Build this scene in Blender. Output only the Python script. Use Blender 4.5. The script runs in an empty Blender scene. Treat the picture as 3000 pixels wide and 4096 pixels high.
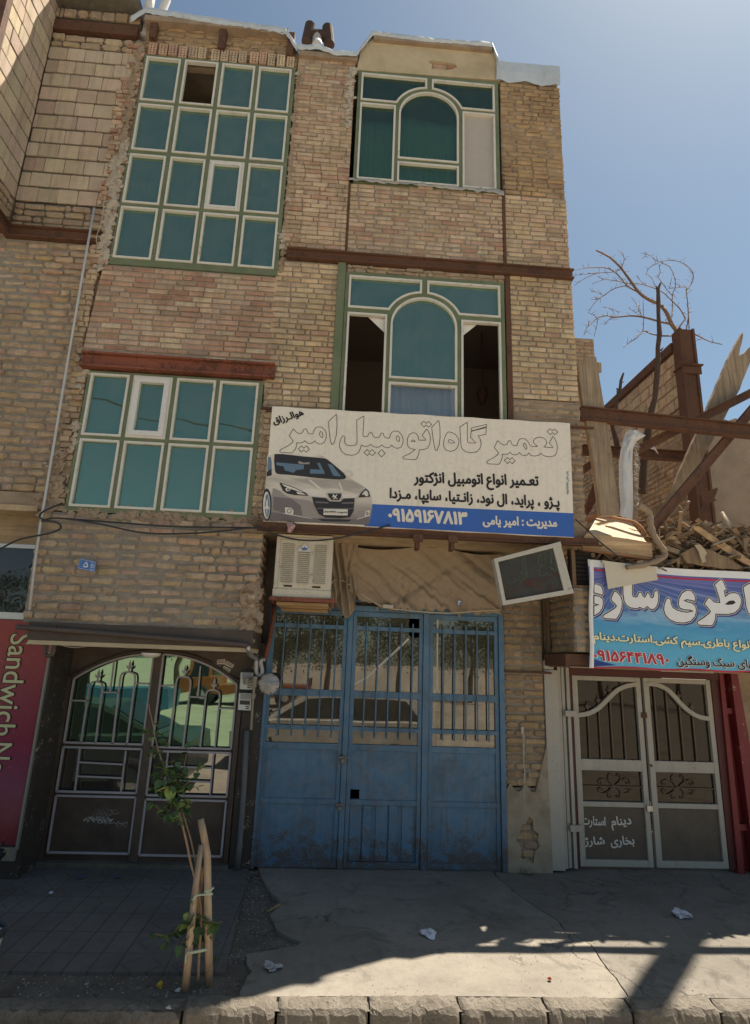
import bpy, bmesh, math, random
import numpy as np
from mathutils import Vector, Matrix
from mathutils.geometry import tessellate_polygon

scene = bpy.context.scene
col = scene.collection
R = math.radians

# ------------------------------------------------------------------ camera
CAM = Vector((0.0, 0.0, 2.05))
YAW, PITCH, ROLL = R(-3.332), R(14.383), R(-2.0985)
FPX = 2332.1
def _rot():
    cy, sy = math.cos(YAW), math.sin(YAW)
    cp, sp = math.cos(PITCH), math.sin(PITCH)
    cr, sr = math.cos(ROLL), math.sin(ROLL)
    Ry = Matrix(((cy, -sy, 0), (sy, cy, 0), (0, 0, 1)))
    Rp = Matrix(((1, 0, 0), (0, cp, -sp), (0, sp, cp)))
    Rr = Matrix(((cr, 0, sr), (0, 1, 0), (-sr, 0, cr)))
    return Ry @ Rp @ Rr          # columns: right, forward, up
CR = _rot()
cam_data = bpy.data.cameras.new("camera")
cam = bpy.data.objects.new("camera", cam_data)
col.objects.link(cam)
rgt, fwd, upv = CR.col[0], CR.col[1], CR.col[2]
m = Matrix.Identity(4)
for i in range(3):
    m[i][0], m[i][1], m[i][2], m[i][3] = rgt[i], upv[i], -fwd[i], CAM[i]
cam.matrix_world = m
cam_data.sensor_fit = 'VERTICAL'
cam_data.sensor_height = 36.0
cam_data.lens = 36.0 * FPX / 4096.0
cam_data.clip_start = 0.05
cam_data.clip_end = 3000
scene.camera = cam

# ------------------------------------------------------------------ light
SUN_AZ = math.atan2(0.876, 0.482)      # from +Y towards +X
SUN_EL = R(65.7)
world = bpy.data.worlds.new("World")
scene.world = world
world.use_nodes = True
wn = world.node_tree
bg = wn.nodes['Background']
sky = wn.nodes.new('ShaderNodeTexSky')
sky.sky_type = 'NISHITA'
sky.sun_disc = False
sky.sun_elevation = SUN_EL
sky.sun_rotation = SUN_AZ
sky.altitude = 1200
sky.air_density = 1.0
sky.dust_density = 2.2
sky.ozone_density = 1.5
sky_mul = wn.nodes.new('ShaderNodeMix'); sky_mul.data_type = 'RGBA'; sky_mul.blend_type = 'MULTIPLY'
sky_mul.inputs[0].default_value = 1.0; sky_mul.inputs[7].default_value = (0.96, 1.05, 0.97, 1)
wn.links.new(sky.outputs[0], sky_mul.inputs[6])
wn.links.new(sky_mul.outputs[2], bg.inputs[0])
bg.inputs[1].default_value = 0.058
sd = bpy.data.lights.new("sun", 'SUN')
sd.energy = 5.0
sd.angle = R(0.5)
sd.color = (1.0, 0.94, 0.85)
sun = bpy.data.objects.new("sun", sd)
col.objects.link(sun)
sdir = Vector((math.sin(SUN_AZ) * math.cos(SUN_EL), math.cos(SUN_AZ) * math.cos(SUN_EL), math.sin(SUN_EL)))
sun.rotation_euler = sdir.to_track_quat('Z', 'Y').to_euler()
sun.location = (10, 10, 30)
vs = scene.view_settings
vs.view_transform = 'Standard'
vs.look = 'None'
vs.gamma = 1.0
vs.exposure = 1.18
vs.use_white_balance = True
vs.white_balance_temperature = 6900
vs.white_balance_tint = 10

# ------------------------------------------------------------------ measuring: pixel of a photo crop -> point on a plane
VW = {0: (0, 0, 1), 1: (0, 0, 1.3767), 2: (1000, 0, 1.18), 3: (0, 1000, 1.3767), 4: (1000, 1000, 1.18),
      5: (2200, 900, 1.735), 6: (0, 2050, 1.5018), 7: (950, 2050, 1.4365), 8: (1900, 2050, 1.5018),
      9: (2250, 2000, 2.2027), 11: (0, 3300, 1.5018), 12: (1000, 3300, 1.5018), 13: (1900, 3300, 1.5018),
      21: (1080, 1620, 3.9333), 22: (1480, 1640, 3.9333), 23: (1880, 1660, 3.9333), 24: (1040, 1790, 3.4417),
      28: (2240, 2640, 2.1737), 29: (930, 2500, 5.013), 25: (2350, 2300, 2.5415), 26: (900, 2050, 3.008), 27: (500, 2900, 2.256)}
def ray(v, x, y):
    a = VW[v]
    x, y = a[0] + x / a[2], a[1] + y / a[2]
    return CR @ Vector(((x - 1500) / FPX, 1, -(y - 2048) / FPX))
def Q(v, x, y, Y):
    d = ray(v, x, y)
    return CAM + d * (Y / d.y)
def QZ(v, x, y, Z):
    d = ray(v, x, y)
    return CAM + d * ((Z - CAM.z) / d.z)

YF = 5.95        # upper facade plane
YD = 6.64        # ground-floor door plane

# ------------------------------------------------------------------ object helpers
rnd = random.Random(7)
def root_loc(o):
    v = Vector((0, 0, 0))
    while o is not None:
        v = v + o.location
        o = o.parent
    return v
def tag(o, label=None, cat=None, group=None, kind=None):
    if label: o['label'] = label
    if cat: o['category'] = cat
    if group: o['group'] = group
    if kind: o['kind'] = kind
    return o
def thing(name, label, cat, loc=(0, 0, 0), group=None):
    o = bpy.data.objects.new(name, None)
    o.empty_display_size = 0.1
    col.objects.link(o)
    o.location = loc
    return tag(o, label, cat, group)

class MB:
    def __init__(self):
        self.v, self.f, self.c, self.mi = [], [], [], []
    def add(self, vs, fs, color=None, mi=0):
        n = len(self.v)
        self.v.extend([tuple(p) for p in vs])
        for f in fs:
            self.f.append(tuple(i + n for i in f))
            self.c.append(color)
            self.mi.append(mi)
        return n
    def box(self, c, s, rot=None, color=None, mi=0):
        hx, hy, hz = s[0] / 2, s[1] / 2, s[2] / 2
        P = [Vector((x, y, z)) for x in (-hx, hx) for y in (-hy, hy) for z in (-hz, hz)]
        if rot is not None: P = [rot @ p for p in P]
        c = Vector(c)
        self.add([p + c for p in P], [(0, 1, 3, 2), (4, 6, 7, 5), (0, 4, 5, 1), (2, 3, 7, 6), (0, 2, 6, 4), (1, 5, 7, 3)], color, mi)
    def rect(self, x0, x1, z0, z1, y0, y1, mi=0, color=None):
        self.box(((x0 + x1) / 2, (y0 + y1) / 2, (z0 + z1) / 2), (abs(x1 - x0), abs(y1 - y0), abs(z1 - z0)), None, color, mi)
    def bar(self, a, b, w, h, up=(0, 0, 1), mi=0, color=None, w2=None, h2=None):
        a, b = Vector(a), Vector(b)
        d = (b - a).normalized()
        s = d.cross(Vector(up))
        if s.length < 1e-4: s = d.cross(Vector((1, 0, 0)))
        s.normalize(); u = s.cross(d).normalized()
        w2 = w if w2 is None else w2; h2 = h if h2 is None else h2
        P = []
        for p, ww, hh in ((a, w, h), (b, w2, h2)):
            for i, j in ((-1, -1), (1, -1), (1, 1), (-1, 1)):
                P.append(p + s * (i * ww / 2) + u * (j * hh / 2))
        self.add(P, [(3, 2, 1, 0), (4, 5, 6, 7), (0, 1, 5, 4), (1, 2, 6, 5), (2, 3, 7, 6), (3, 0, 4, 7)], color, mi)
    def tube(self, pts, r, n=8, caps=True, mi=0, color=None):
        pts = [Vector(p) for p in pts]
        k = len(pts)
        rr = r if isinstance(r, (list, tuple)) else [r] * k
        base = len(self.v)
        t0 = (pts[1] - pts[0]).normalized()
        u = t0.cross(Vector((0, 0, 1)))
        if u.length < 0.05: u = t0.cross(Vector((1, 0, 0)))
        u.normalize()
        V = []
        for i, p in enumerate(pts):
            if i == 0: t = pts[1] - pts[0]
            elif i == k - 1: t = pts[-1] - pts[-2]
            else: t = (pts[i + 1] - p).normalized() + (p - pts[i - 1]).normalized()
            if t.length < 1e-9: t = t0
            t = t.normalized()
            u = (u - t * u.dot(t))
            if u.length < 1e-6: u = t.orthogonal()
            u.normalize()
            w = t.cross(u)
            for j in range(n):
                a = 2 * math.pi * j / n
                V.append(p + (u * math.cos(a) + w * math.sin(a)) * rr[i])
        F = []
        for i in range(k - 1):
            for j in range(n):
                F.append((i * n + j, i * n + (j + 1) % n, (i + 1) * n + (j + 1) % n, (i + 1) * n + j))
        if caps:
            F.append(tuple(reversed(range(n))))
            F.append(tuple(range((k - 1) * n, k * n)))
        self.add(V, F, color, mi)
    def poly(self, pts, nrm=None, th=0.0, mi=0, color=None, holes=()):
        """flat polygon with holes; th > 0 gives it thickness along nrm"""
        loops = [[Vector(p) for p in pts]] + [[Vector(p) for p in h] for h in holes]
        tri = tessellate_polygon(loops)
        flat = [p for l in loops for p in l]
        # orient along nrm
        if nrm is not None:
            nrm = Vector(nrm)
            fixed = []
            for t in tri:
                a, b, c = (flat[i] for i in t)
                fixed.append(t if (b - a).cross(c - a).dot(nrm) > 0 else (t[0], t[2], t[1]))
            tri = fixed
        if th <= 0:
            self.add(flat, tri, color, mi); return
        n = len(flat)
        V = flat + [p - nrm * th for p in flat]
        F = list(tri) + [(t[0] + n, t[2] + n, t[1] + n) for t in tri]
        o = 0
        for l in loops:
            k = len(l)
            for i in range(k):
                a, b = o + i, o + (i + 1) % k
                F.append((a, b, b + n, a + n))
            o += k
        self.add(V, F, color, mi)
    def lathe(self, c, prof, n=24, axis='z', mi=0, color=None):
        """prof: list of (radius, height)"""
        V, F = [], []
        c = Vector(c)
        for r, h in prof:
            for j in range(n):
                a = 2 * math.pi * j / n
                x, y = r * math.cos(a), r * math.sin(a)
                p = {'z': (x, y, h), 'y': (x, h, y), 'x': (h, x, y)}[axis]
                V.append(c + Vector(p))
        for i in range(len(prof) - 1):
            for j in range(n):
                F.append((i * n + j, i * n + (j + 1) % n, (i + 1) * n + (j + 1) % n, (i + 1) * n + j))
        self.add(V, F, color, mi)
    def build(self, name, mats, parent=None, smooth=False, bevel=0.0, label=None):
        me = bpy.data.meshes.new(name)
        off = root_loc(parent)
        V = [(p[0] - off.x, p[1] - off.y, p[2] - off.z) for p in self.v]
        me.from_pydata(V, [], self.f)
        if not isinstance(mats, (list, tuple)): mats = [mats]
        for mm in mats: me.materials.append(mm)
        if any(self.mi): me.polygons.foreach_set('material_index', self.mi)
        if any(c is not None for c in self.c):
            at = me.attributes.new('col', 'FLOAT_COLOR', 'FACE')
            buf = []
            for c in self.c:
                buf.extend((c[0], c[1], c[2], 1.0) if c is not None else (0.3, 0.25, 0.2, 1.0))
            at.data.foreach_set('color', buf)
        if smooth: me.polygons.foreach_set('use_smooth', [True] * len(me.polygons))
        me.update()
        bm = bmesh.new(); bm.from_mesh(me)
        bmesh.ops.recalc_face_normals(bm, faces=bm.faces)
        bm.to_mesh(me); bm.free()
        o = bpy.data.objects.new(name, me)
        col.objects.link(o)
        o.parent = parent
        if bevel > 0:
            md = o.modifiers.new('bevel', 'BEVEL'); md.width = bevel; md.segments = 2; md.limit_method = 'ANGLE'; md.angle_limit = R(50)
        if label: o['label'] = label
        return o

# ------------------------------------------------------------------ materials
def nd(nt, t, **kw):
    n = nt.nodes.new(t)
    for k, v in kw.items():
        if k == 'ins':
            for a, b in v.items(): n.inputs[a].default_value = b
        else: setattr(n, k, v)
    return n
def base_mat(name, rough=0.7, metal=0.0, spec=0.5):
    m = bpy.data.materials.new(name); m.use_nodes = True
    nt = m.node_tree
    p = nt.nodes['Principled BSDF']
    p.inputs['Roughness'].default_value = rough
    p.inputs['Metallic'].default_value = metal
    p.inputs['Specular IOR Level'].default_value = spec
    return m, nt, p
def coords(nt):
    g = nd(nt, 'ShaderNodeNewGeometry')
    return g.outputs['Position']
def noise(nt, vec, scale, detail=6, rough=0.6, dist=0.0):
    n = nd(nt, 'ShaderNodeTexNoise', ins={'Scale': scale, 'Detail': detail, 'Roughness': rough, 'Distortion': dist})
    nt.links.new(vec, n.inputs['Vector'])
    return n.outputs['Fac']
def ramp(nt, fac, stops, interp='LINEAR'):
    r = nd(nt, 'ShaderNodeValToRGB')
    r.color_ramp.interpolation = interp
    e = r.color_ramp.elements
    while len(e) < len(stops): e.new(0.5)
    for i, (p, c) in enumerate(stops):
        e[i].position = p
        e[i].color = (c[0], c[1], c[2], 1) if isinstance(c, (tuple, list)) else (c, c, c, 1)
    nt.links.new(fac, r.inputs[0])
    return r.outputs[0]
def mix(nt, fac, a, b, blend='MIX'):
    n = nd(nt, 'ShaderNodeMix', data_type='RGBA', blend_type=blend)
    for s, v in ((0, fac), (6, a), (7, b)):
        if hasattr(v, 'is_output') or isinstance(v, bpy.types.NodeSocket): nt.links.new(v, n.inputs[s])
        elif s == 0: n.inputs[s].default_value = v
        else: n.inputs[s].default_value = (v[0], v[1], v[2], 1)
    return n.outputs[2]
def math_(nt, op, a, b=None, c=None):
    n = nd(nt, 'ShaderNodeMath', operation=op)
    for i, v in enumerate((a, b, c)):
        if v is None: continue
        if isinstance(v, bpy.types.NodeSocket): nt.links.new(v, n.inputs[i])
        else: n.inputs[i].default_value = v
    return n.outputs[0]
def bump(nt, p, h, strength=0.3, dist=0.01):
    b = nd(nt, 'ShaderNodeBump', ins={'Strength': strength, 'Distance': dist})
    nt.links.new(h, b.inputs['Height'])
    nt.links.new(b.outputs[0], p.inputs['Normal'])
def scaled(nt, vec, s):
    n = nd(nt, 'ShaderNodeVectorMath', operation='MULTIPLY')
    nt.links.new(vec, n.inputs[0]); n.inputs[1].default_value = s
    return n.outputs[0]

def M_brick(name, tint=(1, 1, 1), dirt=0.35, dirtcol=(0.16, 0.12, 0.085)):
    m, nt, p = base_mat(name, 0.92, spec=0.2)
    pos = coords(nt)
    at = nd(nt, 'ShaderNodeAttribute', attribute_name='col')
    n1 = noise(nt, pos, 9, 6, 0.65)
    n2 = noise(nt, pos, 70, 5, 0.7)
    n3 = noise(nt, pos, 1.3, 5, 0.6)
    n4 = noise(nt, pos, 260, 2, 0.5)
    c = mix(nt, 1.0, at.outputs['Color'], tint, 'MULTIPLY')
    c = mix(nt, math_(nt, 'MULTIPLY', ramp(nt, n2, [(0.42, 0.0), (0.72, 1.0)]), 0.45), c, dirtcol)
    c = mix(nt, math_(nt, 'MULTIPLY', ramp(nt, n1, [(0.48, 0.0), (0.68, 1.0)]), dirt), c, dirtcol)
    c = mix(nt, math_(nt, 'MULTIPLY', ramp(nt, n3, [(0.45, 0.0), (0.7, 1.0)]), dirt * 0.8), c, dirtcol)
    c = mix(nt, math_(nt, 'MULTIPLY', ramp(nt, n1, [(0.30, 1.0), (0.45, 0.0)]), 0.35), c, (0.55, 0.45, 0.32))
    n5 = noise(nt, scaled(nt, pos, (9, 9, .7)), 1.3, 5, .65)
    c = mix(nt, math_(nt, 'MULTIPLY', ramp(nt, n5, [(0.5, 0.0), (0.72, 1.0)]), .38), c, (0.12, 0.095, 0.07))
    nt.links.new(c, p.inputs['Base Color'])
    h = math_(nt, 'ADD', n2, math_(nt, 'MULTIPLY', n4, 0.6))
    bump(nt, p, h, 0.5, 0.006)
    return m
def M_mortar(name, c0=(0.23, 0.195, 0.155), c1=(0.37, 0.32, 0.255)):
    m, nt, p = base_mat(name, 0.95, spec=0.1)
    pos = coords(nt)
    n1 = noise(nt, pos, 12, 7, 0.7)
    n2 = noise(nt, pos, 110, 4, 0.7)
    n3 = noise(nt, pos, 2.0, 4, 0.6)
    c = mix(nt, ramp(nt, n1, [(0.3, 0.0), (0.7, 1.0)]), c0, c1)
    c = mix(nt, math_(nt, 'MULTIPLY', ramp(nt, n3, [(0.5, 0.0), (0.7, 1.0)]), 0.5), c, (c0[0] * .6, c0[1] * .6, c0[2] * .6))
    c = mix(nt, math_(nt, 'MULTIPLY', n2, 0.3), c, (c1[0] * 1.2, c1[1] * 1.2, c1[2] * 1.2))
    nt.links.new(c, p.inputs['Base Color'])
    bump(nt, p, math_(nt, 'ADD', math_(nt, 'MULTIPLY', n1, 2.0), n2), 0.8, 0.012)
    return m
def M_paint(name, c, rust=0.3, rustcol=(0.10, 0.045, 0.02), rough=0.5, scale=6.0, thr=0.6, var=0.25, metal=0.0, streak=0.0, spec=0.4, dust=0.0, low_rust=None, dent=0.0):
    """painted metal or wood with chips, rust and run-down streaks"""
    m, nt, p = base_mat(name, rough, metal, spec)
    pos = coords(nt)
    n1 = noise(nt, pos, scale, 8, 0.7)
    n2 = noise(nt, pos, scale * 8, 6, 0.7)
    n3 = noise(nt, pos, scale * 0.35, 4, 0.6)
    n5 = noise(nt, scaled(nt, pos, (14, 14, 0.8)), 1.6, 5, 0.65)
    cc = mix(nt, n3, (c[0] * (1 - var), c[1] * (1 - var), c[2] * (1 - var)), (min(1, c[0] * (1 + var)), min(1, c[1] * (1 + var)), min(1, c[2] * (1 + var))))
    cc = mix(nt, math_(nt, 'MULTIPLY', ramp(nt, n2, [(0.45, 0.0), (0.8, 1.0)]), 0.25), cc, (c[0] * .45, c[1] * .45, c[2] * .45))
    if streak > 0:
        cc = mix(nt, math_(nt, 'MULTIPLY', ramp(nt, n5, [(0.5, 0.0), (0.75, 1.0)]), streak), cc, (c[0] * .35 + .04, c[1] * .35 + .03, c[2] * .35 + .02))
    if dust > 0:
        cc = mix(nt, math_(nt, 'MULTIPLY', ramp(nt, n1, [(0.35, 0.0), (0.65, 1.0)]), dust), cc, (0.36, 0.30, 0.22))
    s = math_(nt, 'ADD', math_(nt, 'MULTIPLY', n1, 0.65), math_(nt, 'MULTIPLY', n2, 0.35))
    rf = ramp(nt, s, [(thr, 0.0), (thr + 0.05, 1.0)])
    rf = math_(nt, 'MULTIPLY', rf, rust)
    if low_rust is not None:
        sep = nd(nt, 'ShaderNodeSeparateXYZ'); nt.links.new(pos, sep.inputs[0])
        lo = nd(nt, 'ShaderNodeMapRange', ins={'From Min': low_rust[0], 'From Max': low_rust[1], 'To Min': 0.20, 'To Max': 0.0})
        nt.links.new(sep.outputs['Z'], lo.inputs['Value'])
        s2 = math_(nt, 'ADD', s, lo.outputs[0])
        rf2 = math_(nt, 'MULTIPLY', ramp(nt, s2, [(thr, 0.0), (thr + 0.07, 1.0)]), 0.8)
        rf = math_(nt, 'MAXIMUM', rf, rf2)
    cc = mix(nt, rf, cc, rustcol)
    nt.links.new(cc, p.inputs['Base Color'])
    nt.links.new(math_(nt, 'ADD', math_(nt, 'MULTIPLY', n2, 0.25), rough - 0.1), p.inputs['Roughness'])
    hh = math_(nt, 'ADD', n2, math_(nt, 'MULTIPLY', rf, -0.6))
    if dent:
        hh = math_(nt, 'ADD', hh, math_(nt, 'MULTIPLY', noise(nt, pos, 2.6, 2, .5), dent))
        cc2 = mix(nt, math_(nt, 'MULTIPLY', ramp(nt, noise(nt, pos, 1.9, 7, .72, .6), [(.52, 0.0), (.70, 1.0)]), .6), cc, (.06, .065, .065))
        cc2 = mix(nt, math_(nt, 'MULTIPLY', ramp(nt, noise(nt, scaled(nt, pos, (3, 3, 40)), 1.2, 6, .7, 1.5), [(.66, 0.0), (.70, 1.0)]), .35), cc2, (.20, .25, .30))
        nt.links.new(cc2, p.inputs['Base Color'])
    bump(nt, p, hh, 0.25, 0.004)
    return m
def M_plain(name, c, rough=0.7, metal=0.0, var=0.15, scale=10.0, b=0.2, spec=0.4):
    m, nt, p = base_mat(name, rough, metal, spec)
    pos = coords(nt)
    n1 = noise(nt, pos, scale, 6, 0.65)
    cc = mix(nt, n1, tuple(x * (1 - var * 1.6) for x in c), tuple(min(1, x * (1 + var * 1.6)) for x in c))
    nt.links.new(cc, p.inputs['Base Color'])
    bump(nt, p, noise(nt, pos, scale * 7, 4, 0.6), b, 0.004)
    return m
def M_wood(name, c, rough=0.75, axis=2):
    m, nt, p = base_mat(name, rough, spec=0.25)
    tc = nd(nt, 'ShaderNodeTexCoord')
    v = tc.outputs['Object']
    s = [26, 26, 26]; s[axis] = 1.6
    g = noise(nt, scaled(nt, v, s), 1.0, 6, 0.65, 0.6)
    d = noise(nt, v, 4, 5, 0.6)
    cc = mix(nt, ramp(nt, g, [(0.3, 0.0), (0.7, 1.0)]), tuple(x * 0.6 for x in c), tuple(min(1, x * 1.25) for x in c))
    cc = mix(nt, math_(nt, 'MULTIPLY', ramp(nt, d, [(0.45, 0.0), (0.7, 1.0)]), 0.5), cc, tuple(x * 0.5 for x in c))
    nt.links.new(cc, p.inputs['Base Color'])
    bump(nt, p, g, 0.4, 0.006)
    return m
def M_plaster(name, c, c2, scale=3.0, stain=0.5, b=0.5):
    m, nt, p = base_mat(name, 0.9, spec=0.15)
    pos = coords(nt)
    n1 = noise(nt, pos, scale, 8, 0.7)
    n2 = noise(nt, pos, scale * 14, 6, 0.7)
    n3 = noise(nt, pos, scale * 0.6, 5, 0.6)
    cc = mix(nt, math_(nt, 'MULTIPLY', ramp(nt, n1, [(0.42, 0.0), (0.66, 1.0)]), stain), c, c2)
    cc = mix(nt, math_(nt, 'MULTIPLY', ramp(nt, n3, [(0.5, 0.0), (0.7, 1.0)]), stain * .7), cc, tuple(x * .55 for x in c2))
    cc = mix(nt, math_(nt, 'MULTIPLY', n2, 0.3), cc, tuple(x * .7 for x in c))
    nt.links.new(cc, p.inputs['Base Color'])
    bump(nt, p, math_(nt, 'ADD', n1, n2), b, 0.01)
    return m
def M_glass(name, refl, refl_fac, trans, rough=0.015, dirt=0.0, wav=0.02, dcol=(0.3, 0.27, 0.22)):
    """tinted window glass: mirror-like film over see-through tint, with dust"""
    m = bpy.data.materials.new(name); m.use_nodes = True
    nt = m.node_tree; nt.nodes.clear()
    out = nd(nt, 'ShaderNodeOutputMaterial')
    gl = nd(nt, 'ShaderNodeBsdfGlossy', ins={'Color': (*refl, 1), 'Roughness': rough})
    tr = nd(nt, 'ShaderNodeBsdfTransparent', ins={'Color': (*trans, 1)})
    mx = nd(nt, 'ShaderNodeMixShader')
    pos = coords(nt)
    b = nd(nt, 'ShaderNodeBump', ins={'Strength': wav, 'Distance': 0.05})
    nt.links.new(noise(nt, pos, 2.2, 1, 0.4), b.inputs['Height'])
    nt.links.new(b.outputs[0], gl.inputs['Normal'])
    lw = nd(nt, 'ShaderNodeLayerWeight', ins={'Blend': 0.25})
    f = math_(nt, 'ADD', math_(nt, 'MULTIPLY', lw.outputs['Fresnel'], 1 - refl_fac), refl_fac)
    nt.links.new(f, mx.inputs[0])
    nt.links.new(tr.outputs[0], mx.inputs[1]); nt.links.new(gl.outputs[0], mx.inputs[2])
    last = mx.outputs[0]
    if dirt > 0:
        df = nd(nt, 'ShaderNodeBsdfDiffuse', ins={'Color': (*dcol, 1)})
        m2 = nd(nt, 'ShaderNodeMixShader')
        n1 = noise(nt, pos, 5, 7, 0.7)
        n2 = noise(nt, scaled(nt, pos, (20, 20, 1.2)), 1.5, 5, 0.6)
        d = math_(nt, 'MULTIPLY', math_(nt, 'ADD', ramp(nt, n1, [(0.3, 0.25), (0.75, 1.0)]), math_(nt, 'MULTIPLY', n2, 0.5)), dirt)
        nt.links.new(d, m2.inputs[0]); nt.links.new(last, m2.inputs[1]); nt.links.new(df.outputs[0], m2.inputs[2])
        last = m2.outputs[0]
    nt.links.new(last, out.inputs[0])
    return m

MT = {}
MT['brick'] = M_brick('fired brick', (1.045, .995, .99))
MT['brick_rough'] = M_brick('rough handmade brick', (1.04, .99, .975), dirt=0.45)
MT['block'] = M_brick('hollow clay block', dirt=0.2, dirtcol=(0.30, 0.22, 0.14))
MT['mortar'] = M_mortar('sand mortar')
MT['mortar_grey'] = M_mortar('grey cement mortar', (0.18, 0.155, 0.125), (0.33, 0.285, 0.23))
MT['mortar_dark'] = M_mortar('dark cement joint', (0.09, 0.085, 0.07), (0.17, 0.15, 0.12))
MT['rust'] = M_paint('rusty steel', (0.11, 0.05, 0.028), rust=0.7, rustcol=(0.055, 0.03, 0.02), rough=0.8, thr=0.52, var=0.35, scale=5)
MT['rust_red'] = M_paint('red lead painted steel', (0.22, 0.07, 0.04), rust=0.7, rustcol=(0.07, 0.03, 0.018), rough=0.75, thr=0.5, var=0.3, scale=4)
MT['green'] = M_paint('olive green frame paint', (0.11, 0.145, 0.07), rust=0.75, rustcol=(0.10, 0.05, 0.025), thr=0.60, var=0.3, scale=5, dust=0.25)
MT['white_bead'] = M_paint('white bead paint', (0.62, 0.59, 0.52), rust=0.8, rustcol=(0.22, 0.13, 0.07), thr=0.6, var=0.12, scale=9, dust=0.2)
MT['plaster'] = M_plaster('cracked lime plaster', (0.52, 0.43, 0.29), (0.33, 0.25, 0.16))
MT['soffit'] = M_plaster('soffit plaster', (0.50, 0.38, 0.24), (0.28, 0.19, 0.11), 4.0, 0.6)
MT['gypsum'] = M_plaster('white gypsum blobs', (0.50, 0.44, 0.36), (0.36, 0.29, 0.22), 9.0, 0.6, 0.9)
MT['mud'] = M_plaster('mud plaster', (0.36, 0.27, 0.19), (0.22, 0.16, 0.11), 5.0, 0.6, 0.8)
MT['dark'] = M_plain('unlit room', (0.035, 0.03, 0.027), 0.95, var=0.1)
MT['room'] = M_plain('interior wall', (0.26, 0.20, 0.16), 0.9, var=0.1)
# ------------------------------------------------------------------ brickwork
from mathutils import noise as mnoise
PAL = {
 'pink':  [((.50,.38,.26),4),((.54,.42,.30),4),((.50,.34,.24),2.5),((.45,.28,.20),1.2),((.56,.45,.32),3),((.42,.33,.24),1)],
 'red':   [((.47,.30,.21),4),((.50,.35,.25),4),((.55,.41,.30),4),((.42,.23,.16),1.4),((.55,.44,.31),2.5),((.38,.28,.21),1)],
 'yellow':[((.57,.44,.27),4),((.54,.41,.26),4),((.59,.48,.32),4),((.50,.37,.23),3),((.52,.35,.24),1.2),((.46,.36,.24),1.5)],
 'mixed': [((.56,.43,.28),4),((.54,.39,.27),3),((.58,.46,.31),4),((.50,.33,.23),1.5),((.48,.38,.26),2)],
 'tan':   [((.43,.335,.235),4),((.45,.35,.24),4),((.39,.30,.21),3),((.47,.35,.205),1.6),((.44,.30,.215),1.2)],
 'brown': [((.37,.27,.16),4),((.34,.24,.145),4),((.40,.28,.16),3),((.31,.22,.14),2)],
 'block': [((.53,.44,.33),5),((.51,.42,.31),4),((.50,.39,.30),3),((.47,.35,.28),1.2),((.44,.36,.27),1)],
 'greyt': [((.33,.27,.20),4),((.36,.29,.21),4),((.38,.28,.18),2)],
}
def pick(pal, r):
    L = PAL[pal]; t = r.random() * sum(w for _, w in L)
    for c, w in L:
        t -= w
        if t <= 0: break
    k = r.uniform(0.86, 1.12)
    return (c[0] * k, c[1] * k * r.uniform(.97, 1.03), c[2] * k * r.uniform(.94, 1.05))
def spans(poly, holes, v):
    xs = []
    n = len(poly)
    for i in range(n):
        (x0, y0), (x1, y1) = poly[i], poly[(i + 1) % n]
        if (y0 <= v < y1) or (y1 <= v < y0):
            xs.append(x0 + (x1 - x0) * (v - y0) / (y1 - y0))
    xs.sort()
    iv = [(xs[i], xs[i + 1]) for i in range(0, len(xs) - 1, 2)]
    for (a, b, c, d) in holes:
        if c < v < d:
            out = []
            for s, e in iv:
                if b <= s or a >= e: out.append((s, e)); continue
                if a > s: out.append((s, a))
                if b < e: out.append((b, e))
            iv = out
    return iv
def one_brick(mb, F, u0, u1, v0, v1, colr, bev, rec, jit, bulge, dn, r, soft=0.35):
    w, h = u1 - u0, v1 - v0
    cr = min(w, h) * soft * (0.4 + 1.4 * r.random() ** 2)
    cr = min(cr, w * .3, h * .42)
    def ring(ins, n, j):
        a, b, c, d = u0 + ins, u1 - ins, v0 + ins, v1 - ins
        q = max(cr - ins, 0.001)
        P = [(a + q, c), ((a + b) / 2, c), (b - q, c), (b, c + q), (b, (c + d) / 2), (b, d - q),
             (b - q, d), ((a + b) / 2, d), (a + q, d), (a, d - q), (a, (c + d) / 2), (a, c + q)]
        return [F(x + r.uniform(-j, j), y + r.uniform(-j, j), n + r.uniform(-j, j) * .5) for x, y in P]
    V = ring(0, -rec - .004, jit) + ring(0, dn - bev, jit) + ring(bev * 1.1, dn, jit)
    V.append(F((u0 + u1) / 2 + r.uniform(-.2, .2) * w, (v0 + v1) / 2, dn + bulge * r.random()))
    fs = []
    for k in (0, 12):
        for i in range(12):
            j = (i + 1) % 12
            fs.append((k + i, k + j, k + 12 + j, k + 12 + i))
    for i in range(12): fs.append((24 + i, 24 + (i + 1) % 12, 36))
    mb.add(V, fs, colr, 0)
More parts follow.
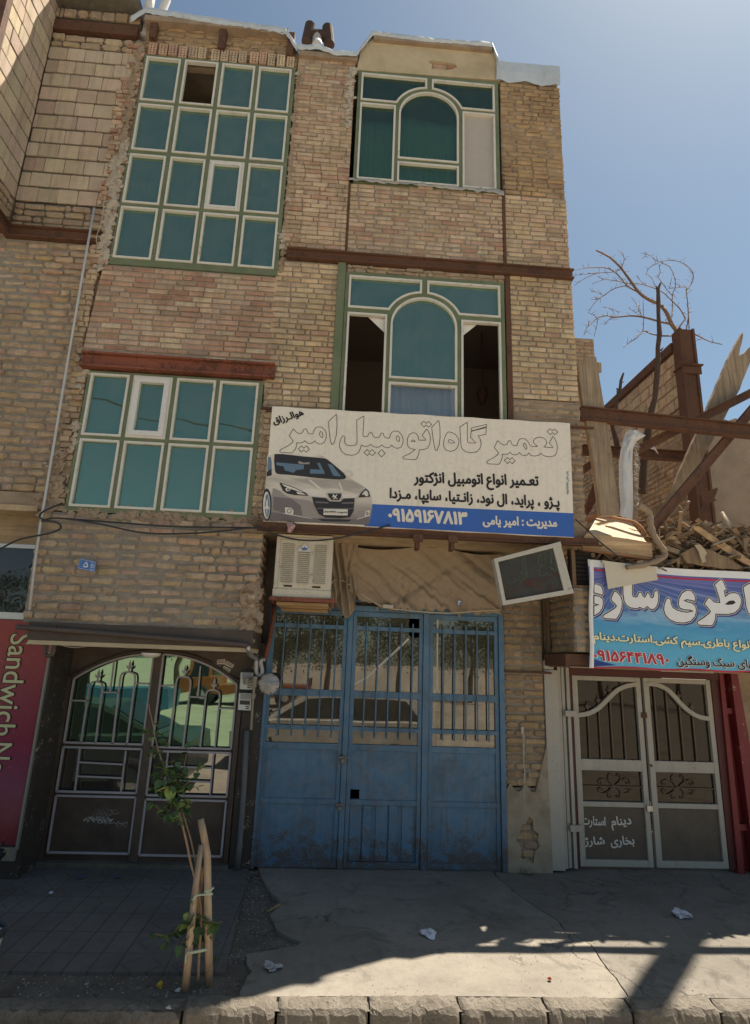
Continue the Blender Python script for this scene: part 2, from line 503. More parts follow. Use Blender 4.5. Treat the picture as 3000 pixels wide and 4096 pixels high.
def brickwork(mb, O, U, V, N, poly, holes=(), ch=.066, bl=.215, gx=.010, gz=.012, pal='mixed', jit=.0015, bev=.004, bulge=.002,
              rec=.010, dn=.003, seed=1, wave=.004, ragged=(0, 0), half=.12, miss=0.0, soft=.12, back=.10, mort=True):
    r = random.Random(seed)
    O, U, V, N = Vector(O), Vector(U), Vector(V), Vector(N)
    F = lambda u, v, n: O + U * u + V * v + N * n
    if mort:
        hp = [[F(a, c, -rec), F(b, c, -rec), F(b, d, -rec), F(a, d, -rec)] for a, b, c, d in holes]
        mb.poly([F(x, y, -rec) for x, y in poly], N, back, 1, None, hp)
    vmin, vmax = min(p[1] for p in poly), max(p[1] for p in poly)
    nc = max(1, round((vmax - vmin) / ch)); ch = (vmax - vmin) / nc
    for k in range(nc):
        v0 = vmin + k * ch; v1 = v0 + ch - gz
        for s, e in spans(poly, holes, (v0 + v1) / 2):
            s -= r.uniform(0, ragged[0]); e += r.uniform(0, ragged[1])
            u = s - (0 if r.random() < .5 else bl * .5 * r.uniform(.7, 1.2))
            while u < e - .01:
                L = bl * r.uniform(.93, 1.05)
                if r.random() < half: L *= r.choice((.5, .5, .72, .33))
                a, b = max(u, s), min(u + L - gx, e)
                if e - b < bl * .22: b = e if e - a < bl * 1.5 else b
                u = max(u + L, b + gx)
                if b - a < .025: continue
                if r.random() < miss: continue
                wv = wave * mnoise.noise(Vector((a * 1.3, k * .37, seed * 3.1)))
                wv2 = wave * mnoise.noise(Vector((b * 1.3, k * .37, seed * 3.1)))
                dz = (wv + wv2) / 2
                n = r.uniform(-dn, dn) + 2 * wave * mnoise.noise(Vector((a * .8, v0 * .8, seed)))
                one_brick(mb, F, a, b, v0 + dz + r.uniform(-1, 1) * jit, v1 + dz + r.uniform(-1, 1) * jit, pick(pal, r), bev, rec, jit, bulge, n, r, soft)
FX = ((1, 0, 0), (0, 0, 1), (0, -1, 0))
def facade_bricks(name, parent, poly, y=YF, holes=(), mats=None, **kw):
    mb = MB()
    brickwork(mb, (0, y, 0), *FX, poly, holes, **kw)
    return mb.build(name, mats or [MT['brick'], MT['mortar']], parent)
def R4(x0, x1, z0, z1): return [(x0, z0), (x1, z0), (x1, z1), (x0, z1)]

# ------------------------------------------------------------------ windows
def inset(pts, w):
    """inward offset of a closed polygon in the XZ plane"""
    n = len(pts)
    ar = sum(pts[i][0] * pts[(i + 1) % n][1] - pts[(i + 1) % n][0] * pts[i][1] for i in range(n))
    s = 1 if ar > 0 else -1
    out = []
    for i in range(n):
        p0, p1, p2 = Vector(pts[i - 1]), Vector(pts[i]), Vector(pts[(i + 1) % n])
        d1, d2 = (p1 - p0).normalized(), (p2 - p1).normalized()
        n1, n2 = Vector((-d1.y, d1.x)) * s, Vector((-d2.y, d2.x)) * s
        b = n1 + n2
        if b.length < 1e-6: b = n1
        b.normalize()
        out.append(tuple(p1 + b * (w / max(.35, b.dot(n1)))))
    return out
def ringbead(mb, pts, w, y0, y1, mi=0):
    """bead of width w round a closed outline; y0 front, y1 back"""
    ins = inset(pts, w); n = len(pts)
    V = [(x, y1, z) for x, z in pts] + [(x, y0, z) for x, z in pts] + [(x, y0, z) for x, z in ins] + [(x, y1 + .012, z) for x, z in ins]
    F = []
    for k in range(3):
        for i in range(n):
            j = (i + 1) % n
            F.append((k * n + i, k * n + j, (k + 1) * n + j, (k + 1) * n + i))
    mb.add(V, F, None, mi)
MT['glass_teal'] = M_glass('teal reflective glass', (0.31, 0.52, 0.40), 0.52, (0.30, 0.52, 0.42), dirt=0.30, dcol=(0.20, 0.26, 0.21), wav=.05)
MT['glass_clear'] = M_glass('green tinted glass', (0.30, 0.50, 0.38), 0.20, (0.60, 0.76, 0.66), dirt=0.12, dcol=(0.17, 0.20, 0.16))
MT['glass_plain'] = M_glass('plain window glass', (0.75, 0.78, 0.80), 0.14, (0.80, 0.84, 0.84), dirt=0.05)
MT['curtain'] = M_plain('pale green curtain cloth', (0.50, 0.62, 0.50), 0.9, var=.1, b=.1)
MT['curtain_white'] = M_plain('white curtain cloth', (0.70, 0.68, 0.64), 0.9, var=.06, b=.1)
MT['cloth_grey'] = M_plain('grey sheet', (0.40, 0.36, 0.32), 0.9, var=.06, b=.1)
MT['sash_white'] = M_paint('white sash paint', (0.62, 0.60, 0.56), rust=.4, rustcol=(.3, .24, .17), thr=.62, var=.1)
TILT = random.Random(23)
def window(parent, outer, openings, y=YF, open_ids=(), glass='teal', bead_w=.024, th=.05, clear_ids=(), label=None, solid_open=False):
    """outer, openings: closed outlines in (x, z)"""
    fr = MB()
    fr.poly([(x, y - .004, z) for x, z in outer], (0, -1, 0), th, 0, None, [[(x, y - .004, z) for x, z in op] for op in openings])
    f = fr.build('window', MT['green'], parent, label=label)
    b = MB()
    for op in openings: ringbead(b, inset(op, -.004), bead_w, y - .016, y + .02)
    b.build('glazing_bead', MT['white_bead'], f)
    p, c = MB(), MB()
    for i, op in enumerate(openings):
        if i in open_ids: continue
        tgt = c if i in clear_ids else p
        xc, zc = sum(q[0] for q in op) / len(op), sum(q[1] for q in op) / len(op)
        ta, tb = TILT.uniform(-.010, .010), TILT.uniform(-.010, .010)
        tgt.poly([(x, y + .022 + ta * (x - xc) + tb * (z - zc), z) for x, z in inset(op, -.003)], (0, -1, 0), .004)
    if p.v: p.build('pane', MT['glass_' + glass], f)
    if c.v: c.build('pane', MT['glass_plain'], f)
    return f
def drape(mb, x0, x1, z0, z1, y, amp=.03, waves=9, nx=70, nz=6, seed=0, slope=0.0):
    r = random.Random(seed)
    ph = [r.uniform(0, 6.28) for _ in range(5)]
    V, F = [], []
    for j in range(nz + 1):
        t = j / nz
        for i in range(nx + 1):
            s = i / nx
            x = x0 + (x1 - x0) * s
            yy = y + amp * (math.sin(s * waves * 6.28 + ph[0] + .8 * math.sin(s * 13 + ph[1])) * .6 + .4 * math.sin(s * waves * 2.3 * 6.28 + ph[2])) * (.5 + .5 * t)
            V.append((x + slope * t * .05 * math.sin(ph[3] + s * 20), yy, z1 + (z0 - z1) * t))
    for j in range(nz):
        for i in range(nx):
            a = j * (nx + 1) + i
            F.append((a, a + 1, a + nx + 2, a + nx + 1))
    mb.add(V, F)
def rect_open(x0, x1, z0, z1): return [(x0, z0), (x1, z0), (x1, z1), (x0, z1)]
def lerp(a, b, t): return a + (b - a) * t
def grid_openings(x0, x1, z0, z1, us, vs_):
    ops = []
    for v0, v1 in vs_:
        for u0, u1 in us:
            ops.append(rect_open(lerp(x0, x1, u0), lerp(x0, x1, u1), lerp(z1, z0, v1), lerp(z1, z0, v0)))
    return ops
# ------------------------------------------------------------------ main building
bld = thing('brick_building', 'three storey brick building with green framed windows and a workshop on its ground floor', 'building', (-.15, 6.3, 0))
W1 = (-2.80, -.89, 6.345, 9.435)      # tall window
W2 = (-2.82, -.935, 3.425, 5.0)       # window over the brown door
W3 = (-.075, 1.765, 7.74, 9.52)       # arched window, top floor
W4 = (-.095, 1.785, 4.55, 6.475)      # arched window, middle floor
# brick panels
facade_bricks('brick_wall', bld, [(-2.93, 5.205), (-.885, 5.205), (-.885, 6.338), (-2.86, 6.338)], pal='red', ch=.0667, bl=.235, seed=11, gx=.010, gz=.018, rec=.013, dn=.005, jit=.0025)
facade_bricks('brick_wall', bld, R4(-.868, -.125, 6.705, 9.70), pal='pink', ch=.062, bl=.205, seed=12, rec=.014, dn=.006, wave=.006, gz=.014, jit=.003, mats=[MT['brick_rough'], MT['mortar']])
facade_bricks('brick_wall', bld, [(-.098, 6.745), (1.785, 6.745), (1.785, 7.80), (-.098, 7.735)], pal='pink', ch=.0635, bl=.21, seed=13, rec=.013, dn=.005, jit=.0025, gz=.018, gx=.014)
facade_bricks('brick_wall', bld, R4(1.825, 2.60, 6.745, 7.76), pal='mixed', ch=.0635, bl=.21, seed=14, rec=.013, dn=.005, jit=.0025, gz=.018, gx=.014, ragged=(0, .008))
facade_bricks('brick_wall', bld, R4(1.795, 2.59, 7.772, 9.54), pal='brown', ch=.0655, bl=.20, seed=15, rec=.014, dn=.007, wave=.010, gz=.012, jit=.004, bulge=.006, bev=.009, soft=.24, ragged=(0, .008),
              mats=[MT['brick_rough'], MT['mortar']])
facade_bricks('brick_wall', bld, R4(-.905, -.19, 4.66, 6.565), pal='yellow', ch=.067, bl=.20, seed=16, rec=.014, dn=.005, jit=.0025, gz=.019, gx=.014, half=.2, ragged=(.02, 0))
facade_bricks('brick_wall', bld, R4(1.862, 2.615, 5.0, 6.60), pal='yellow', ch=.0667, bl=.205, seed=17, rec=.014, dn=.005, jit=.0025, gz=.019, gx=.014, ragged=(0, .008))
facade_bricks('brick_wall', bld, R4(1.862, 2.62, 3.40, 4.985), pal='greyt', ch=.075, bl=.20, seed=18, rec=.014, dn=.01, wave=.014, jit=.006, bulge=.01, bev=.012, soft=.28, ragged=(0, .02), gz=.02,
              mats=[MT['brick_rough'], MT['mud']])
facade_bricks('brick_wall', bld, R4(-.93, -.70, 3.43, 4.645), pal='yellow', ch=.067, bl=.19, seed=19, rec=.012, dn=.008, jit=.004, half=.4, ragged=(.01, 0))
# rough bay above the brown door with its right-hand return
bay = MB()
brickwork(bay, (0, YF - .01, 0), *FX, [(-3.03, 2.30), (-.835, 2.255), (-.80, 3.41), (-3.05, 3.41)], pal='tan', ch=.0862, bl=.222, gx=.014, gz=.026, jit=.006, bev=.011, bulge=.009, rec=.014, dn=.008, seed=21, wave=.010, soft=.28, half=.18)
brickwork(bay, (-.81, YF - .01, 0), (0, 1, 0), (0, 0, 1), (1, 0, 0), R4(.012, .70, 2.30, 3.40), pal='tan', ch=.0862, bl=.222, gx=.014, gz=.026, jit=.006, bev=.011, bulge=.009, rec=.014, dn=.008, seed=22, wave=.012, soft=.28)
bay.build('brick_bay', [MT['brick_rough'], MT['mortar_grey']], bld)
facade_bricks('brick_wall', bld, R4(-.085, 1.79, 6.482, 6.582), pal='greyt', ch=.05, bl=.2, seed=37, rec=.022, dn=.012, jit=.006, half=.4, miss=.2, gz=.012, soft=.3, mats=[MT['brick_rough'], MT['mud']])
# strips of toothed brick beside the left windows
tb = MB()
brickwork(tb, (0, YF + .006, 0), *FX, R4(-3.0, -2.815, 6.345, 9.60), pal='red', ch=.066, bl=.17, seed=31, rec=.03, dn=.014, jit=.005, half=.4, ragged=(.09, 0), miss=.14, gz=.016)
brickwork(tb, (0, YF + .006, 0), *FX, R4(-2.965, -2.835, 3.43, 5.2), pal='tan', ch=.067, bl=.16, seed=32, rec=.03, dn=.014, jit=.005, half=.3, ragged=(.06, 0), miss=.12, gz=.016)
brickwork(tb, (0, YF + .004, 0), *FX, R4(-3.02, -2.94, 5.2, 6.34), pal='mixed', ch=.067, bl=.14, seed=33, rec=.03, dn=.012, jit=.005, half=.3, ragged=(.05, .03), miss=.1, gz=.016)
tb.build('toothed_brick_edge', [MT['brick_rough'], MT['mud']], bld)
# wall over the tall window: hollow bricks on end, then rough courses
hb = MB()
brickwork(hb, (0, YF + .03, 0), *FX, [(-2.84, 9.44), (-.885, 9.44), (-.87, 9.72), (-1.02, 9.98), (-2.84, 10.08)], pal='brown', ch=.085, bl=.25, gx=.016, gz=.022, jit=.006, bev=.010, bulge=.008, rec=.02, dn=.012, seed=41, wave=.012, soft=.4)
hb.build('brick_wall', [MT['brick_rough'], MT['mud']], bld)
hw = MB()
rr = random.Random(5)
MT['hole'] = M_plain('core hole', (0.03, 0.022, 0.016), .95)
x = -2.77
while x < -1.0:
    w = rr.uniform(.092, .104); h = rr.uniform(.165, .19); z0 = 9.445 + rr.uniform(-.006, .012)
    ty = YF + rr.uniform(-.025, .0)
    pc = pick('pink', rr); pc = (pc[0] * 1.05, pc[1] * 1.1, pc[2] * 1.1)
    hx, hz = [], []
    holes = []
    for a in range(2):
        for b in range(4):
            cx, cz = x + w * (.3 + .4 * a), z0 + h * (.17 + .22 * b)
            holes.append([(cx + .013 * math.cos(t * 1.047), ty, cz + .014 * math.sin(t * 1.047)) for t in range(6)])
    hw.poly([(x, ty, z0), (x + w, ty, z0), (x + w, ty, z0 + h), (x, ty, z0 + h)], (0, -1, 0), .06, 0, pc, holes)
    hw.rect(x + .006, x + w - .006, z0 + .006, z0 + h - .006, ty + .032, ty + .055, 1)
    x += w + rr.uniform(.012, .04) + (.03 if rr.random() < .15 else 0)
hw.build('hollow_brick_row', [MT['brick'], MT['hole']], bld)
# plaster apron over the top arched window with a fallen patch
pl = MB()
apr = [(-.10, 9.50), (1.80, 9.55), (1.79, 9.80), (1.70, 10.06), (.10, 10.06), (-.06, 9.86)]
patch = [(1.00 + .17 * math.cos(t) * (1 + .35 * math.sin(3 * t + 1)), 9.70 + .10 * math.sin(t) * (1 + .3 * math.cos(2 * t))) for t in [k * .4488 for k in range(14)]]
pl.poly([(a, YF - .012, b) for a, b in apr], (0, -1, 0), .08, 0, None, [[(a, YF - .012, b) for a, b in patch]])
pl.build('plaster_apron', MT['plaster'], bld)
pp = MB()
brickwork(pp, (0, YF + .02, 0), *FX, R4(.70, 1.30, 9.52, 9.9), pal='red', ch=.066, bl=.2, seed=44, rec=.008)
pp.build('brick_wall', [MT['brick_rough'], MT['mud']], bld)
# steel set into the wall
def steel(name, pts_boxes, mat, parent, bev=.004):
    mb = MB()
    for a in pts_boxes: mb.rect(*a)
    return mb.build(name, mat, parent, bevel=bev)
steel('steel_beam', [(-.80, 2.625, 6.615, 6.700, YF - .02, YF + .05), (-.80, 2.635, 6.695, 6.712, YF - .055, YF + .05), (-.80, 2.635, 6.585, 6.603, YF - .05, YF + .05)], MT['rust'], bld)
steel('steel_lintel', [(-2.90, -.82, 5.045, 5.175, YF - .025, YF + .05), (-2.90, -.82, 5.175, 5.197, YF - .075, YF + .05), (-2.90, -.82, 5.022, 5.045, YF - .075, YF + .05)], MT['rust_red'], bld)
steel('steel_post', [(-.125, -.098, 6.715, 7.74, YF - .006, YF + .05)], MT['rust'], bld)
steel('steel_post', [(1.787, 1.823, 6.715, 8.05, YF - .006, YF + .05)], MT['rust'], bld)
steel('steel_post', [(1.80, 1.86, 4.6, 6.58, YF - .004, YF + .05)], MT['rust'], bld)
steel('green_post', [(-.192, -.10, 4.6, 6.58, YF - .02, YF + .05)], MT['green'], bld)
for xx in (-2.74, -1.86, -.98):
    steel('steel_stub', [(xx - .045, xx + .045, 9.62 if xx > -2 else 9.7, 10.0, YF - .035, YF + .05)], MT['rust'], bld)
# mud and gypsum fill round the frames
def blobs(name, pts, mat, parent, r0=.03, seed=3, flat=.20, y=YF):
    rb = random.Random(seed)
    bm = bmesh.new()
    pts = [q for (x, z, s) in pts for q in ((x, z, s), (x + rb.gauss(0, s * .8), z + rb.gauss(0, s * .7), s * rb.uniform(.25, .7)), (x + rb.gauss(0, s), z + rb.gauss(0, s), s * rb.uniform(.2, .5)))]
    for (x, z, s) in pts:
        mt = Matrix.Translation((x, y - .004, z)) @ Matrix.Rotation(rb.uniform(0, 3), 4, 'Y') @ Matrix.Diagonal((s * rb.uniform(.7, 1.3), s * flat, s * rb.uniform(.7, 1.4), 1))
        g = bmesh.ops.create_icosphere(bm, subdivisions=3, radius=1, matrix=mt)
        for v in g['verts']:
            nz = mnoise.noise(v.co * 24) * .75 * s + mnoise.noise(v.co * 60) * .4 * s
            v.co += Vector((nz, nz * .4, nz))
    me = bpy.data.meshes.new(name); bm.to_mesh(me); bm.free()
    off = root_loc(parent)
    me.transform(Matrix.Translation(-off))
    me.materials.append(mat)
    o = bpy.data.objects.new(name, me); col.objects.link(o); o.parent = parent
    for p in me.polygons: p.use_smooth = True
    return o
rb = random.Random(8)
G1 = [[(-2.86 + rb.uniform(-.05, .03), z, rb.uniform(.03, .06)) for z in np.arange(6.30, 8.05, .045)]]
G1.append([(-2.90 + rb.uniform(-.06, .03), z, rb.uniform(.03, .055)) for z in np.arange(7.35, 7.85, .05)])
G1.append([(-2.87 + rb.uniform(-.03, .03), z, rb.uniform(.03, .055)) for z in (4.98, 4.9, 4.8, 4.32, 4.25, 4.18, 4.1, 4.36)])
G1.append([(-3.0 + rb.uniform(-.04, .04), z, rb.uniform(.03, .05)) for z in (3.95, 3.9, 4.02)])
G1.append([(-.86 + rb.uniform(-.02, .02), z, rb.uniform(.03, .05)) for z in (6.75, 6.82, 6.9, 9.35)])
G1.append([(-.17 + rb.uniform(-.03, .02), z, rb.uniform(.025, .05)) for z in np.arange(8.6, 9.5, .06)])
for i, g in enumerate(G1): blobs('gypsum_patch', g, MT['gypsum'], bld, seed=3 + i, flat=.13)
G2 = [[(-2.88 + rb.uniform(-.03, .02), z, rb.uniform(.025, .045)) for z in np.arange(8.05, 9.65, .05)]]
G2.append([(-.855 + rb.uniform(-.012, .012), z, rb.uniform(.018, .03)) for z in np.arange(6.4, 9.4, .045)])
G2.append([(-.90 + rb.uniform(-.012, .012), z, rb.uniform(.018, .03)) for z in np.arange(3.45, 5.0, .045)])
G2.append([(-2.99 + rb.uniform(-.05, .05), z, rb.uniform(.04, .07)) for z in (5.28, 5.2, 5.12, 5.3)])
G2.append([(-2.98 + rb.uniform(-.05, .07), z, rb.uniform(.04, .08)) for z in np.arange(3.40, 4.0, .06)])
G2.append([(rb.uniform(-2.9, -.9), 3.405 + rb.uniform(-.02, .02), rb.uniform(.03, .05)) for _ in range(55)])
G2.append([(-.835 + rb.uniform(-.05, .03), z, rb.uniform(.05, .09)) for z in np.arange(2.33, 2.72, .05)])
for i, g in enumerate(G2): blobs('mud_filling', g, MT['mud'], bld, seed=20 + i, flat=.14)
mud = MB()
mud.rect(-2.95, 1.9, 6.30, 6.62, YF + .03, YF + .13)
mud.rect(-3.0, -.12, 9.40, 9.75, YF + .08, YF + .16)
mud.rect(-.95, 2.55, 3.38, 4.7, YF + .10, YF + .2)
mud.rect(-3.0, -2.75, 3.4, 9.7, YF + .07, YF + .16)
mud.rect(-.96, -.80, 3.4, 9.7, YF + .07, YF + .16)
mud.build('wall_core', MT['mud'], bld)

# windows -----------------------------------------------------------
us = [(.018, .238), (.270, .485), (.516, .730), (.760, .974)]
vs4 = [(.013, .236), (.256, .480), (.503, .728), (.748, .972)]
f1 = window(bld, rect_open(*W1), grid_openings(*W1, us, vs4), open_ids=(1,), label='tall window of sixteen teal panes in a green frame')
sa = MB()
op = grid_openings(*W1, us, vs4)[10]
ringbead(sa, inset(op, .022), .028, YF - .022, YF + .03)
sa.build('sash', MT['sash_white'], f1)
us2 = [(.022, .235), (.263, .479), (.508, .726), (.754, .972)]
vs2 = [(.022, .472), (.503, .965)]
f2 = window(bld, rect_open(*W2), grid_openings(*W2, us2, vs2), label='wide window of eight teal panes in a green frame')
sa = MB()
op = grid_openings(*W2, us2, vs2)[1]
ringbead(sa, inset(op, .02), .055, YF - .03, YF + .03)
sa.build('sash', MT['sash_white'], f2)
def P2(v, pts): return [(Q(v, x, y, YF).x, Q(v, x, y, YF).z) for x, y in pts]
def arch_pts(xa, xb, zb, zs, zt, n=20):
    c, a, b = (xa + xb) / 2, (xb - xa) / 2, zt - zs
    return [(xa, zb), (xb, zb)] + [(c + a * math.cos(math.pi * k / n), zs + b * math.sin(math.pi * k / n)) for k in range(n + 1)]
def light_pts(side, xo, xi, zt, zb, c, zs, A, B, n=12):
    """top light whose lower inner corner is cut by the arch"""
    xs = c + side * A * math.sqrt(max(0, 1 - ((zb - zs) / B) ** 2))
    t0 = math.asin(min(1, (zb - zs) / B)); t1 = math.acos(min(1, abs(xi - c) / A))
    arc = [(c + side * A * math.cos(t0 + (t1 - t0) * k / n), zs + B * math.sin(t0 + (t1 - t0) * k / n)) for k in range(n + 1)]
    pts = [(xo, zb)] + arc + [(xi, zt), (xo, zt)]
    return pts
def arched_window(W, z_sash, z_low, zlt, zlb, zs, ztop, sill, label, **kw):
    x0, x1, z0, z1 = W
    w = x1 - x0
    xl = (x0 + .045, x0 + .495); xm = (x0 + .545, x0 + 1.312); xr = (x0 + 1.367, x1 - .055)
    c = (xm[0] + xm[1]) / 2
    ops = [rect_open(*xl, sill, z_sash), rect_open(*xr, sill, z_sash), arch_pts(*xm, z_low + .055, zs, ztop),
           rect_open(*xm, sill, z_low),
           light_pts(-1, xl[0], c - .035, zlt, zlb, c, zs, .383 + .065, ztop - zs + .062),
           light_pts(1, xr[1], c + .035, zlt, zlb, c, zs, .383 + .065, ztop - zs + .062)]
    return window(bld, rect_open(*W), ops, label=label, **kw), xl, xm, xr
f3, xl, xm, xr = arched_window(W3, 8.97, 8.10, 9.455, 9.02, 8.86, 9.235, 7.80, 'top floor arched window with curtains behind its panes', glass='clear', open_ids=(1,))
f4, xl4, xm4, xr4 = arched_window(W4, 5.93, 5.085, 6.42, 6.00, 5.82, 6.19, 4.62, 'middle floor arched window with both side sashes standing open', glass='teal', open_ids=(0, 1), clear_ids=(3,))
mb = MB(); drape(mb, W3[0] + .02, W3[1] - .5, 7.76, 9.10, YF + .13, .05, 8, seed=4); mb.build('curtain', MT['curtain'], f3)
mb = MB(); drape(mb, xr[0] - .01, xr[1] + .01, 7.765, 8.98, YF + .030, .005, 1.5, seed=6); mb.build('curtain', MT['cloth_grey'], f3, smooth=True, label='grey sheet stretched over the right sash opening')
mb = MB(); drape(mb, xm4[0] - .02, xm4[1] + .02, 4.6, 6.3, YF + .16, .03, 4, seed=8); mb.build('curtain', MT['curtain_white'], f4, smooth=True)
mb = MB()
mb.poly([(xl4[1] - .22, YF + .05, 5.93), (xl4[1] + .02, YF + .05, 5.93), (xl4[1] + .02, YF + .05, 5.70)], (0, -1, 0), .004)
mb.build('curtain', MT['curtain_white'], f4); mb = MB()
mb.poly([(xr4[0] - .02, YF + .05, 5.93), (xr4[0] + .20, YF + .05, 5.93), (xr4[0] - .02, YF + .05, 5.72)], (0, -1, 0), .004)
mb.build('curtain', MT['curtain_white'], f4)
mb = MB(); drape(mb, W1[0] + .02, W1[1] - .02, 6.36, 8.4, YF + .13, .04, 11, seed=10); mb.build('curtain', MT['curtain'], f1)
mb = MB(); drape(mb, W2[0] + .02, W2[1] - .02, 3.44, 4.98, YF + .12, .008, 5, seed=12); mb.build('curtain', MT['curtain'], f2, smooth=True)
mb = MB(); q_ = Q(4, 1097, 690, 6.9); mb.lathe((q_.x, 6.9, q_.z), [(.0, .16), (.02, .13), (.06, .12), (.075, .04), (.05, -.05), (.02, -.12), (0, -.13)], 12, 'z'); mb.tube([(q_.x, 6.9, q_.z + .12), (q_.x, 6.9, 6.40)], .01, 6); mb.build('hanging_lantern', MT['rust'], f4)
# sheet crumpled along the sill of the top window
sh = MB()
V, F = [], []
rs = random.Random(77)
for i in range(41):
    s = i / 40; xx = lerp(W3[0] - .05, W3[1] + .04, s)
    big = .05 if s > .7 else .018
    V += [(xx, YF + .02, 7.795 + rs.uniform(-.01, .01)), (xx, YF - .035 + rs.uniform(-.012, .012), 7.775 + rs.uniform(-.012, .012)), (xx, YF - .03 + rs.uniform(-.015, .012), 7.75 - big * rs.random())]
for i in range(40):
    for k in (0, 1): F.append((i * 3 + k, i * 3 + 3 + k, i * 3 + 4 + k, i * 3 + 1 + k))
sh.add(V, F)
sh.build('sill_sheet', MT['cloth_grey'], bld, smooth=True)

# shell and rooms ----------------------------------------------------
sl = MB()
sl.rect(-3.05, 2.57, 9.52, 9.70, YF + .14, 11.0)
sl.rect(2.42, 2.575, 3.40, 9.52, YF + .16, 11.0)
sl.rect(-3.05, -2.92, 2.3, 9.52, YF + .18, 11.0)
sl.rect(-2.92, 2.42, 2.3, 9.52, 10.8, 11.0)
sl.rect(-1.02, -.88, 3.45, 9.52, YF + .22, 10.8)
sl.build('building_shell', MT['mud'], bld)
rm = MB()
rm.rect(-2.92, 2.42, 6.40, 6.58, YF + .16, 10.8)
rm.rect(-2.92, 2.42, 3.43, 3.56, YF + .16, 10.8)
rm.rect(-2.92, -1.02, 6.6, 9.5, 8.6, 8.7)
rm.rect(-.88, 2.42, 3.6, 9.5, 7.9, 8.0)
rm.build('room_partition', MT['room'], bld)
# roof edge sheet -----------------------------------------------------
MT['flash'] = M_paint('weathered pale roofing sheet', (0.44, 0.50, 0.56), rust=.5, rustcol=(.30, .27, .24), thr=.58, var=.2, scale=7, rough=.55, dust=.1)
def flashing(path, drop, yf, seed, back=.5):
    r = random.Random(seed)
    P = []
    for (a, b) in zip(path[:-1], path[1:]):
        L = math.hypot(b[0] - a[0], b[1] - a[1]); n = max(2, int(L / .05))
        for k in range(n): P.append((lerp(a[0], b[0], k / n), lerp(a[1], b[1], k / n)))
    P.append(path[-1])
    V, F = [], []
    for (x, z) in P:
        nz = mnoise.noise(Vector((x * 6, z * 6, seed))) * .008 + r.uniform(-.002, .002)
        nd_ = mnoise.noise(Vector((x * 5, seed, z * 3))) * .16
        yy = yf + mnoise.noise(Vector((x * 7, seed * 2, 0))) * .012
        V += [(x, yf + back, z + nz), (x, yf + .03, z + nz + r.uniform(-.004, .004)), (x, yy, z + nz - .015), (x, yy - .006 + r.uniform(-.004, .004), z - drop * .55 + nz), (x + r.uniform(-.008, .008), yy + .01 + r.uniform(-.008, .01), z - drop * (1 + nd_) + r.uniform(-.003, .003))]
    for i in range(len(P) - 1):
        for k in range(4): F.append((i * 5 + k, i * 5 + 5 + k, i * 5 + 6 + k, i * 5 + 1 + k))
    mb = MB(); mb.add(V, F)
    o = mb.build('roof_edge_sheet', MT['flash'], bld)
    md = o.modifiers.new('thick', 'SOLIDIFY'); md.thickness = .006
    return o
flashing([(-3.02, 9.98), (-2.86, 10.15), (-1.92, 10.08), (-1.05, 10.03), (-.885, 9.755)], .105, YF - .07, 3)
flashing([(-.885, 9.78), (-.60, 9.80), (-.42, 9.74), (-.12, 9.74), (.08, 10.125), (.9, 10.10), (1.68, 10.13), (1.765, 9.85)], .085, YF - .07, 5)
flashing([(1.74, 9.87), (2.2, 9.86), (2.60, 9.87)], .34, YF - .035, 7)
re = MB()
re.rect(-2.86, -1.02, 9.94, 10.02, YF - .06, YF + .9)
re.rect(-.86, -.1, 9.62, 9.70, YF - .04, YF + .9)
re.rect(.10, 1.68, 9.985, 10.05, YF - .06, YF + .9)
re.rect(1.78, 2.57, 9.55, 9.80, YF + .0, YF + .5)
re.build('roof_slab_edge', MT['mud'], bld)
# canopy soffit over the workshop door ---------------------------------
sf = MB()
sf.rect(-.80, 2.60, 3.33, 3.40, YF - .02, YD + .35)
sf.build('soffit', MT['soffit'], bld)
steel('steel_beam', [(-.86, 2.72, 3.325, 3.395, YF - .075, YF - .022), (-.86, 2.76, 3.312, 3.324, YF - .10, YF - .0)], MT['rust'], bld)
for (vx, vy) in ((1040, 125), (1240, 130)):
    p = QZ(7, vx, vy, 3.325)
    steel('soffit_bracket', [(p.x - .05, p.x + .05, 3.25, 3.326, p.y, p.y + .03), (p.x - .02, p.x + .02, 3.18, 3.27, p.y + .03, p.y + .16)], MT['rust'], bld)
# ------------------------------------------------------------------ neighbour on the left
nb = thing('brick_building', 'neighbouring building of large hollow clay blocks over rough tan brick, with a side wing', 'building', (-4.0, 5.9, 0))
YN = YF + .035
m_ = MB()
brickwork(m_, (0, YN, 0), *FX, [(-4.0, 7.14), (-3.04, 7.14), (-2.97, 9.50), (-4.0, 9.50)], pal='block', ch=.2135, bl=.232, gx=.007, gz=.030, jit=.002, bev=.003, bulge=.002, rec=.014, dn=.004, seed=51, wave=.004, soft=.05, half=.12, ragged=(0, .10))
brickwork(m_, (0, YN, 0), *FX, R4(-4.0, -2.98, 9.50, 9.72), pal='tan', ch=.11, bl=.24, gx=.02, gz=.03, jit=.008, bev=.008, rec=.03, dn=.012, seed=52, soft=.3, miss=.08)
m_.build('block_wall', [MT['block'], MT['mortar_dark']], nb)
m_ = MB()
brickwork(m_, (-4.0, 0, 0), (0, 1, 0), (0, 0, 1), (1, 0, 0), [(5.21, 7.14), (YN - .012, 7.14), (YN - .012, 10.2), (5.21, 10.2)], pal='block', ch=.2185, bl=.232, gx=.006, gz=.022, jit=.002, bev=.003, bulge=.002, rec=.012, dn=.004, seed=53, soft=.05)
rb2 = random.Random(6)
for k in range(14):                      # ribs pressed into the block faces
    for j in range(5):
        pass
m_.build('side_block_wall', [MT['block'], MT['mortar_dark']], nb)
m_ = MB()
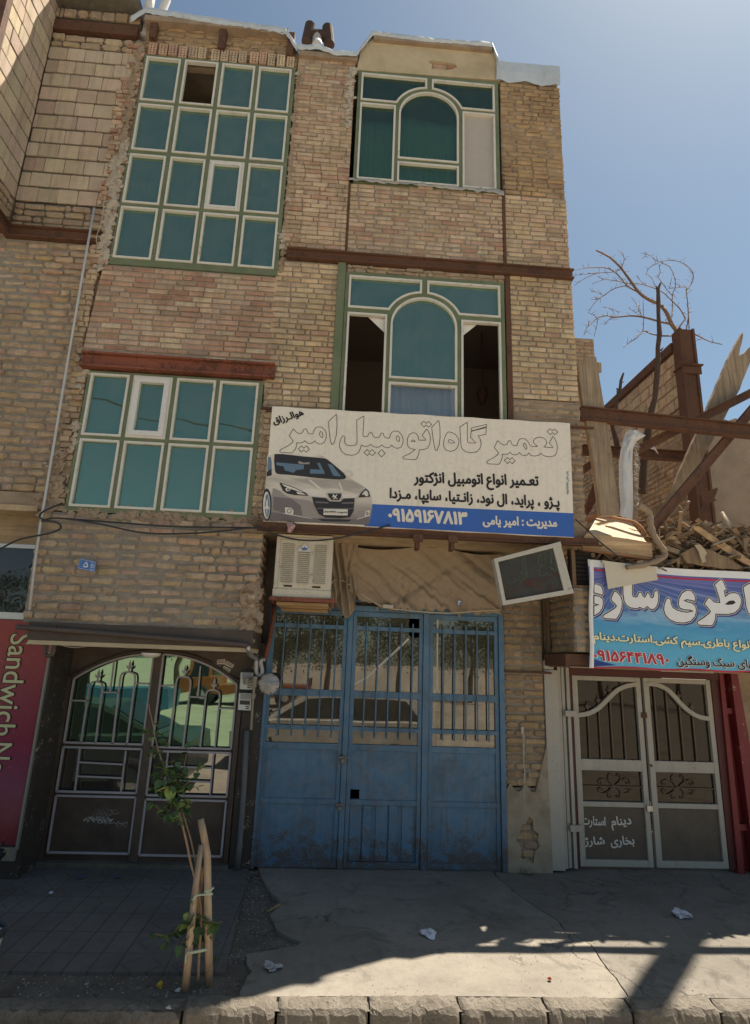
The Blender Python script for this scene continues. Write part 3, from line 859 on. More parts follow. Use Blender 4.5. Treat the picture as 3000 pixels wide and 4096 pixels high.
brickwork(m_, (0, YN, 0), *FX, R4(-3.99, -2.99, 6.775, 7.125), pal='tan', ch=.0875, bl=.235, gx=.012, gz=.022, jit=.005, bev=.008, bulge=.006, rec=.02, dn=.008, seed=54, soft=.35, wave=.008)
brickwork(m_, (-4.0, 0, 0), (0, 1, 0), (0, 0, 1), (1, 0, 0), R4(5.21, YN - .02, 6.775, 7.125), pal='tan', ch=.0875, bl=.235, gx=.012, gz=.022, jit=.005, bev=.008, bulge=.006, rec=.02, dn=.008, seed=55, soft=.35)
m_.build('brick_band', [MT['brick_rough'], MT['mortar_dark']], nb)
steel('steel_beam', [(-4.02, -2.93, 6.635, 6.745, YN - .02, YN + .05), (-4.02, -2.93, 6.745, 6.762, YN - .06, YN + .05), (-4.02, -2.93, 6.615, 6.633, YN - .055, YN + .05)], MT['rust'], nb)
steel('steel_beam', [(-4.05, -3.985, 6.635, 6.745, 5.1, YN - .07), (-4.05, -3.94, 6.745, 6.762, 5.1, YN - .062), (-4.05, -3.94, 6.615, 6.633, 5.1, YN - .062)], MT['rust'], nb)
steel('steel_post', [(-4.06, -3.97, 6.8, 11.2, 5.10, 5.19)], MT['rust'], nb)
m_ = MB()
brickwork(m_, (0, YN, 0), *FX, [(-4.9, 3.62), (-3.0, 3.62), (-2.93, 6.61), (-4.9, 6.61)], pal='tan', ch=.0865, bl=.235, gx=.014, gz=.022, jit=.007, bev=.012, bulge=.010, rec=.016, dn=.009, seed=56, soft=.28, wave=.012, ragged=(0, .03))
m_.build('brick_wall', [MT['brick_rough'], MT['mortar_grey']], nb)
m_ = MB()
m_.rect(-5.2, -2.97, 3.43, 3.60, YN - .03, YN + .2)
m_.build('plaster_band', MT['mud'], nb)
# cornice at the top
steel('steel_beam', [(-4.0, -2.95, 9.74, 9.90, YN - .03, YN + .05)], MT['rust'], nb)
m_ = MB()
brickwork(m_, (0, YN - .05, 0), *FX, R4(-4.0, -2.93, 9.93, 10.08), pal='greyt', ch=.15, bl=.16, gx=.014, gz=.02, jit=.006, bev=.008, rec=.02, dn=.01, seed=58, soft=.3)
m_.build('brick_cornice', [MT['brick_rough'], MT['mortar_dark']], nb)
m_ = MB()
V, F = [], []
rz = random.Random(19)
for i in range(19):
    x = lerp(-4.1, -2.93, i / 18); a = .16 + .06 * mnoise.noise(Vector((x * 5, 1, 2))); zt = 10.24 - .05 * (i / 18) + rz.uniform(-.015, .02)
    V += [(x, YN + .3, zt), (x, YN - a, zt), (x, YN - a, 10.12 + rz.uniform(-.01, .01)), (x, YN + .3, 10.09)]
for i in range(18):
    for k in range(4): F.append((i * 4 + k, i * 4 + 4 + k, i * 4 + 4 + (k + 1) % 4, i * 4 + (k + 1) % 4))
m_.add(V, F); m_.build('roof_edge', MT['mortar_dark'], nb)
m_ = MB()
m_.rect(-9, -4.02, 3.45, 10.2, YN + .06, YN + .3)
m_.rect(-4.3, -4.03, 6.8, 10.2, 5.2, YN + .3)
m_.rect(-9, -3.0, 9.7, 9.9, YN + .06, 11)
m_.rect(-4.02, -3.05, 3.45, 9.74, YN + .16, YN + .3)
m_.build('wall_core', MT['mud'], nb)
# sandwich shop front
YS = 6.2
m_ = MB(); m_.rect(-5.2, -3.08, 3.40, 3.46, YF - .02, 6.9); m_.build('soffit', MT['soffit'], nb)
m_ = MB(); m_.rect(-5.2, -3.09, 3.10, 3.40, YS + .02, YS + .10); m_.build('fascia_board', M_wood('fascia wood', (.36, .26, .16), axis=0), nb)
MT['glass_shop'] = M_glass('dark shop glass', (.5, .52, .55), .08, (.30, .32, .33), dirt=.05)
MT['alu'] = M_plain('aluminium frame', (.50, .50, .48), .45, .6, var=.08)
w_ = MB(); w_.rect(-5.2, -3.07, 2.335, 2.40, YS - .02, YS + .05); w_.rect(-5.2, -3.07, 3.06, 3.10, YS - .01, YS + .05); w_.rect(-3.115, -3.07, 2.4, 3.06, YS, YS + .05)
wf = w_.build('shop_window', MT['alu'], nb)
w_ = MB(); w_.rect(-5.2, -3.115, 2.4, 3.06, YS + .018, YS + .024); w_.build('pane', MT['glass_shop'], wf)
m_ = MB(); m_.rect(-5.2, -2.9, 0, 3.4, 8.2, 8.3); m_.rect(-5.2, -2.83, -.02, .28, YS + .02, YS + .2)
m_.build('wall_core', MT['room'], nb)
m_ = MB(); m_.rect(-4.6, -2.84, .16, .27, YS - .02, YS + .019); m_.build('plinth', MT['mortar_grey'], nb)

# ------------------------------------------------------------------ ground floor of the main building: entrance door
MT['brown'] = M_paint('dark brown door paint', (0.055, 0.036, 0.026), rust=.55, rustcol=(.09, .055, .035), thr=.62, var=.25, rough=.5, dust=.12, scale=4)
MT['brown_chip'] = M_paint('flaking dark paint', (0.045, 0.036, 0.030), rust=.95, rustcol=(.46, .41, .34), thr=.585, var=.3, rough=.6, scale=7)
MT['grille'] = M_paint('grey lilac grille paint', (0.36, 0.33, 0.34), rust=.5, rustcol=(.13, .08, .06), thr=.62, var=.12, scale=9)
MT['glass_green'] = M_glass('green mirror glass', (0.27, 0.43, 0.31), .66, (.1, .2, .12), dirt=.10, wav=.05, dcol=(.12, .13, .10))
MT['glass_dark'] = M_glass('dark smoked glass', (0.6, 0.6, 0.58), .30, (.05, .05, .05), dirt=.10)
def PD(pts, v=6, Y=YD): return [(Q(v, x, y, Y).x, Q(v, x, y, Y).z) for x, y in pts]
def smooth_path(pts, n=4):
    out = []
    k = len(pts)
    for i in range(k - 1):
        p0, p1, p2, p3 = (Vector(pts[max(0, i - 1)]), Vector(pts[i]), Vector(pts[i + 1]), Vector(pts[min(k - 1, i + 2)]))
        for j in range(n):
            t = j / n
            out.append(tuple(.5 * ((2 * p1) + (p2 - p0) * t + (2 * p0 - 5 * p1 + 4 * p2 - p3) * t * t + (3 * p1 - p0 - 3 * p2 + p3) * t ** 3)))
    out.append(tuple(pts[-1]))
    return out
xa, xb, xm1, xm2 = -2.74, -1.035, -1.945, -1.845
xcen = (xa + xb) / 2
def arch_z(x): return 2.045 - .285 * (abs(x - xcen) / (xb - xcen)) ** 2.2
def arc_line(a, b, n=14): return [(lerp(a, b, i / n), arch_z(lerp(a, b, i / n))) for i in range(n + 1)]
gl_l = [(xa, 1.13), (xm1, 1.13)] + arc_line(xm1, xa)
gl_r = [(xm2, 1.11), (xb, 1.11)] + arc_line(xb, xm2)
mid_l, mid_r = rect_open(xa, xm1, .665, 1.085), rect_open(xm2, xb, .65, 1.07)
bot_l, bot_r = rect_open(xa + .005, xm1, .11, .625), rect_open(xm2, xb, .10, .61)
d_ = MB()
Yb = YD + .006
d_.poly([(x, Yb, z) for x, z in rect_open(-2.99, -.95, .0, 2.16)], (0, -1, 0), .05, 0, None, [[(x, Yb, z) for x, z in h] for h in (gl_l, gl_r, mid_l, mid_r)])
d_.rect(-1.935, -1.855, .04, 2.06, YD - .035, YD + .003)
d_.rect(-2.80, -2.765, .02, 1.78, YD - .03, YD + .003); d_.rect(-1.01, -.965, .02, 1.78, YD - .03, YD + .003)
door = d_.build('entrance_door', MT['brown'], bld, label='dark brown double door with an arched glazed top and grey bars')
ed = MB()
pts = [(xa - .03, 1.75)] + arc_line(xa - .03, xb + .03, 24)
pts = [(x, arch_z(max(xa, min(xb, x))) + .035) for x, _ in pts]
ed.tube([(x, YD - .012, z) for x, z in pts], .014, 6)
ed.build('arch_trim', MT['brown'], door)
def glassmesh(outlines, y, mat, parent):
    g = MB()
    for o in outlines: g.poly([(x, y, z) for x, z in o], (0, -1, 0), .004)
    return g.build('pane', mat, parent)
glassmesh([gl_l, gl_r], YD + .03, MT['glass_green'], door)
glassmesh([mid_l, mid_r], YD + .03, MT['glass_dark'], door)
def flat(mb, pts, w=.017, y=YD - .018, th=.016):
    P = [(x, y, z) for x, z in pts]
    for a, b in zip(P[:-1], P[1:]): mb.bar(a, b, w, th, up=(0, 1, 0))
def finial(mb, x, z, s=1.0):
    y = YD - .018
    mb.poly([(x + a * s, y - .006, z + b * s) for a, b in ((-.010, 0), (.010, 0), (.008, .03), (.030, .045), (.034, .075), (.022, .062), (.010, .058), (.013, .09), (0, .13), (-.013, .09), (-.010, .058), (-.022, .062), (-.034, .075), (-.030, .045), (-.008, .03))], (0, -1, 0), .012)
def leaf_grille(side):
    g = MB()
    if side < 0:
        a, b = xa, xm1
        outl, mid, bot = gl_l, mid_l, bot_l
        loops = [((490, 1385), (540, 1060), (580, 1015), (620, 1050), (578, 1385), (590, 1012)), ((680, 1390), (725, 1000), (768, 958), (815, 1005), (765, 1395), (778, 958))]
        segs = [((432, 1128), (533, 1131)), ((622, 1079), (716, 1081)), ((816, 1027), (905, 1030)), ((665, 1080), (689, 893)),
                ((485, 1415), (455, 1670)), ((760, 1430), (730, 1678)), ((480, 1498), (752, 1512)), ((470, 1582), (738, 1593))]
    else:
        a, b = xm2, xb
        outl, mid, bot = gl_r, mid_r, bot_r
        loops = [((1018, 1400), (1060, 1030), (1103, 985), (1147, 1035), (1103, 1405), (1110, 985)), ((1205, 1410), (1238, 1105), (1280, 1065), (1322, 1110), (1292, 1415), (1286, 1066))]
        segs = [((970, 1040), (1056, 1040)), ((1146, 1106), (1237, 1110)), ((1320, 1176), (1402, 1179)), ((1190, 1107), (1207, 922)),
                ((1012, 1440), (985, 1692)), ((1285, 1453), (1263, 1700)), ((1010, 1522), (1277, 1533)), ((1000, 1605), (1267, 1617))]
    for o in (outl, mid, bot): flat(g, o + [o[0]], .020)
    for lp in loops:
        P = PD(lp[:5])
        path = [P[0]] + smooth_path([P[1], ((P[1][0] * .8 + P[2][0] * .2), P[2][1] - .018), P[2], ((P[3][0] * .8 + P[2][0] * .2), P[2][1] - .018), P[3]], 4) + [P[4]]
        flat(g, path, .016)
        f = PD([lp[5]])[0]
        finial(g, f[0], f[1], .95)
    for sg in segs: flat(g, PD(sg), .015)
    g.build('grille', MT['grille'], door)
leaf_grille(-1); leaf_grille(1)
h_ = MB(); h_.lathe((-1.80, YD - .05, 1.09), [(.0, -.012), (.035, -.01), (.03, .01), (.012, .02), (.012, .05)], 14, 'y'); h_.build('door_knob', MT['brown'], door)
# scraped paint on the left leaf's lower panel
sm = MB()
rs = random.Random(14)
MT['scrape'] = M_plain('scraped pale paint', (.34, .33, .31), .9)
def zig(x0, x1, zc, amp, th, k, n=34):
    up_ = [(lerp(x0, x1, i / n), zc + amp * mnoise.noise(Vector((i * .45, k, 1))) + th * (.35 + rs.random())) for i in range(n + 1)]
    lo_ = [(x, z - th * (1.1 + rs.random() * 1.3)) for x, z in up_]
    sm.poly([(x, Yb - .0045 - k * .0003, z) for x, z in up_ + lo_[::-1]], (0, -1, 0))
zig(-2.44, -2.15, .405, .05, .012, 1); zig(-2.40, -2.20, .425, .05, .006, 2); zig(-2.30, -2.00, .38, .03, .0035, 3); zig(-2.36, -2.1, .47, .06, .0025, 4); zig(-2.32, -2.12, .50, .05, .002, 5); zig(-2.35, -2.15, .45, .08, .002, 6); zig(-2.12, -2.0, .36, .06, .004, 7)
sm.build('scraped_paint', MT['scrape'], door)
# door reveals, sill, pilaster between the doors
rv = MB()
rv.rect(-2.99, -2.80, 0, 2.12, YS + .01, YD + .003)
rv.build('door_reveal', MT['brown_chip'], bld)
rv = MB(); rv.rect(-.948, -.735, 0, 2.20, YD - .03, YD + .2); rv.build('pilaster', MT['brown_chip'], bld)
rv = MB(); rv.rect(-2.8, -.95, -.02, .035, YD - .08, YD + .05); rv.build('door_sill', MT['mortar_dark'], bld)
# fascia, pipe-bearing lip and soffit over the entrance
steel('fascia', [(-2.955, -.81, 2.135, 2.305, YF - .025, YF + .02), (-.855, -.812, 2.135, 2.295, YF + .021, YD + .1)], MT['brown'], bld)
c_ = MB(); c_.rect(-2.93, -.83, 2.095, 2.134, YF - .02, YD + .0); c_.build('canopy_lip', MT['plaster'], bld)
r_ = MB(); r_.rect(-3.0, -.9, 2.17, 3.4, YD + .15, YD + .25); r_.rect(-3.0, -.75, -.0, 2.17, YD + .6, YD + .7); r_.build('wall_core', MT['dark'], bld)

# ------------------------------------------------------------------ blue workshop door
MT['blue'] = M_paint('faded blue door paint', (0.055, 0.160, 0.270), rust=.8, rustcol=(.070, .05, .036), thr=.60, var=.3, rough=.5, scale=9, streak=.7, low_rust=(.0, .55), dust=.2, dent=5.0)
MT['glass_garage'] = M_glass('dusty workshop glass', (.62, .60, .56), .30, (.40, .38, .34), dirt=.50, dcol=(.115, .095, .07))
bd = MB()
L1, M1, R1 = (-.715, .125), (.19, .975), (1.05, 1.825)
Yg = YD
bd.rect(-.735, -.70, 0, 2.62, Yg - .045, Yg + .06); bd.rect(1.83, 1.885, 0, 2.68, Yg - .045, Yg + .06)
bd.rect(.13, .186, .0, 2.59, Yg - .035, Yg + .04); bd.rect(.98, 1.046, .0, 2.59, Yg - .035, Yg + .04)
bd.rect(-.70, 1.83, 2.592, 2.652, Yg - .03, Yg + .06)
gd = bd.build('workshop_door', MT['blue'], bld, label='wide blue steel door of three leaves with barred dusty glass above')
for i, (a, b) in enumerate((L1, M1, R1)):
    lf = MB()
    y0 = Yg - .02
    lf.rect(a, a + .042, .01, 2.588, y0, Yg + .02); lf.rect(b - .042, b, .01, 2.588, y0, Yg + .02)
    lf.rect(a + .042, b - .042, 2.535, 2.588, y0 + .002, Yg + .02)
    lf.rect(a + .042, b - .042, 1.665, 1.735, y0 - .004, Yg + .02)
    lf.rect(a + .042, b - .042, 1.13, 1.19, y0 + .002, Yg + .02)
    lf.rect(a + .042, b - .042, .60, .65, y0 + .002, Yg + .02)
    lf.rect(a + .042, b - .042, .01, .07, y0 + .002, Yg + .02)
    if i == 1:
        lf.poly([(x, Yg, z) for x, z in rect_open(a + .04, b - .04, .645, 1.135)], (0, -1, 0), .004, 0, None, [[(x, Yg, z) for x, z in rect_open(.236, .33, .655, .745)]])
        lf.rect(a + .04, b - .04, .065, .605, Yg + .013, Yg + .017)
        for k in range(5):
            xx = lerp(a + .05, b - .19, k / 4)
            lf.rect(xx, xx + (.085 if k % 2 else .12), .075, .597, Yg - (.012 if k % 2 else .0), Yg + .012)
    else:
        lf.rect(a + .04, b - .04, .645, 1.135, Yg, Yg + .004)
        lf.rect(a + .04, b - .04, .065, .605, Yg, Yg + .004)
    leaf = lf.build('door_leaf', MT['blue'], gd, bevel=.002)
    br = MB()
    n = 5
    for k in range(n):
        xx = lerp(a + .15, b - .12, k / (n - 1))
        br.tube([(xx, Yg - .045, 1.255), (xx + .003, Yg - .045, 2.475)], .0085, 8)
    for zz in (2.405, 1.345):
        br.rect(a + .005, b - .005, zz - .022, zz + .022, Yg - .032, Yg - .0215)
    br.build('window_bar', MT['blue'], leaf)
    g = MB()
    for z0, z1 in ((1.19, 1.665), (1.735, 2.535)):
        o = rect_open(a + .04, b - .04, z0, z1)
        if i == 1 and z0 > 1.5:
            o = [(a + .04, z0), (b - .04, z0), (b - .04, 2.33), (b - .09, 2.325), (b - .13, 2.335), (b - .155, 2.35), (b - .158, z1), (a + .04, z1)]
        g.poly([(x, Yg + .008, z) for x, z in o], (0, -1, 0), .003)
    g.build('pane', MT['glass_garage'], leaf)
MT['lock'] = M_plain('worn padlock steel', (.16, .15, .14), .45, .8)
for (x, z) in ((.135, 1.055), (.128, .60)):
    lk = MB()
    lk.rect(x - .035, x + .055, z - .004, z + .018, Yg - .052, Yg - .037)
    lk.rect(x - .012, x + .028, z - .045, z - .006, Yg - .07, Yg - .053)
    lk.tube([(x - .004, Yg - .06, z - .008), (x - .004, Yg - .06, z + .02), (x + .008, Yg - .06, z + .032), (x + .02, Yg - .06, z + .02), (x + .02, Yg - .06, z - .008)], .004, 6)
    lk.build('padlock', MT['lock'], gd, bevel=.002)
# tape mark and paper on the glass
cr = MB()
MT['tape'] = M_plain('packing tape', (.50, .47, .40), .6)
for a, b in (((655, 995), (740, 950)), ((740, 950), (830, 870)), ((830, 870), (905, 800)), ((905, 800), (985, 725))):
    p, q = Q(7, *a, Yg), Q(7, *b, Yg)
    cr.bar((p.x, Yg + .004, p.z), (q.x, Yg + .004, q.z), .024, .002, up=(0, 1, 0))
cr.build('tape_strip', MT['tape'], gd)
cr = MB(); a, b = Q(7, 1150, 595, Yg), Q(7, 1147, 1045, Yg); cr.bar((a.x, Yg + .004, a.z), (b.x, Yg + .004, b.z), .018, .002, up=(0, 1, 0)); cr.build('tape_strip', MT['tape'], gd)
# workshop interior
it = MB()
it.rect(-.70, 1.85, -.02, 3.3, 11.2, 11.3); it.rect(-.95, -.75, -.02, 3.3, Yg + .2, 11.2); it.rect(1.9, 2.0, -.02, 3.3, Yg + .2, 11.2); it.rect(-.75, 1.9, 3.26, 3.32, Yg + .36, 11.2)
it.build('workshop_wall', MT['room'], bld)
# brick pier on the right of the blue door, its foot plastered
pr = MB()
brickwork(pr, (0, YD - .01, 0), *FX, R4(1.895, 2.335, .82, 3.33), pal='brown', ch=.0845, bl=.222, gx=.012, gz=.022, jit=.005, bev=.009, bulge=.006, rec=.014, dn=.008, seed=61, soft=.4, wave=.008, half=.2)
pr.build('brick_pier', [MT['brick_rough'], MT['mortar_grey']], bld)
pf = MB()
rp = random.Random(4)
top = [(lerp(1.89, 2.34, i / 24), .80 + .05 * math.sin(i * .7) + (.45 * max(0, (i - 17) / 7) ** 1.4) + rp.uniform(-.02, .02)) for i in range(25)]
pf.poly([(x, YD - .032, z) for x, z in [(1.89, 0), (2.36, 0)] + top[::-1]], (0, -1, 0), .1, 0, None,
        [[(2.11 + .10 * math.cos(t * .35) * (1 + .25 * math.sin(t * 2.3)), YD - .032, .30 + .20 * math.sin(t * .35) * (1 + .22 * math.cos(t * 1.7))) for t in range(18)]])
pf.build('plaster_foot', M_plaster('dirty wall plaster', (.36, .30, .22), (.22, .17, .12), 6.0, .7), bld)
pf = MB(); brickwork(pf, (0, YD - .006, 0), *FX, R4(1.95, 2.3, .05, .80), pal='brown', ch=.0845, bl=.222, seed=62, rec=.012, gz=.02, jit=.005, bev=.009, soft=.4); pf.build('brick_pier', [MT['brick_rough'], MT['mortar_grey']], bld)
pf = MB(); pf.rect(1.9, 2.33, .0, 3.35, YD + .12, YD + .4); pf.build('wall_core', MT['mud'], bld)
# white drips down the pier
dr = MB()
for x, z0, z1, w in ((2.075, 1.42, 1.34, .035), (2.08, 1.345, .95, .010), (2.094, 1.35, 1.10, .007), (2.085, 1.0, .86, .018), (2.14, .98, .80, .005), (2.078, .90, .30, .005)):
    dr.poly([(x - w / 2, YD - .040, z0), (x + w / 2, YD - .040, z0), (x + w * .35, YD - .040, z1), (x - w * .35, YD - .040, z1)], (0, -1, 0))
dr.build('paint_drip', M_plain('white drip paint', (.42, .39, .33), .8), bld)
steel('steel_strip', [(1.885, 2.42, 1.985, 2.005, YD - .06, YD - .025)], MT['rust'], bld)
# ------------------------------------------------------------------ lettering
AR = {}
def _f4(ch, base): AR[ch] = (base, base + 1, base + 2, base + 3)
def _f2(ch, base): AR[ch] = (base, base + 1, base, base + 1)
for ch, b in (('ب', 0xFE8F), ('ت', 0xFE95), ('خ', 0xFEA5), ('چ', 0xFB7A), ('س', 0xFEB1), ('ش', 0xFEB5), ('ض', 0xFEBD), ('ط', 0xFEC1), ('ع', 0xFEC9), ('ف', 0xFED1), ('ق', 0xFED5), ('ک', 0xFB8E), ('گ', 0xFB92), ('ل', 0xFEDD), ('م', 0xFEE1), ('ن', 0xFEE5), ('ه', 0xFEE9), ('ی', 0xFBFC), ('پ', 0xFB56)): _f4(ch, b)
for ch, b in (('ا', 0xFE8D), ('د', 0xFEA9), ('ر', 0xFEAD), ('ز', 0xFEAF), ('ژ', 0xFB8A), ('و', 0xFEED)): _f2(ch, b)
NOCON = set('ادرزژو')
def shape_ar(s):
    """joined forms of the letters, in left-to-right drawing order"""
    out = []
    for i, ch in enumerate(s):
        if ch not in AR: out.append(ch); continue
        p = s[i - 1] if i else ' '; n = s[i + 1] if i + 1 < len(s) else ' '
        jp = (p in AR and p not in NOCON) or p == 'ـ'
        jn = ch not in NOCON and (n in AR or n == 'ـ')
        out.append(chr(AR[ch][3 if jp and jn else 1 if jp else 2 if jn else 0]))
    return ''.join(reversed(out))
def contours(s):
    c = bpy.data.curves.new('outline', 'FONT'); c.body = s; c.resolution_u = 5
    o = bpy.data.objects.new('outline', c); col.objects.link(o)
    dg = bpy.context.evaluated_depsgraph_get()
    cu = o.to_curve(dg)
    res = []
    for sp in cu.splines:
        P = []
        bp = sp.bezier_points
        n = len(bp)
        for i in range(n):
            a, b = bp[i], bp[(i + 1) % n]
            straight = (a.handle_right - a.co).length < 1e-5 and (b.handle_left - b.co).length < 1e-5
            k = 1 if straight else 4
            for j in range(k):
                t = j / k; u = 1 - t
                q = a.co * u ** 3 + a.handle_right * (3 * u * u * t) + b.handle_left * (3 * u * t * t) + b.co * t ** 3
                if not P or (Vector(P[-1]) - q.to_2d()).length > 1e-4: P.append((q.x, q.y))
        if len(P) > 2 and (Vector(P[0]) - Vector(P[-1])).length < 1e-4: P.pop()
        if len(P) > 2: res.append(P)
    o.to_curve_clear()
    bpy.data.objects.remove(o); bpy.data.curves.remove(c)
    return res
def area2(P): return sum(P[i - 1][0] * P[i][1] - P[i][0] * P[i - 1][1] for i in range(len(P))) / 2
def inside(pt, P):
    x, y = pt; r = False
    for i in range(len(P)):
        (x0, y0), (x1, y1) = P[i - 1], P[i]
        if (y0 > y) != (y1 > y) and x < x0 + (x1 - x0) * (y - y0) / (y1 - y0): r = not r
    return r
def fill_tris(loops):
    """even-odd fill of closed 2D outlines -> points, triangles"""
    c = bpy.data.curves.new('fill', 'CURVE'); c.dimensions = '2D'; c.fill_mode = 'BOTH'
    for P in loops:
        sp = c.splines.new('POLY'); sp.points.add(len(P) - 1); sp.use_cyclic_u = True
        for i, p in enumerate(P): sp.points[i].co = (p[0], p[1], 0, 1)
    o = bpy.data.objects.new('fill', c); col.objects.link(o)
    me = bpy.data.meshes.new_from_object(o.evaluated_get(bpy.context.evaluated_depsgraph_get()))
    V = [(v.co.x, v.co.y) for v in me.vertices]; F = [tuple(p.vertices) for p in me.polygons]
    bpy.data.meshes.remove(me); bpy.data.objects.remove(o); bpy.data.curves.remove(c)
    return V, F
def letters(mb, s, a, b, h, Y, bold=.0, arabic=True, mi=0, lift=.003, xfit=True, ref=None):
    """flat letters on the plane Y: baseline from point a to point b (x, z), h = height of an upright stroke"""
    st = shape_ar(s) if arabic else s
    C = contours(st)
    if not C: return
    xs = [p[0] for P in C for p in P]
    x0, x1 = min(xs) - bold, max(xs) + bold
    a, b = Vector(a), Vector(b)
    d = b - a
    L = d.length; d.normalize(); nrm = Vector((-d.y, d.x))
    sx = L / (x1 - x0) if xfit else h / .72
    sz = h / .72
    hole_of = {}
    for i, P in enumerate(C):
        for j, O_ in enumerate(C):
            if i != j and area2(P) * area2(O_) < 0 and abs(area2(O_)) > abs(area2(P)) and all(inside(p, O_) for p in P[::2]):
                if i not in hole_of or abs(area2(C[hole_of[i]])) > abs(area2(O_)): hole_of[i] = j
    shifts = [(0, 0)] + ([(bold * math.cos(t * .7854), bold * .8 * math.sin(t * .7854)) for t in range(8)] if bold else [])
    for k, P in enumerate(C):
        if k in hole_of: continue
        hs = [C[i] for i, j in hole_of.items() if j == k]
        V2, F2 = fill_tris([P] + hs)
        for c, (ox, oz) in enumerate(shifts):
            def T(p):
                q = a + d * ((p[0] + ox - x0) * sx) + nrm * ((p[1] + oz) * sz)
                return (q.x, Y - lift - (k % 5) * .00004 - c * .0002, q.y)
            mb.add([T(p) for p in V2], F2, None, mi)
def QP(v, pts, Y): return [(Q(v, x, y, Y).x, Q(v, x, y, Y).z) for x, y in pts]
def shp(mb, v, pts, Y, lift, mi=0, holes=(), dx=0, dy=0):
    f = lambda L: [(q.x, Y - lift, q.z) for q in (Q(v, x + dx, y + dy, Y) for x, y in L)]
    mb.poly(f(pts), (0, -1, 0), 0, mi, None, [f(h) for h in holes])
def outline(mb, v, pts, Y, w, lift, dx=0, dy=0, mi=0):
    P = [(q.x, q.z) for q in (Q(v, x + dx, y + dy, Y) for x, y in pts)]
    o, i = inset(P, -w / 2), inset(P, w / 2)
    n = len(P)
    V = [(x, Y - lift, z) for x, z in o] + [(x, Y - lift, z) for x, z in i]
    mb.add(V, [(k, (k + 1) % n, n + (k + 1) % n, n + k) for k in range(n)], None, mi)
def ell(cx, cy, rx, ry, n=24, a0=0): return [(cx + rx * math.cos(a0 + 2 * math.pi * k / n), cy + ry * math.sin(a0 + 2 * math.pi * k / n)) for k in range(n)]

def M_print(name, c, rough=.55): return M_plain(name, c, rough, var=.05, scale=14, b=.05, spec=.25)
MT['ink'] = M_print('black print', (.028, .025, .028))
MT['cream'] = M_paint('weathered cream sign cloth', (.74, .675, .575), rust=.25, rustcol=(.48, .38, .28), thr=.60, var=.05, streak=.16, rough=.6, scale=3, spec=.2)
MT['sign_blue'] = M_paint('faded blue print', (.045, .13, .42), rust=.35, rustcol=(.25, .33, .52), thr=.6, var=.12, streak=.25, rough=.6, scale=5, spec=.2)
MT['cream_ink'] = M_print('cream print', (.70, .64, .54))

# ------------------------------------------------------------------ the big workshop sign
SY = 5.85
sign = thing('shop_sign', 'wide cream and blue workshop sign with a silver car and hollow outlined headline', 'sign', (.82, 5.9, 3.4))
c4 = QP(4, [(105, 738), (1510, 818), (1530, 1358), (60, 1280)], SY)
mb = MB()
n = 24
top = [(lerp(c4[0][0], c4[1][0], i / n), lerp(c4[0][1], c4[1][1], i / n) + .004 * math.sin(i * 1.7)) for i in range(n + 1)]
bot = [(lerp(c4[3][0], c4[2][0], i / n), lerp(c4[3][1], c4[2][1], i / n) + .003 * math.sin(i * 1.1 + 1)) for i in range(n + 1)]
mb.poly([(x, SY, z) for x, z in top + bot[::-1]], (0, -1, 0), .055)
mb.build('sign_face', MT['cream'], sign)
mb = MB()
shp(mb, 4, [(540, 1198), (1526, 1243), (1530.5, 1356), (540, 1303)], SY, .002)
mb.build('blue_band', MT['sign_blue'], sign)
mb = MB()
for x0, x1 in ((-.80, -.77), (.8, .83), (2.42, 2.45)): mb.rect(x0, x1, 3.41, 4.64, SY + .057, SY + .095)
mb.rect(-.93, 2.75, 4.648, 4.668, SY + .03, SY + .07)
mb.build('sign_frame', MT['rust'], sign)
hd = MB()
O2, O3 = (1573.3, 78.7), (3146.6, 157.4)
def add(a, off): return [(x + off[0], y + off[1]) for x, y in a]
H21 = [
 [(302,485),(365,380),(378,383),(405,420),(440,445),(480,450),(510,435),(535,385),(560,375),(580,385),(590,425),(610,452),(650,458),(680,448),(690,410),(715,365),(760,343),(815,350),(860,390),(885,450),(885,520),(860,580),(815,615),(770,615),(730,595),(703,565),(680,595),(640,608),(600,603),(570,585),(548,562),(520,590),(470,600),(422,592),(420,640),(395,705),(350,752),(335,757),(170,748),(152,728),(165,705),(290,640),(355,590),(365,575),(345,540)],
 [(795,418),(820,430),(835,480),(830,510),(815,517),(790,490),(777,450)],
 [(495,645),(532,682),(575,645),(622,697),(572,745),(530,708),(490,742),(445,690)],
 [(920,262),(1040,150),(1050,170),(1055,300),(1045,470),(1010,590),(985,625),(968,620),(950,560),(930,400)],
 [(1365,240),(1475,175),(1478,185),(1462,470),(1470,495),(1500,503),(1535,495),(1555,450),(1585,430),(1608,445),(1620,490),(1653,512),(1705,515),(1728,489),(1745,449),(1763,441),(1783,451),(1795,494),(1820,517),(1870,524),(1888,509),(1895,474),(1918,429),(1965,409),(2020,416),(2070,469),(2096,549),(2090,609),(2060,664),(2010,684),(1960,674),(1913,631),(1893,659),(1850,676),(1800,664),(1760,627),(1730,657),(1680,666),(1630,656),(1583,620),(1550,648),(1490,655),(1435,632),(1425,680),(1395,745),(1340,785),(1270,793),(1190,780),(1130,735),(1095,665),(1095,600),(1115,530),(1145,490),(1168,492),(1180,520),(1172,570),(1180,605),(1210,632),(1265,643),(1330,640),(1362,615),(1370,570)],
 [(1530,702),(1567,740),(1610,702),(1658,754),(1608,800),(1565,762),(1528,798),(1480,748)],
]
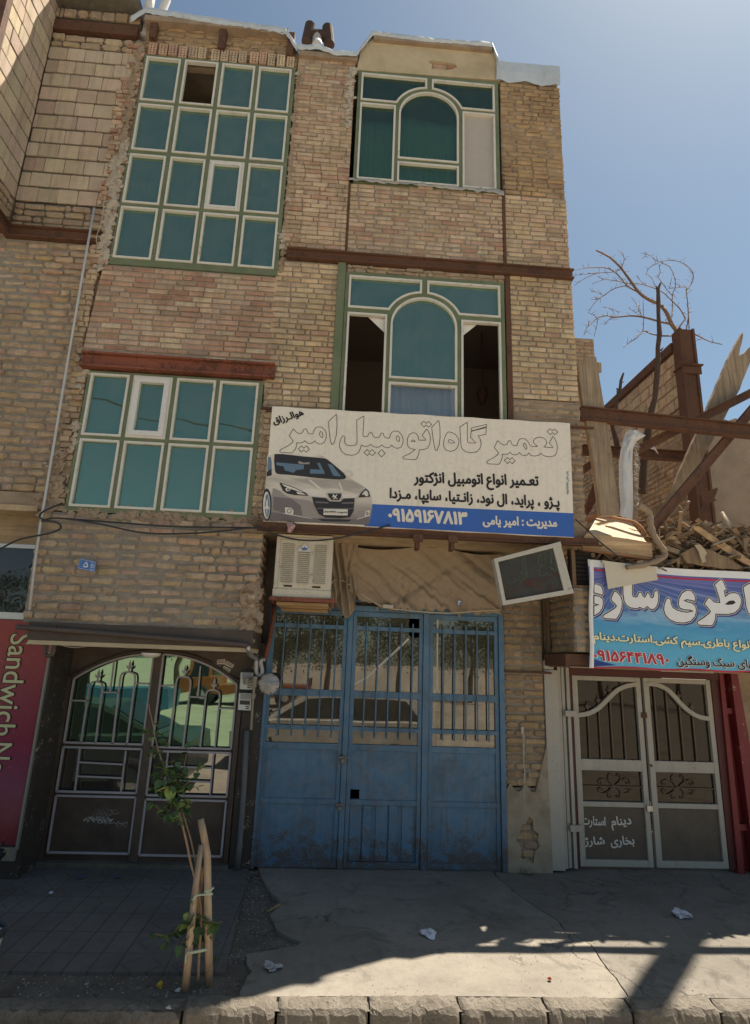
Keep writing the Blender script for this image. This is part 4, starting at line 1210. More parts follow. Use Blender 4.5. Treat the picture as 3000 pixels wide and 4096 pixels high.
H22 = [
 [(430,405),(455,420),(468,470),(460,498),(440,495),(415,460),(410,420)],
 [(182,625),(238,683),(182,740),(125,682)],
 [(770,475),(878,477),(880,470),(820,400),(890,302),(902,310),(940,380),(950,460),(940,540),(905,600),(840,625),(775,627),(768,690),(735,765),(715,783),(535,772),(517,755),(525,735),(620,690),(690,640),(710,622),(640,610),(600,580),(585,530),(590,450),(620,385),(675,358),(725,370),(760,420)],
 [(648,490),(665,472),(695,478),(712,495),(690,502),(655,498)],
 [(848,175),(885,213),(922,180),(970,230),(922,273),(885,238),(848,270),(800,218)],
 [(970,275),(1075,165),(1085,175),(1100,270),(1102,440),(1085,560),(1055,635),(1035,638),(1015,590),(990,430)],
 [(1235,345),(1290,355),(1355,395),(1395,455),(1398,530),(1370,600),(1320,640),(1260,652),(1200,635),(1165,590),(1155,530),(1170,450),(1205,370)],
 [(1245,465),(1290,478),(1330,505),(1325,520),(1280,522),(1240,512),(1232,490)],
 [(1415,268),(1525,195),(1533,205),(1532,480),(1540,510),(1560,520),(1640,522),(1663,516),(1578,422),(1593,337),(1831,277),(1823,384),(1701,409),(1738,469),(1748,539),(1728,609),(1678,659),(1603,672),(1520,662),(1465,630),(1435,580),(1425,480)],
]
H23 = [
 [(20,240),(25,205),(262,148),(260,185),(30,250)],
 [(380,515),(435,403),(450,415),(495,460),(540,475),(580,465),(600,415),(622,402),(640,412),(655,455),(680,480),(735,483),(748,460),(755,420),(785,380),(825,370),(875,382),(910,420),(945,480),(970,497),(1060,497),(1055,485),(1005,445),(998,410),(1025,370),(1080,350),(1140,355),(1190,390),(1208,430),(1195,470),(1162,505),(1300,515),(1302,505),(1245,440),(1305,340),(1320,350),(1360,430),(1375,510),(1365,590),(1335,640),(1280,658),(1200,655),(1150,635),(1112,603),(1080,635),(1020,648),(960,640),(925,598),(900,630),(850,642),(805,625),(777,590),(750,622),(705,630),(660,618),(628,588),(590,620),(510,618),(508,660),(485,735),(450,778),(285,770),(263,750),(270,725),(360,680),(435,625),(450,600),(430,570)],
 [(845,445),(870,450),(895,510),(890,540),(870,535),(840,480)],
 [(588,668),(625,705),(662,672),(712,722),(665,768),(625,732),(590,765),(540,715)],
 [(1255,217),(1295,250),(1330,222),(1380,270),(1335,312),(1297,278),(1258,310),(1213,262)],
]
for L, o in ((H21, (0, 0)), (H22, O2), (H23, O3)):
    for P in L: outline(hd, 21, add(P, o), SY, .0062, .0025)
hd.build('headline', M_print('grey outline print', (.04, .037, .042)), sign)
tx = MB()
def line(mb, s, v, xl, yl, xr, yr, h, bold, Y=SY, **k):
    a, b = QP(v, [(xl, yl), (xr, yr)], Y)
    letters(mb, s, a, b, h, Y, bold, **k)
line(tx, 'تعـمیر انواع اتومبیل انژکتور', 4, 772, 1096, 1364, 1112, .115, .045)
line(tx, 'پـژو ، پراید، ال نود، زانـتیا، سایپا، مـزدا', 4, 658, 1170, 1462, 1212, .108, .045)
line(tx, 'هوالـرزاق', 4, 112, 824, 256, 778, .075, .045)
tx.build('lettering', MT['ink'], sign)
tx = MB()
line(tx, '۰۹۱۵۹۱۶۷۸۱۳', 4, 650, 1277, 1026, 1296, .135, .05, arabic=False, lift=.004)
tx.build('lettering', MT['cream_ink'], sign); tx = MB()
line(tx, 'مدیریت : امیر یامی', 4, 1098, 1294, 1450, 1306, .092, .045, lift=.004)
tx.build('lettering', MT['cream_ink'], sign)
tx = MB()
MT['blue_small'] = M_print('blue small print', (.06, .2, .34))
line(tx, '۰۹۱۵۸۱۹۸۹۶۶', 4, 1504, 1156, 1502, 1098, .022, .03, arabic=False)
tx.build('lettering', MT['blue_small'], sign); tx = MB()
line(tx, 'چاپ الفی', 4, 1502, 1094, 1500, 1044, .022, .03)
tx.build('lettering', MT['blue_small'], sign)
# printed car
CARM = [M_print('silver print', (.60, .55, .48)), M_print('dark glass print', (.035, .035, .04)), M_print('blue grey print', (.12, .19, .26)), M_print('mid grey print', (.42, .37, .33)),
        M_print('pale print', (.66, .61, .54)), M_print('dark grey print', (.17, .145, .14)), M_print('shade grey print', (.30, .26, .24))]
def M_car_print(name, c, lo):
    m, nt, p = base_mat(name, .55, spec=.25)
    pos = coords(nt); sp = nd(nt, 'ShaderNodeSeparateXYZ'); nt.links.new(pos, sp.inputs[0])
    z = nd(nt, 'ShaderNodeMapRange', ins={'From Min': 3.42, 'From Max': 4.0}); nt.links.new(sp.outputs['Z'], z.inputs['Value'])
    zz = math_(nt, 'ADD', z.outputs[0], math_(nt, 'MULTIPLY', math_(nt, 'SUBTRACT', noise(nt, scaled(nt, pos, (1.5, 1, 5)), 2.2, 3, .5), .5), .5))
    nt.links.new(ramp(nt, zz, [(.05, lo), (.35, tuple((a + b) / 2 for a, b in zip(c, lo))), (.55, c), (.72, tuple(a * .72 for a in c)), (.9, c)]), p.inputs['Base Color']); return m
CARM[0] = M_car_print('silver print shading', (.62, .56, .48), (.24, .20, .185)); CARM[3] = M_car_print('bonnet print shading', (.50, .45, .39), (.30, .26, .23))
cp = MB()
LV = [0]
def cl(pts, mi, v=24, holes=()):
    LV[0] += 1
    shp(cp, v, pts, SY, .0025 + LV[0] * .00022, mi, holes)
cl([(95,130),(115,105),(160,108),(200,88),(320,92),(880,135),(940,170),(1040,245),(1165,360),(1240,420),(1340,490),(1440,545),(1500,600),(1540,700),(1545,830),(1520,960),(1490,1068),(40,1008),(45,800),(70,560),(85,400),(100,250)], 0)
cl(smooth_path([(380,415),(640,430),(900,440),(1230,450),(1390,520),(1420,570),(1340,640),(1150,590),(1000,560),(860,570),(640,500),(480,450),(380,415)], 3), 3)
cl([(660,440),(700,450),(880,590),(850,600)], 4); cl([(1080,480),(1100,480),(1145,600),(1130,605)], 4)
cl([(700,560),(850,590),(1350,660),(1300,695),(1150,700),(900,690),(680,660),(560,590)], 4)
cl(smooth_path([(200,92),(320,92),(600,125),(880,150),(950,185),(1060,275),(1165,370),(1160,437),(900,432),(600,400),(400,378),(235,362),(205,300),(195,180)], 3), 1)
cl([(225,205),(605,240),(600,300),(500,310),(460,352),(400,330),(345,320),(325,260),(225,245)], 2)
cl([(690,300),(880,310),(890,365),(690,360)], 2); cl([(930,225),(990,240),(1115,400),(1010,390)], 2); cl([(785,215),(825,212),(890,360),(865,365),(820,290)], 2)
cl([(525,195),(545,190),(600,210),(680,203),(685,232),(560,232),(528,220)], 6)
cl([(112,130),(148,136),(162,200),(160,380),(102,392),(106,250)], 2); cl([(95,340),(160,290),(163,385),(92,400)], 1)
cl(smooth_path([(180,560),(280,600),(400,690),(690,735),(745,800),(800,930),(830,985),(700,975),(340,910),(170,860),(160,700),(180,560)], 2), 6)
cl([(185,680),(430,705),(560,800),(590,945),(340,905),(180,860)], 5)
cl([(130,890),(330,912),(720,975),(1250,992),(1330,985),(1510,935),(1485,1068),(130,1012)], 5)
cl([(790,985),(1260,995),(1220,1025),(860,1018)], 1); cl([(1340,880),(1420,870),(1420,960),(1345,975)], 6)
cl([(320,905),(700,975),(720,985),(320,914)], 4); cl([(1330,985),(1510,935),(1512,944),(1340,992)], 4)
cl(ell(95, 790, 66, 225), 1); cl(ell(92, 800, 48, 190), 4); cl(ell(100, 800, 34, 160), 2)
for k in range(5):
    a = k * 1.2566 + .3
    cl([(96 + 9 * math.cos(a + 1.57), 805 + 30 * math.sin(a + 1.57)), (96 + 44 * math.cos(a), 805 + 180 * math.sin(a)), (96 - 9 * math.cos(a + 1.57), 805 - 30 * math.sin(a + 1.57))], 4)
cl([(268,487),(300,492),(470,550),(640,632),(668,668),(480,658),(380,640),(318,600)], 1)
cl([(300,500),(470,560),(600,622),(560,618),(430,575),(330,535)], 4); cl(ell(385, 580, 34, 27), 4); cl(ell(390, 582, 20, 16), 5); cl([(500,610),(590,632),(640,655),(520,645)], 4)
cl([(1455,566),(1500,610),(1517,680),(1352,692),(1380,640)], 1); cl([(1455,590),(1490,625),(1400,660),(1420,625)], 4); cl(ell(1465, 650, 28, 24), 4)
cl([(715,685),(910,700),(960,748),(1110,752),(1150,707),(1303,700),(1287,880),(1240,962),(1100,977),(900,967),(810,920),(750,800)], 1)
cl([(760,745),(940,755),(945,775),(765,765)], 5); cl([(1130,760),(1290,755),(1288,775),(1128,780)], 5); cl([(790,835),(1282,840),(1280,850),(795,846)], 5)
cl([(905,640),(922,626),(1135,626),(1138,650),(1125,695),(1090,745),(978,740),(938,692)], 0); cl([(932,636),(1124,636),(1115,690),(1084,730),(985,727),(950,688)], 1)
cl([(1000,660),(1012,648),(1024,652),(1020,664),(1040,668),(1056,652),(1066,650),(1058,668),(1046,682),(1050,696),(1068,706),(1062,716),(1046,704),(1036,700),(1030,712),(1012,718),(1008,708),(1020,704),(1022,690),(1010,684),(994,692),(990,682),(1008,674)], 4)
cl([(875,848),(1208,855),(1205,940),(873,932)], 4)
cl([(343,828),(430,833),(462,870),(457,927),(352,918)], 4); cl(ell(404, 878, 36, 36), 6); cl(ell(404, 878, 18, 20), 4)
cl([(1455,873),(1512,866),(1500,946),(1440,957)], 4); cl(ell(1476, 912, 18, 30), 6)
cl([(1165,380),(1165,345),(1195,325),(1245,330),(1280,372),(1270,400),(1235,412),(1190,395)], 0); cl([(1175,350),(1200,335),(1230,345),(1240,400),(1195,390)], 4)
cl([(775,120),(850,118),(905,150),(870,140)], 3)
cp.build('car_picture', CARM, sign)
tx = MB()
line(tx, 'عضویت ۲۷۳۲-۷۲۱', 24, 882, 905, 1202, 908, .020, .035, lift=.019)
tx.build('number_plate_lettering', MT['ink'], sign)

# ------------------------------------------------------------------ evaporative cooler on its tray
cool = thing('evaporative_cooler', 'cream metal evaporative cooler with three columns of louvres under the canopy', 'air cooler', (-.37, 6.2, 2.65))
MT['cooler'] = M_paint('chipped cream enamel', (.58, .52, .41), rust=.8, rustcol=(.17, .10, .06), thr=.595, var=.1, rough=.5, scale=9, dust=.18, streak=.25)
b_ = MB()
cx0, cx1, cz0, cz1, cy0, cy1 = -.665, -.075, 2.655, 3.315, 6.02, 6.5
b_.rect(cx0, cx1, cz0, cz1 - .03, cy0 + .012, cy1)
b_.rect(cx0 + .01, cx1 - .01, cz1 - .03, cz1, cy0 + .02, cy1)
b_.rect(cx0 - .004, cx1 + .004, cz0, cz0 + .085, cy0, cy0 + .05)
b_.rect(cx0 + .045, cx1 - .045, cz0 + .095, cz1 - .06, cy0 + .002, cy0 + .03)
b_.build('body', MT['cooler'], cool, bevel=.008)
l_ = MB()
rl = random.Random(3)
for cxm in (-.535, -.37, -.20):
    for k in range(20):
        z = lerp(cz0 + .15, cz1 - .115, k / 19)
        if abs(cxm + .37) < .01 and k > 15: continue
        w = .062
        y = cy0 - .001
        l_.add([(cxm - w, y, z + .010), (cxm + w, y, z + .010), (cxm + w * .96, y - .016, z - .004 + rl.uniform(-.001, .001)), (cxm - w * .96, y - .016, z - .004), (cxm - w * .96, y - .012, z - .008), (cxm + w * .96, y - .012, z - .008), (cxm - w, y + .002, z - .001), (cxm + w, y + .002, z - .001)],
               [(0, 1, 2, 3), (3, 2, 5, 4), (4, 5, 7, 6), (0, 3, 4, 6), (1, 7, 5, 2)])
l_.build('louvre_panel', MT['cooler'], cool)
l_ = MB()
for xx in (-.515, -.225):
    l_ = MB(); l_.rect(xx - .042, xx + .042, cz0 + .105, cz0 + .122, cy0 - .004, cy0 + .002); l_.build('drain_slot', MT['hole'], cool)
l_ = MB(); zc = cz1 - .155
l_.poly([(-.37 + a, cy0 - .014, zc + b) for a, b in ((0, .062), (.05, .012), (.078, -.03), (-.078, -.03), (-.05, .012))], (0, -1, 0), .012)
em = l_.build('emblem', M_plain('pale emblem enamel', (.55, .53, .47), .4), cool)
l_ = MB()
l_.poly([(-.37 + a, cy0 - .0155, zc + b) for a, b in ((-.042, .016), (-.012, .004), (0, .022), (.012, .004), (.042, .016), (.02, -.016), (-.02, -.016))], (0, -1, 0))
l_.build('emblem_wings', M_plain('blue emblem enamel', (.06, .14, .33), .4), em)
tr = thing('cooler_tray', 'rusty angle iron tray carrying the cream cooler', 'bracket', (-.35, 6.2, 2.6))
b_ = MB()
b_.rect(-.69, -.02, 2.612, 2.652, 5.985, 5.995); b_.rect(-.69, -.02, 2.642, 2.652, 5.996, 6.03); b_.rect(-.69, -.02, 2.612, 2.652, 6.5, 6.51)
b_.rect(-.69, -.68, 2.612, 2.652, 5.996, 6.499); b_.rect(-.03, -.02, 2.612, 2.652, 5.996, 6.499)
b_.build('tray_frame', MT['rust_red'], tr)
b_ = MB(); b_.rect(-.62, -.09, 2.575, 2.608, 6.05, 6.09); b_.rect(-.62, -.09, 2.575, 2.608, 6.35, 6.39); b_.rect(-.60, -.10, 2.540, 2.573, 6.40, 6.44); b_.build('support_batten', M_wood('worn batten', (.40, .25, .13), axis=0), tr)

# ------------------------------------------------------------------ chalkboard box hanging askew
CY = 5.79
cb = thing('chalkboard_sign', 'black chalkboard in a dirty white frame hanging askew under the canopy', 'sign', (2.0, 5.8, 2.6))
q = [Vector((Q(0, x, y, CY).x, 0, Q(0, x, y, CY).z)) for x, y in ((1976, 2235), (2242, 2166), (2296, 2372), (2012, 2421))]
def inb(u, v): return q[0] * (1 - u) * (1 - v) + q[1] * u * (1 - v) + q[2] * u * v + q[3] * (1 - u) * v
fr = MB()
def quadbar(u0, u1, v0, v1, y0, y1, mbx):
    P = [inb(u0, v0), inb(u1, v0), inb(u1, v1), inb(u0, v1)]
    V = [(p.x, y0, p.z) for p in P] + [(p.x, y1, p.z) for p in P]
    mbx.add(V, [(0, 1, 2, 3), (7, 6, 5, 4), (0, 4, 5, 1), (1, 5, 6, 2), (2, 6, 7, 3), (3, 7, 4, 0)])
quadbar(0, 1, 0, .085, CY, CY + .10, fr); quadbar(0, 1, .915, 1, CY, CY + .10, fr); quadbar(0, .05, .085, .915, CY, CY + .10, fr); quadbar(.875, .925, .085, .915, CY, CY + .10, fr); quadbar(.925, 1, .085, .915, CY + .012, CY + .10, fr)
fr.build('frame', M_paint('dirty white frame', (.46, .43, .37), rust=.6, rustcol=(.33, .24, .12), thr=.58, var=.1, scale=8), cb)
fr = MB(); quadbar(.05, .875, .085, .915, CY + .022, CY + .06, fr); fr.build('board', M_plain('dusty black board', (.045, .045, .04), .8, var=.3, scale=6), cb)
def chalk(paths, mat, name, w=.0045):
    g = MB()
    for P in paths:
        pts = [inb(u, v) for u, v in P]
        for a, b in zip(pts[:-1], pts[1:]): g.bar((a.x, CY + .0205, a.z), (b.x, CY + .0205, b.z), w, .002, up=(0, 1, 0))
    return g.build(name, mat, cb)
# coordinates taken inside the board (fractions)
chalk([[(.13,.50),(.14,.56),(.22,.58),(.25,.49),(.27,.55),(.31,.55),(.33,.43),(.36,.38),(.37,.55),(.33,.57),(.31,.62)],
       [(.37,.55),(.42,.53),(.44,.12),(.39,.20),(.41,.53)],
       [(.66,.56),(.60,.55),(.61,.42),(.72,.34),(.75,.12),(.66,.18),(.68,.30),(.64,.37),(.62,.27),(.69,.08)],
       [(.66,.56),(.70,.52),(.74,.58),(.79,.52),(.77,.40),(.80,.50),(.83,.15),(.80,.22),(.81,.50),(.85,.52),(.86,.10),(.83,.14)],
       [(.86,.52),(.87,.30),(.80,.02),(.855,.08),(.84,.22),(.87,.42)],
       [(.765,.06),(.79,.02),(.80,.08),(.775,.13),(.765,.06)]], M_plain('green chalk', (.095, .13, .09), .9), 'chalk_lettering')
chalk([[(.08,.62),(.12,.61),(.13,.70),(.12,.78),(.20,.76),(.25,.66),(.28,.74),(.34,.70),(.36,.56),(.38,.72),(.39,.54),(.41,.72),(.42,.54),(.44,.74),(.45,.56),(.47,.72),(.50,.56)],
       [(.50,.56),(.54,.60),(.50,.74),(.56,.78),(.60,.64),(.54,.64),(.58,.92),(.50,1.0),(.45,.93)],
       [(.60,.68),(.64,.66),(.66,.60),(.68,.66),(.74,.66),(.75,.58),(.78,.60),(.79,.48),(.81,.60),(.86,.62),(.87,.56)],
       [(.12,.78),(.08,.95)], [(.66,.82),(.68,.76),(.70,.84),(.67,.88),(.66,.82)], [(.70,.80),(.73,.76),(.74,.84),(.71,.86),(.70,.80)], [(.14,.92),(.16,.86),(.18,.93),(.15,.97),(.14,.92)], [(.19,.90),(.21,.86),(.22,.93),(.20,.95),(.19,.90)]],
      M_plain('red chalk', (.13, .04, .03), .9), 'chalk_lettering')

# ------------------------------------------------------------------ tarpaulin above the blue door
tp = thing('tarpaulin', 'dusty brown cloth tarpaulin sagging above the blue door', 'tarpaulin', (.9, 6.5, 2.6))
MT['tarp'] = M_plaster('dusty tarpaulin cloth', (.34, .26, .18), (.25, .185, .125), 2.5, .5, .12)
def cloth(name, x0, x1, zt, zb, y, seed, nx=90, nz=34, amp=.035, diag=1.0, lean=0):
    r = random.Random(seed)
    V, F = [], []
    for j in range(nz + 1):
        t = j / nz
        for i in range(nx + 1):
            s = i / nx
            zbt = zb(s); ztp = zt(s)
            f = 1.3 * mnoise.noise(Vector((s * 7 - t * 3.2 * diag, t * .8, seed))) + .6 * mnoise.noise(Vector((s * 17 - t * 9 * diag, t * 1.6, seed + 5))) + .5 * mnoise.noise(Vector((s * 3, t * 2.5, seed + 9))) + .25 * abs(mnoise.noise(Vector((s * 30 + t * 11, t * 5, seed)))) + .5 * math.exp(-((s * 1.25 - (1 - t) * .75 - .28) / .05) ** 2)
            V.append((lerp(x0, x1, s) + .012 * mnoise.noise(Vector((t * 5, seed, s))), y + amp * f * (.35 + .65 * math.sin(t * 2.6)) - lean * t * .1, lerp(ztp, zbt, t)))
    for j in range(nz):
        for i in range(nx):
            a = j * (nx + 1) + i
            F.append((a, a + 1, a + nx + 2, a + nx + 1))
    mb = MB(); mb.add(V, F)
    return mb.build(name, MT['tarp'], tp, smooth=True)
rt = random.Random(12)
rag = [rt.uniform(-.03, .03) for _ in range(60)]
def zbot(s):
    k = s * 45; i = int(k)
    base = 2.63 + (.16 * max(0, 1 - s / .22) if s < .22 else 0) - .01
    return base + lerp(rag[i], rag[i + 1], k - i)
cloth('cloth', .12, 1.86, lambda s: 3.31 - .03 * math.sin(s * 9), zbot, YD - .14, 3, nx=130, nz=50, amp=.065)
cloth('hanging_fold', -.08, .20, lambda s: 3.33, lambda s: 2.56 + .06 * math.sin(s * 7), YD - .17, 9, nx=30, nz=26, amp=.07)
t2 = MB()
for xx, ww, ll in ((.42, .05, .05), (1.34, .06, .11), (1.60, .07, .05), (.80, .04, .04)):
    t2.poly([(xx, YD - .085, 2.64), (xx + ww, YD - .085, 2.645), (xx + ww * .6, YD - .09, 2.64 - ll)], (0, -1, 0), .004)
t2.build('torn_rag', MT['tarp'], tp)
tb_ = MB(); tb_.rect(.12, .60, 2.84, 2.87, YD - .02, YD + .03); tb_.rect(.12, 1.85, 2.70, 2.73, YD - .0, YD + .05); tb_.build('transom_rail', MT['blue'], bld)
wr = MB(); wr.rect(.12, 1.86, 2.66, 3.32, YD + .12, YD + .16); wr.build('wall_core', MT['mud'], bld)
cord = thing('power_cord', 'thin pale cord looping from the cooler across the bottom of the tarpaulin', 'cord', (.5, 6.45, 2.7))
cm = MB()
P = [Q(7, x, y, YD - .16) for x, y in ((520, 470), (545, 410), (575, 385), (620, 400), (700, 460), (790, 520), (860, 548), (960, 560), (1080, 572), (1200, 578), (1320, 572), (1420, 564), (1510, 560))]
P[0].y = 6.3; P[1].y = 6.35
cm.tube(smooth_path([tuple(p) for p in P], 5), .006, 6)
cm.build('cord', M_plain('pale cord', (.50, .42, .28), .7), cord)
sk = MB(); p = Q(7, 865, 540, YD - .17); sk.rect(p.x - .06, p.x + .06, p.z - .02, p.z + .02, p.y - .02, p.y + .02); sk.build('cable_clip', M_plain('dirty clip', (.45, .40, .33), .7), cord, bevel=.008)
bt = thing('paper_tag', 'small blue and white paper tag caught at the bottom of the tarpaulin', 'tag', (1.3, 6.5, 2.75))
k = MB(); a = Q(7, 1262, 502, YD - .175); b = Q(7, 1288, 536, YD - .175); k.rect(a.x, b.x, b.z, a.z, a.y, a.y + .004); k.build('paper', M_plain('faded blue paper', (.10, .17, .32), .8), bt)
k = MB(); k.rect(lerp(a.x, b.x, .2), lerp(a.x, b.x, .75), lerp(b.z, a.z, .55), lerp(b.z, a.z, .85), a.y - .0015, a.y - .0005); k.rect(lerp(a.x, b.x, .2), lerp(a.x, b.x, .5), lerp(b.z, a.z, .15), lerp(b.z, a.z, .45), a.y - .0015, a.y - .0005); k.build('paper_print', M_plain('pale paper', (.6, .6, .58), .8), bt)
# ------------------------------------------------------------------ battery workshop on the right: white door, jambs, banner
YW = 6.75
rbld = thing('brick_workshop', 'low brick workshop with white double doors in a red frame, its upper floor in ruins', 'building', (3.4, 6.9, 0))
MT['white_paint'] = M_paint('dirty white door paint', (.37, .345, .30), rust=.7, rustcol=(.24, .14, .09), thr=.60, var=.12, scale=6, streak=.3, dust=.1)
MT['red_paint'] = M_paint('chipped red paint', (.17, .016, .02), rust=.9, rustcol=(.42, .36, .28), thr=.615, var=.3, rough=.5, scale=5, streak=.3)
MT['panel_brown'] = M_paint('dull brown panel', (.085, .066, .050), rust=.3, rustcol=(.16, .13, .10), thr=.6, var=.2, rough=.6, dust=.1)
MT['bar_brown'] = M_paint('brown bar paint', (.11, .075, .05), rust=.5, thr=.6, rough=.6)
MT['glass_dirty'] = M_glass('grimy glass', (.4, .38, .35), .06, (.08, .07, .06), dirt=.16, dcol=(.10, .085, .07))
dw = MB(); dw.rect(2.66, 4.42, 1.985, 2.06, YW - .06, YW + .05); dw.rect(2.655, 2.69, .02, 1.984, YW - .03, YW + .05); dw.rect(4.335, 4.42, .02, 1.984, YW - .04, YW + .05)
wd = dw.build('workshop_door', M_paint('dull red frame paint', (.085, .020, .018), rust=.7, rustcol=(.06, .04, .03), thr=.55, var=.3, rough=.6), rbld, label='white double door with curved rails and brown bars in a red frame')
def bar_path(mb, pts, w, y0, y1):
    n = len(pts); V = []
    for i, p in enumerate(pts):
        p = Vector(p); a = Vector(pts[max(0, i - 1)]); b = Vector(pts[min(n - 1, i + 1)])
        t = (b - a).normalized(); nn = Vector((-t.y, t.x)) * w / 2
        for q, y in ((p + nn, y0), (p - nn, y0), (p - nn, y1), (p + nn, y1)): V.append((q.x, y, q.y))
    F = [(0, 1, 2, 3), tuple((n - 1) * 4 + k for k in (3, 2, 1, 0))]
    for i in range(n - 1):
        for k in range(4): F.append((i * 4 + k, i * 4 + (k + 1) % 4, i * 4 + 4 + (k + 1) % 4, i * 4 + 4 + k))
    mb.add(V, F)
for side, (a, b) in ((-1, (2.70, 3.50)), (1, (3.535, 4.33))):
    l = MB(); y0 = YW - .03
    l.rect(a, a + .062, .035, 1.98, y0, YW + .02); l.rect(b - .055, b, .035, 1.98, y0, YW + .02)
    for z0, z1 in ((1.93, 1.98), (.98, 1.095), (.615, .665), (.035, .10)): l.rect(a + .062, b - .055, z0, z1, y0 + .002, YW + .02)
    C = [(135, 478), (230, 465), (320, 420), (400, 345), (480, 268), (560, 228), (655, 210)] if side < 0 else [(742, 205), (830, 215), (920, 255), (990, 322), (1060, 400), (1150, 470), (1220, 498), (1285, 508)]
    P = [(Q(28, x, y, YW).x, Q(28, x, y, YW).z) for x, y in C]
    bar_path(l, smooth_path(P, 4), .048, y0 - .006, YW + .01)
    leaf = l.build('door_leaf', MT['white_paint'], wd, bevel=.003)
    l = MB(); l.rect(a + .05, b - .05, .09, .63, YW - .004, YW + .006); l.build('panel', MT['panel_brown'], leaf)
    l = MB(); l.rect(a + .05, b - .05, 1.08, 1.94, YW + .012, YW + .016); l.rect(a + .05, b - .05, .655, .99, YW + .012, YW + .016); l.build('pane', MT['glass_dirty'], leaf)
    g = MB()
    xs_ = (258, 358, 462, 570) if side < 0 else (860, 965, 1075, 1185)
    for x in xs_:
        zt = Q(28, x, 850, YW)
        xx = zt.x
        zc = np.interp(xx, [p[0] for p in P], [p[1] for p in P])
        g.rect(xx - .008, xx + .008, 1.09, zc, YW - .012, YW + .002)
        if abs(x - (358 if side < 0 else 1075)) < 220 and zc < 1.86:
            g.poly([(xx + u, YW - .012, zc + .02 + v) for u, v in ((-.008, 0), (.008, 0), (.006, .03), (.024, .045), (.026, .065), (.008, .06), (0, .11), (-.008, .06), (-.026, .065), (-.024, .045), (-.006, .03))], (0, -1, 0), .01)
    cx, cy = (475, 1095) if side < 0 else (1030, 1105)
    top = [(-22, -92), (-38, -104), (-50, -92), (-53, -60), (-36, -25), (0, 0), (36, -25), (53, -60), (50, -92), (38, -104), (22, -92), (30, -82)]
    sd_ = [(0, 0), (-50, -42), (-95, -64), (-130, -52), (-138, -28), (-118, -16), (-108, -32)]
    for pth in (top, [(x, -y) for x, y in top], sd_, [(-x, y) for x, y in sd_], [(x, -y) for x, y in sd_], [(-x, -y) for x, y in sd_]):
        pp_ = smooth_path([tuple(Q(28, cx + x, cy + y, YW - .005)) for x, y in pth], 4)
        g.tube(pp_, .0055, 5)
    g.rect(a + .062, b - .055, .812, .824, YW - .012, YW - .002)
    g.build('grille', MT['bar_brown'], leaf)
pl_ = MB(); p = Q(28, 780, 1280, YW - .06); pl_.rect(p.x - .028, p.x + .035, p.z - .045, p.z + .012, p.y, p.y + .025)
pl_.tube([(p.x - .012, p.y + .012, p.z + .01), (p.x - .012, p.y + .012, p.z + .045), (p.x, p.y + .012, p.z + .06), (p.x + .014, p.y + .012, p.z + .045), (p.x + .014, p.y + .012, p.z + .01)], .005, 6)
pl_.build('padlock', M_plain('bright padlock', (.45, .43, .38), .4, .6), wd, bevel=.003)
hh = MB(); p = Q(28, 735, 480, YW - .045); hh.rect(p.x - .03, p.x + .03, p.z - .03, p.z + .025, p.y, p.y + .02); hh.build('hasp', MT['rust'], wd)
k_ = MB(); p = Q(28, 795, 918, YW - .04); k_.lathe((p.x, p.y, p.z), [(0, -.004), (.014, -.003), (.014, .006)], 12, 'y'); k_.build('keyhole', MT['rust'], wd)
MT['brush'] = M_print('white brush paint', (.60, .58, .54))
tx = MB()
line(tx, 'دینام', 28, 445, 1440, 622, 1425, .085, .028, Y=YW - .006)
tx.build('painted_lettering', MT['brush'], wd); tx = MB(); line(tx, 'استارت', 28, 190, 1425, 395, 1440, .085, .028, Y=YW - .006)
tx.build('painted_lettering', MT['brush'], wd); tx = MB(); line(tx, 'بخاری', 28, 440, 1610, 648, 1600, .085, .028, Y=YW - .006)
tx.build('painted_lettering', MT['brush'], wd); tx = MB(); line(tx, 'شارژ', 28, 212, 1605, 390, 1600, .075, .028, Y=YW - .006)
tx.build('painted_lettering', MT['brush'], wd)
iw = MB(); iw.rect(2.5, 4.8, 0, 2.2, 8.6, 8.7); iw.build('wall_core', MT['dark'], rbld)
# jambs on the left of the white door
j_ = MB(); j_.rect(2.345, 2.50, .02, 2.03, YD - .02, YD + .18); j_.rect(2.345, 2.46, 2.035, 2.13, YD - .01, YD + .18)
j_.build('steel_jamb', MT['white_paint'], rbld, bevel=.004)
j_ = MB()
for k in range(3): j_.rect(2.51 + k * .05, 2.545 + k * .05, .03, 2.07, YD + .02 + (.02 if k % 2 else 0), YD + .12)
j_.rect(2.505, 2.655, .03, 2.07, YD + .08, YD + .14)
for z in (1.57, .42): j_.rect(2.57, 2.70, z - .03, z + .03, YD - .02, YD + .019)
j_.build('corrugated_jamb', MT['white_paint'], rbld)
# red jambs on the right
j_ = MB()
def slant(mb, x0t, x1t, x0b, x1b, zt, zb, y0, y1):
    V = [(x0b, y0, zb), (x1b, y0, zb), (x1t, y0, zt), (x0t, y0, zt), (x0b, y1, zb), (x1b, y1, zb), (x1t, y1, zt), (x0t, y1, zt)]
    mb.add(V, [(0, 1, 2, 3), (7, 6, 5, 4), (0, 4, 5, 1), (1, 5, 6, 2), (2, 6, 7, 3), (3, 7, 4, 0)])
slant(j_, 4.425, 4.47, 4.40, 4.47, 2.10, .0, YW - .07, YW + .02)
slant(j_, 4.54, 4.62, 4.57, 4.76, 2.10, .0, YW - .10, YW + .02)
j_.rect(4.472, 4.54, 1.62, 1.68, YW - .06, YW + .01); j_.rect(4.472, 4.565, .42, .48, YW - .06, YW + .01); j_.rect(4.472, 4.56, 0, 2.1, YW + .015, YW + .03)
j_.build('red_jamb', MT['red_paint'], rbld)
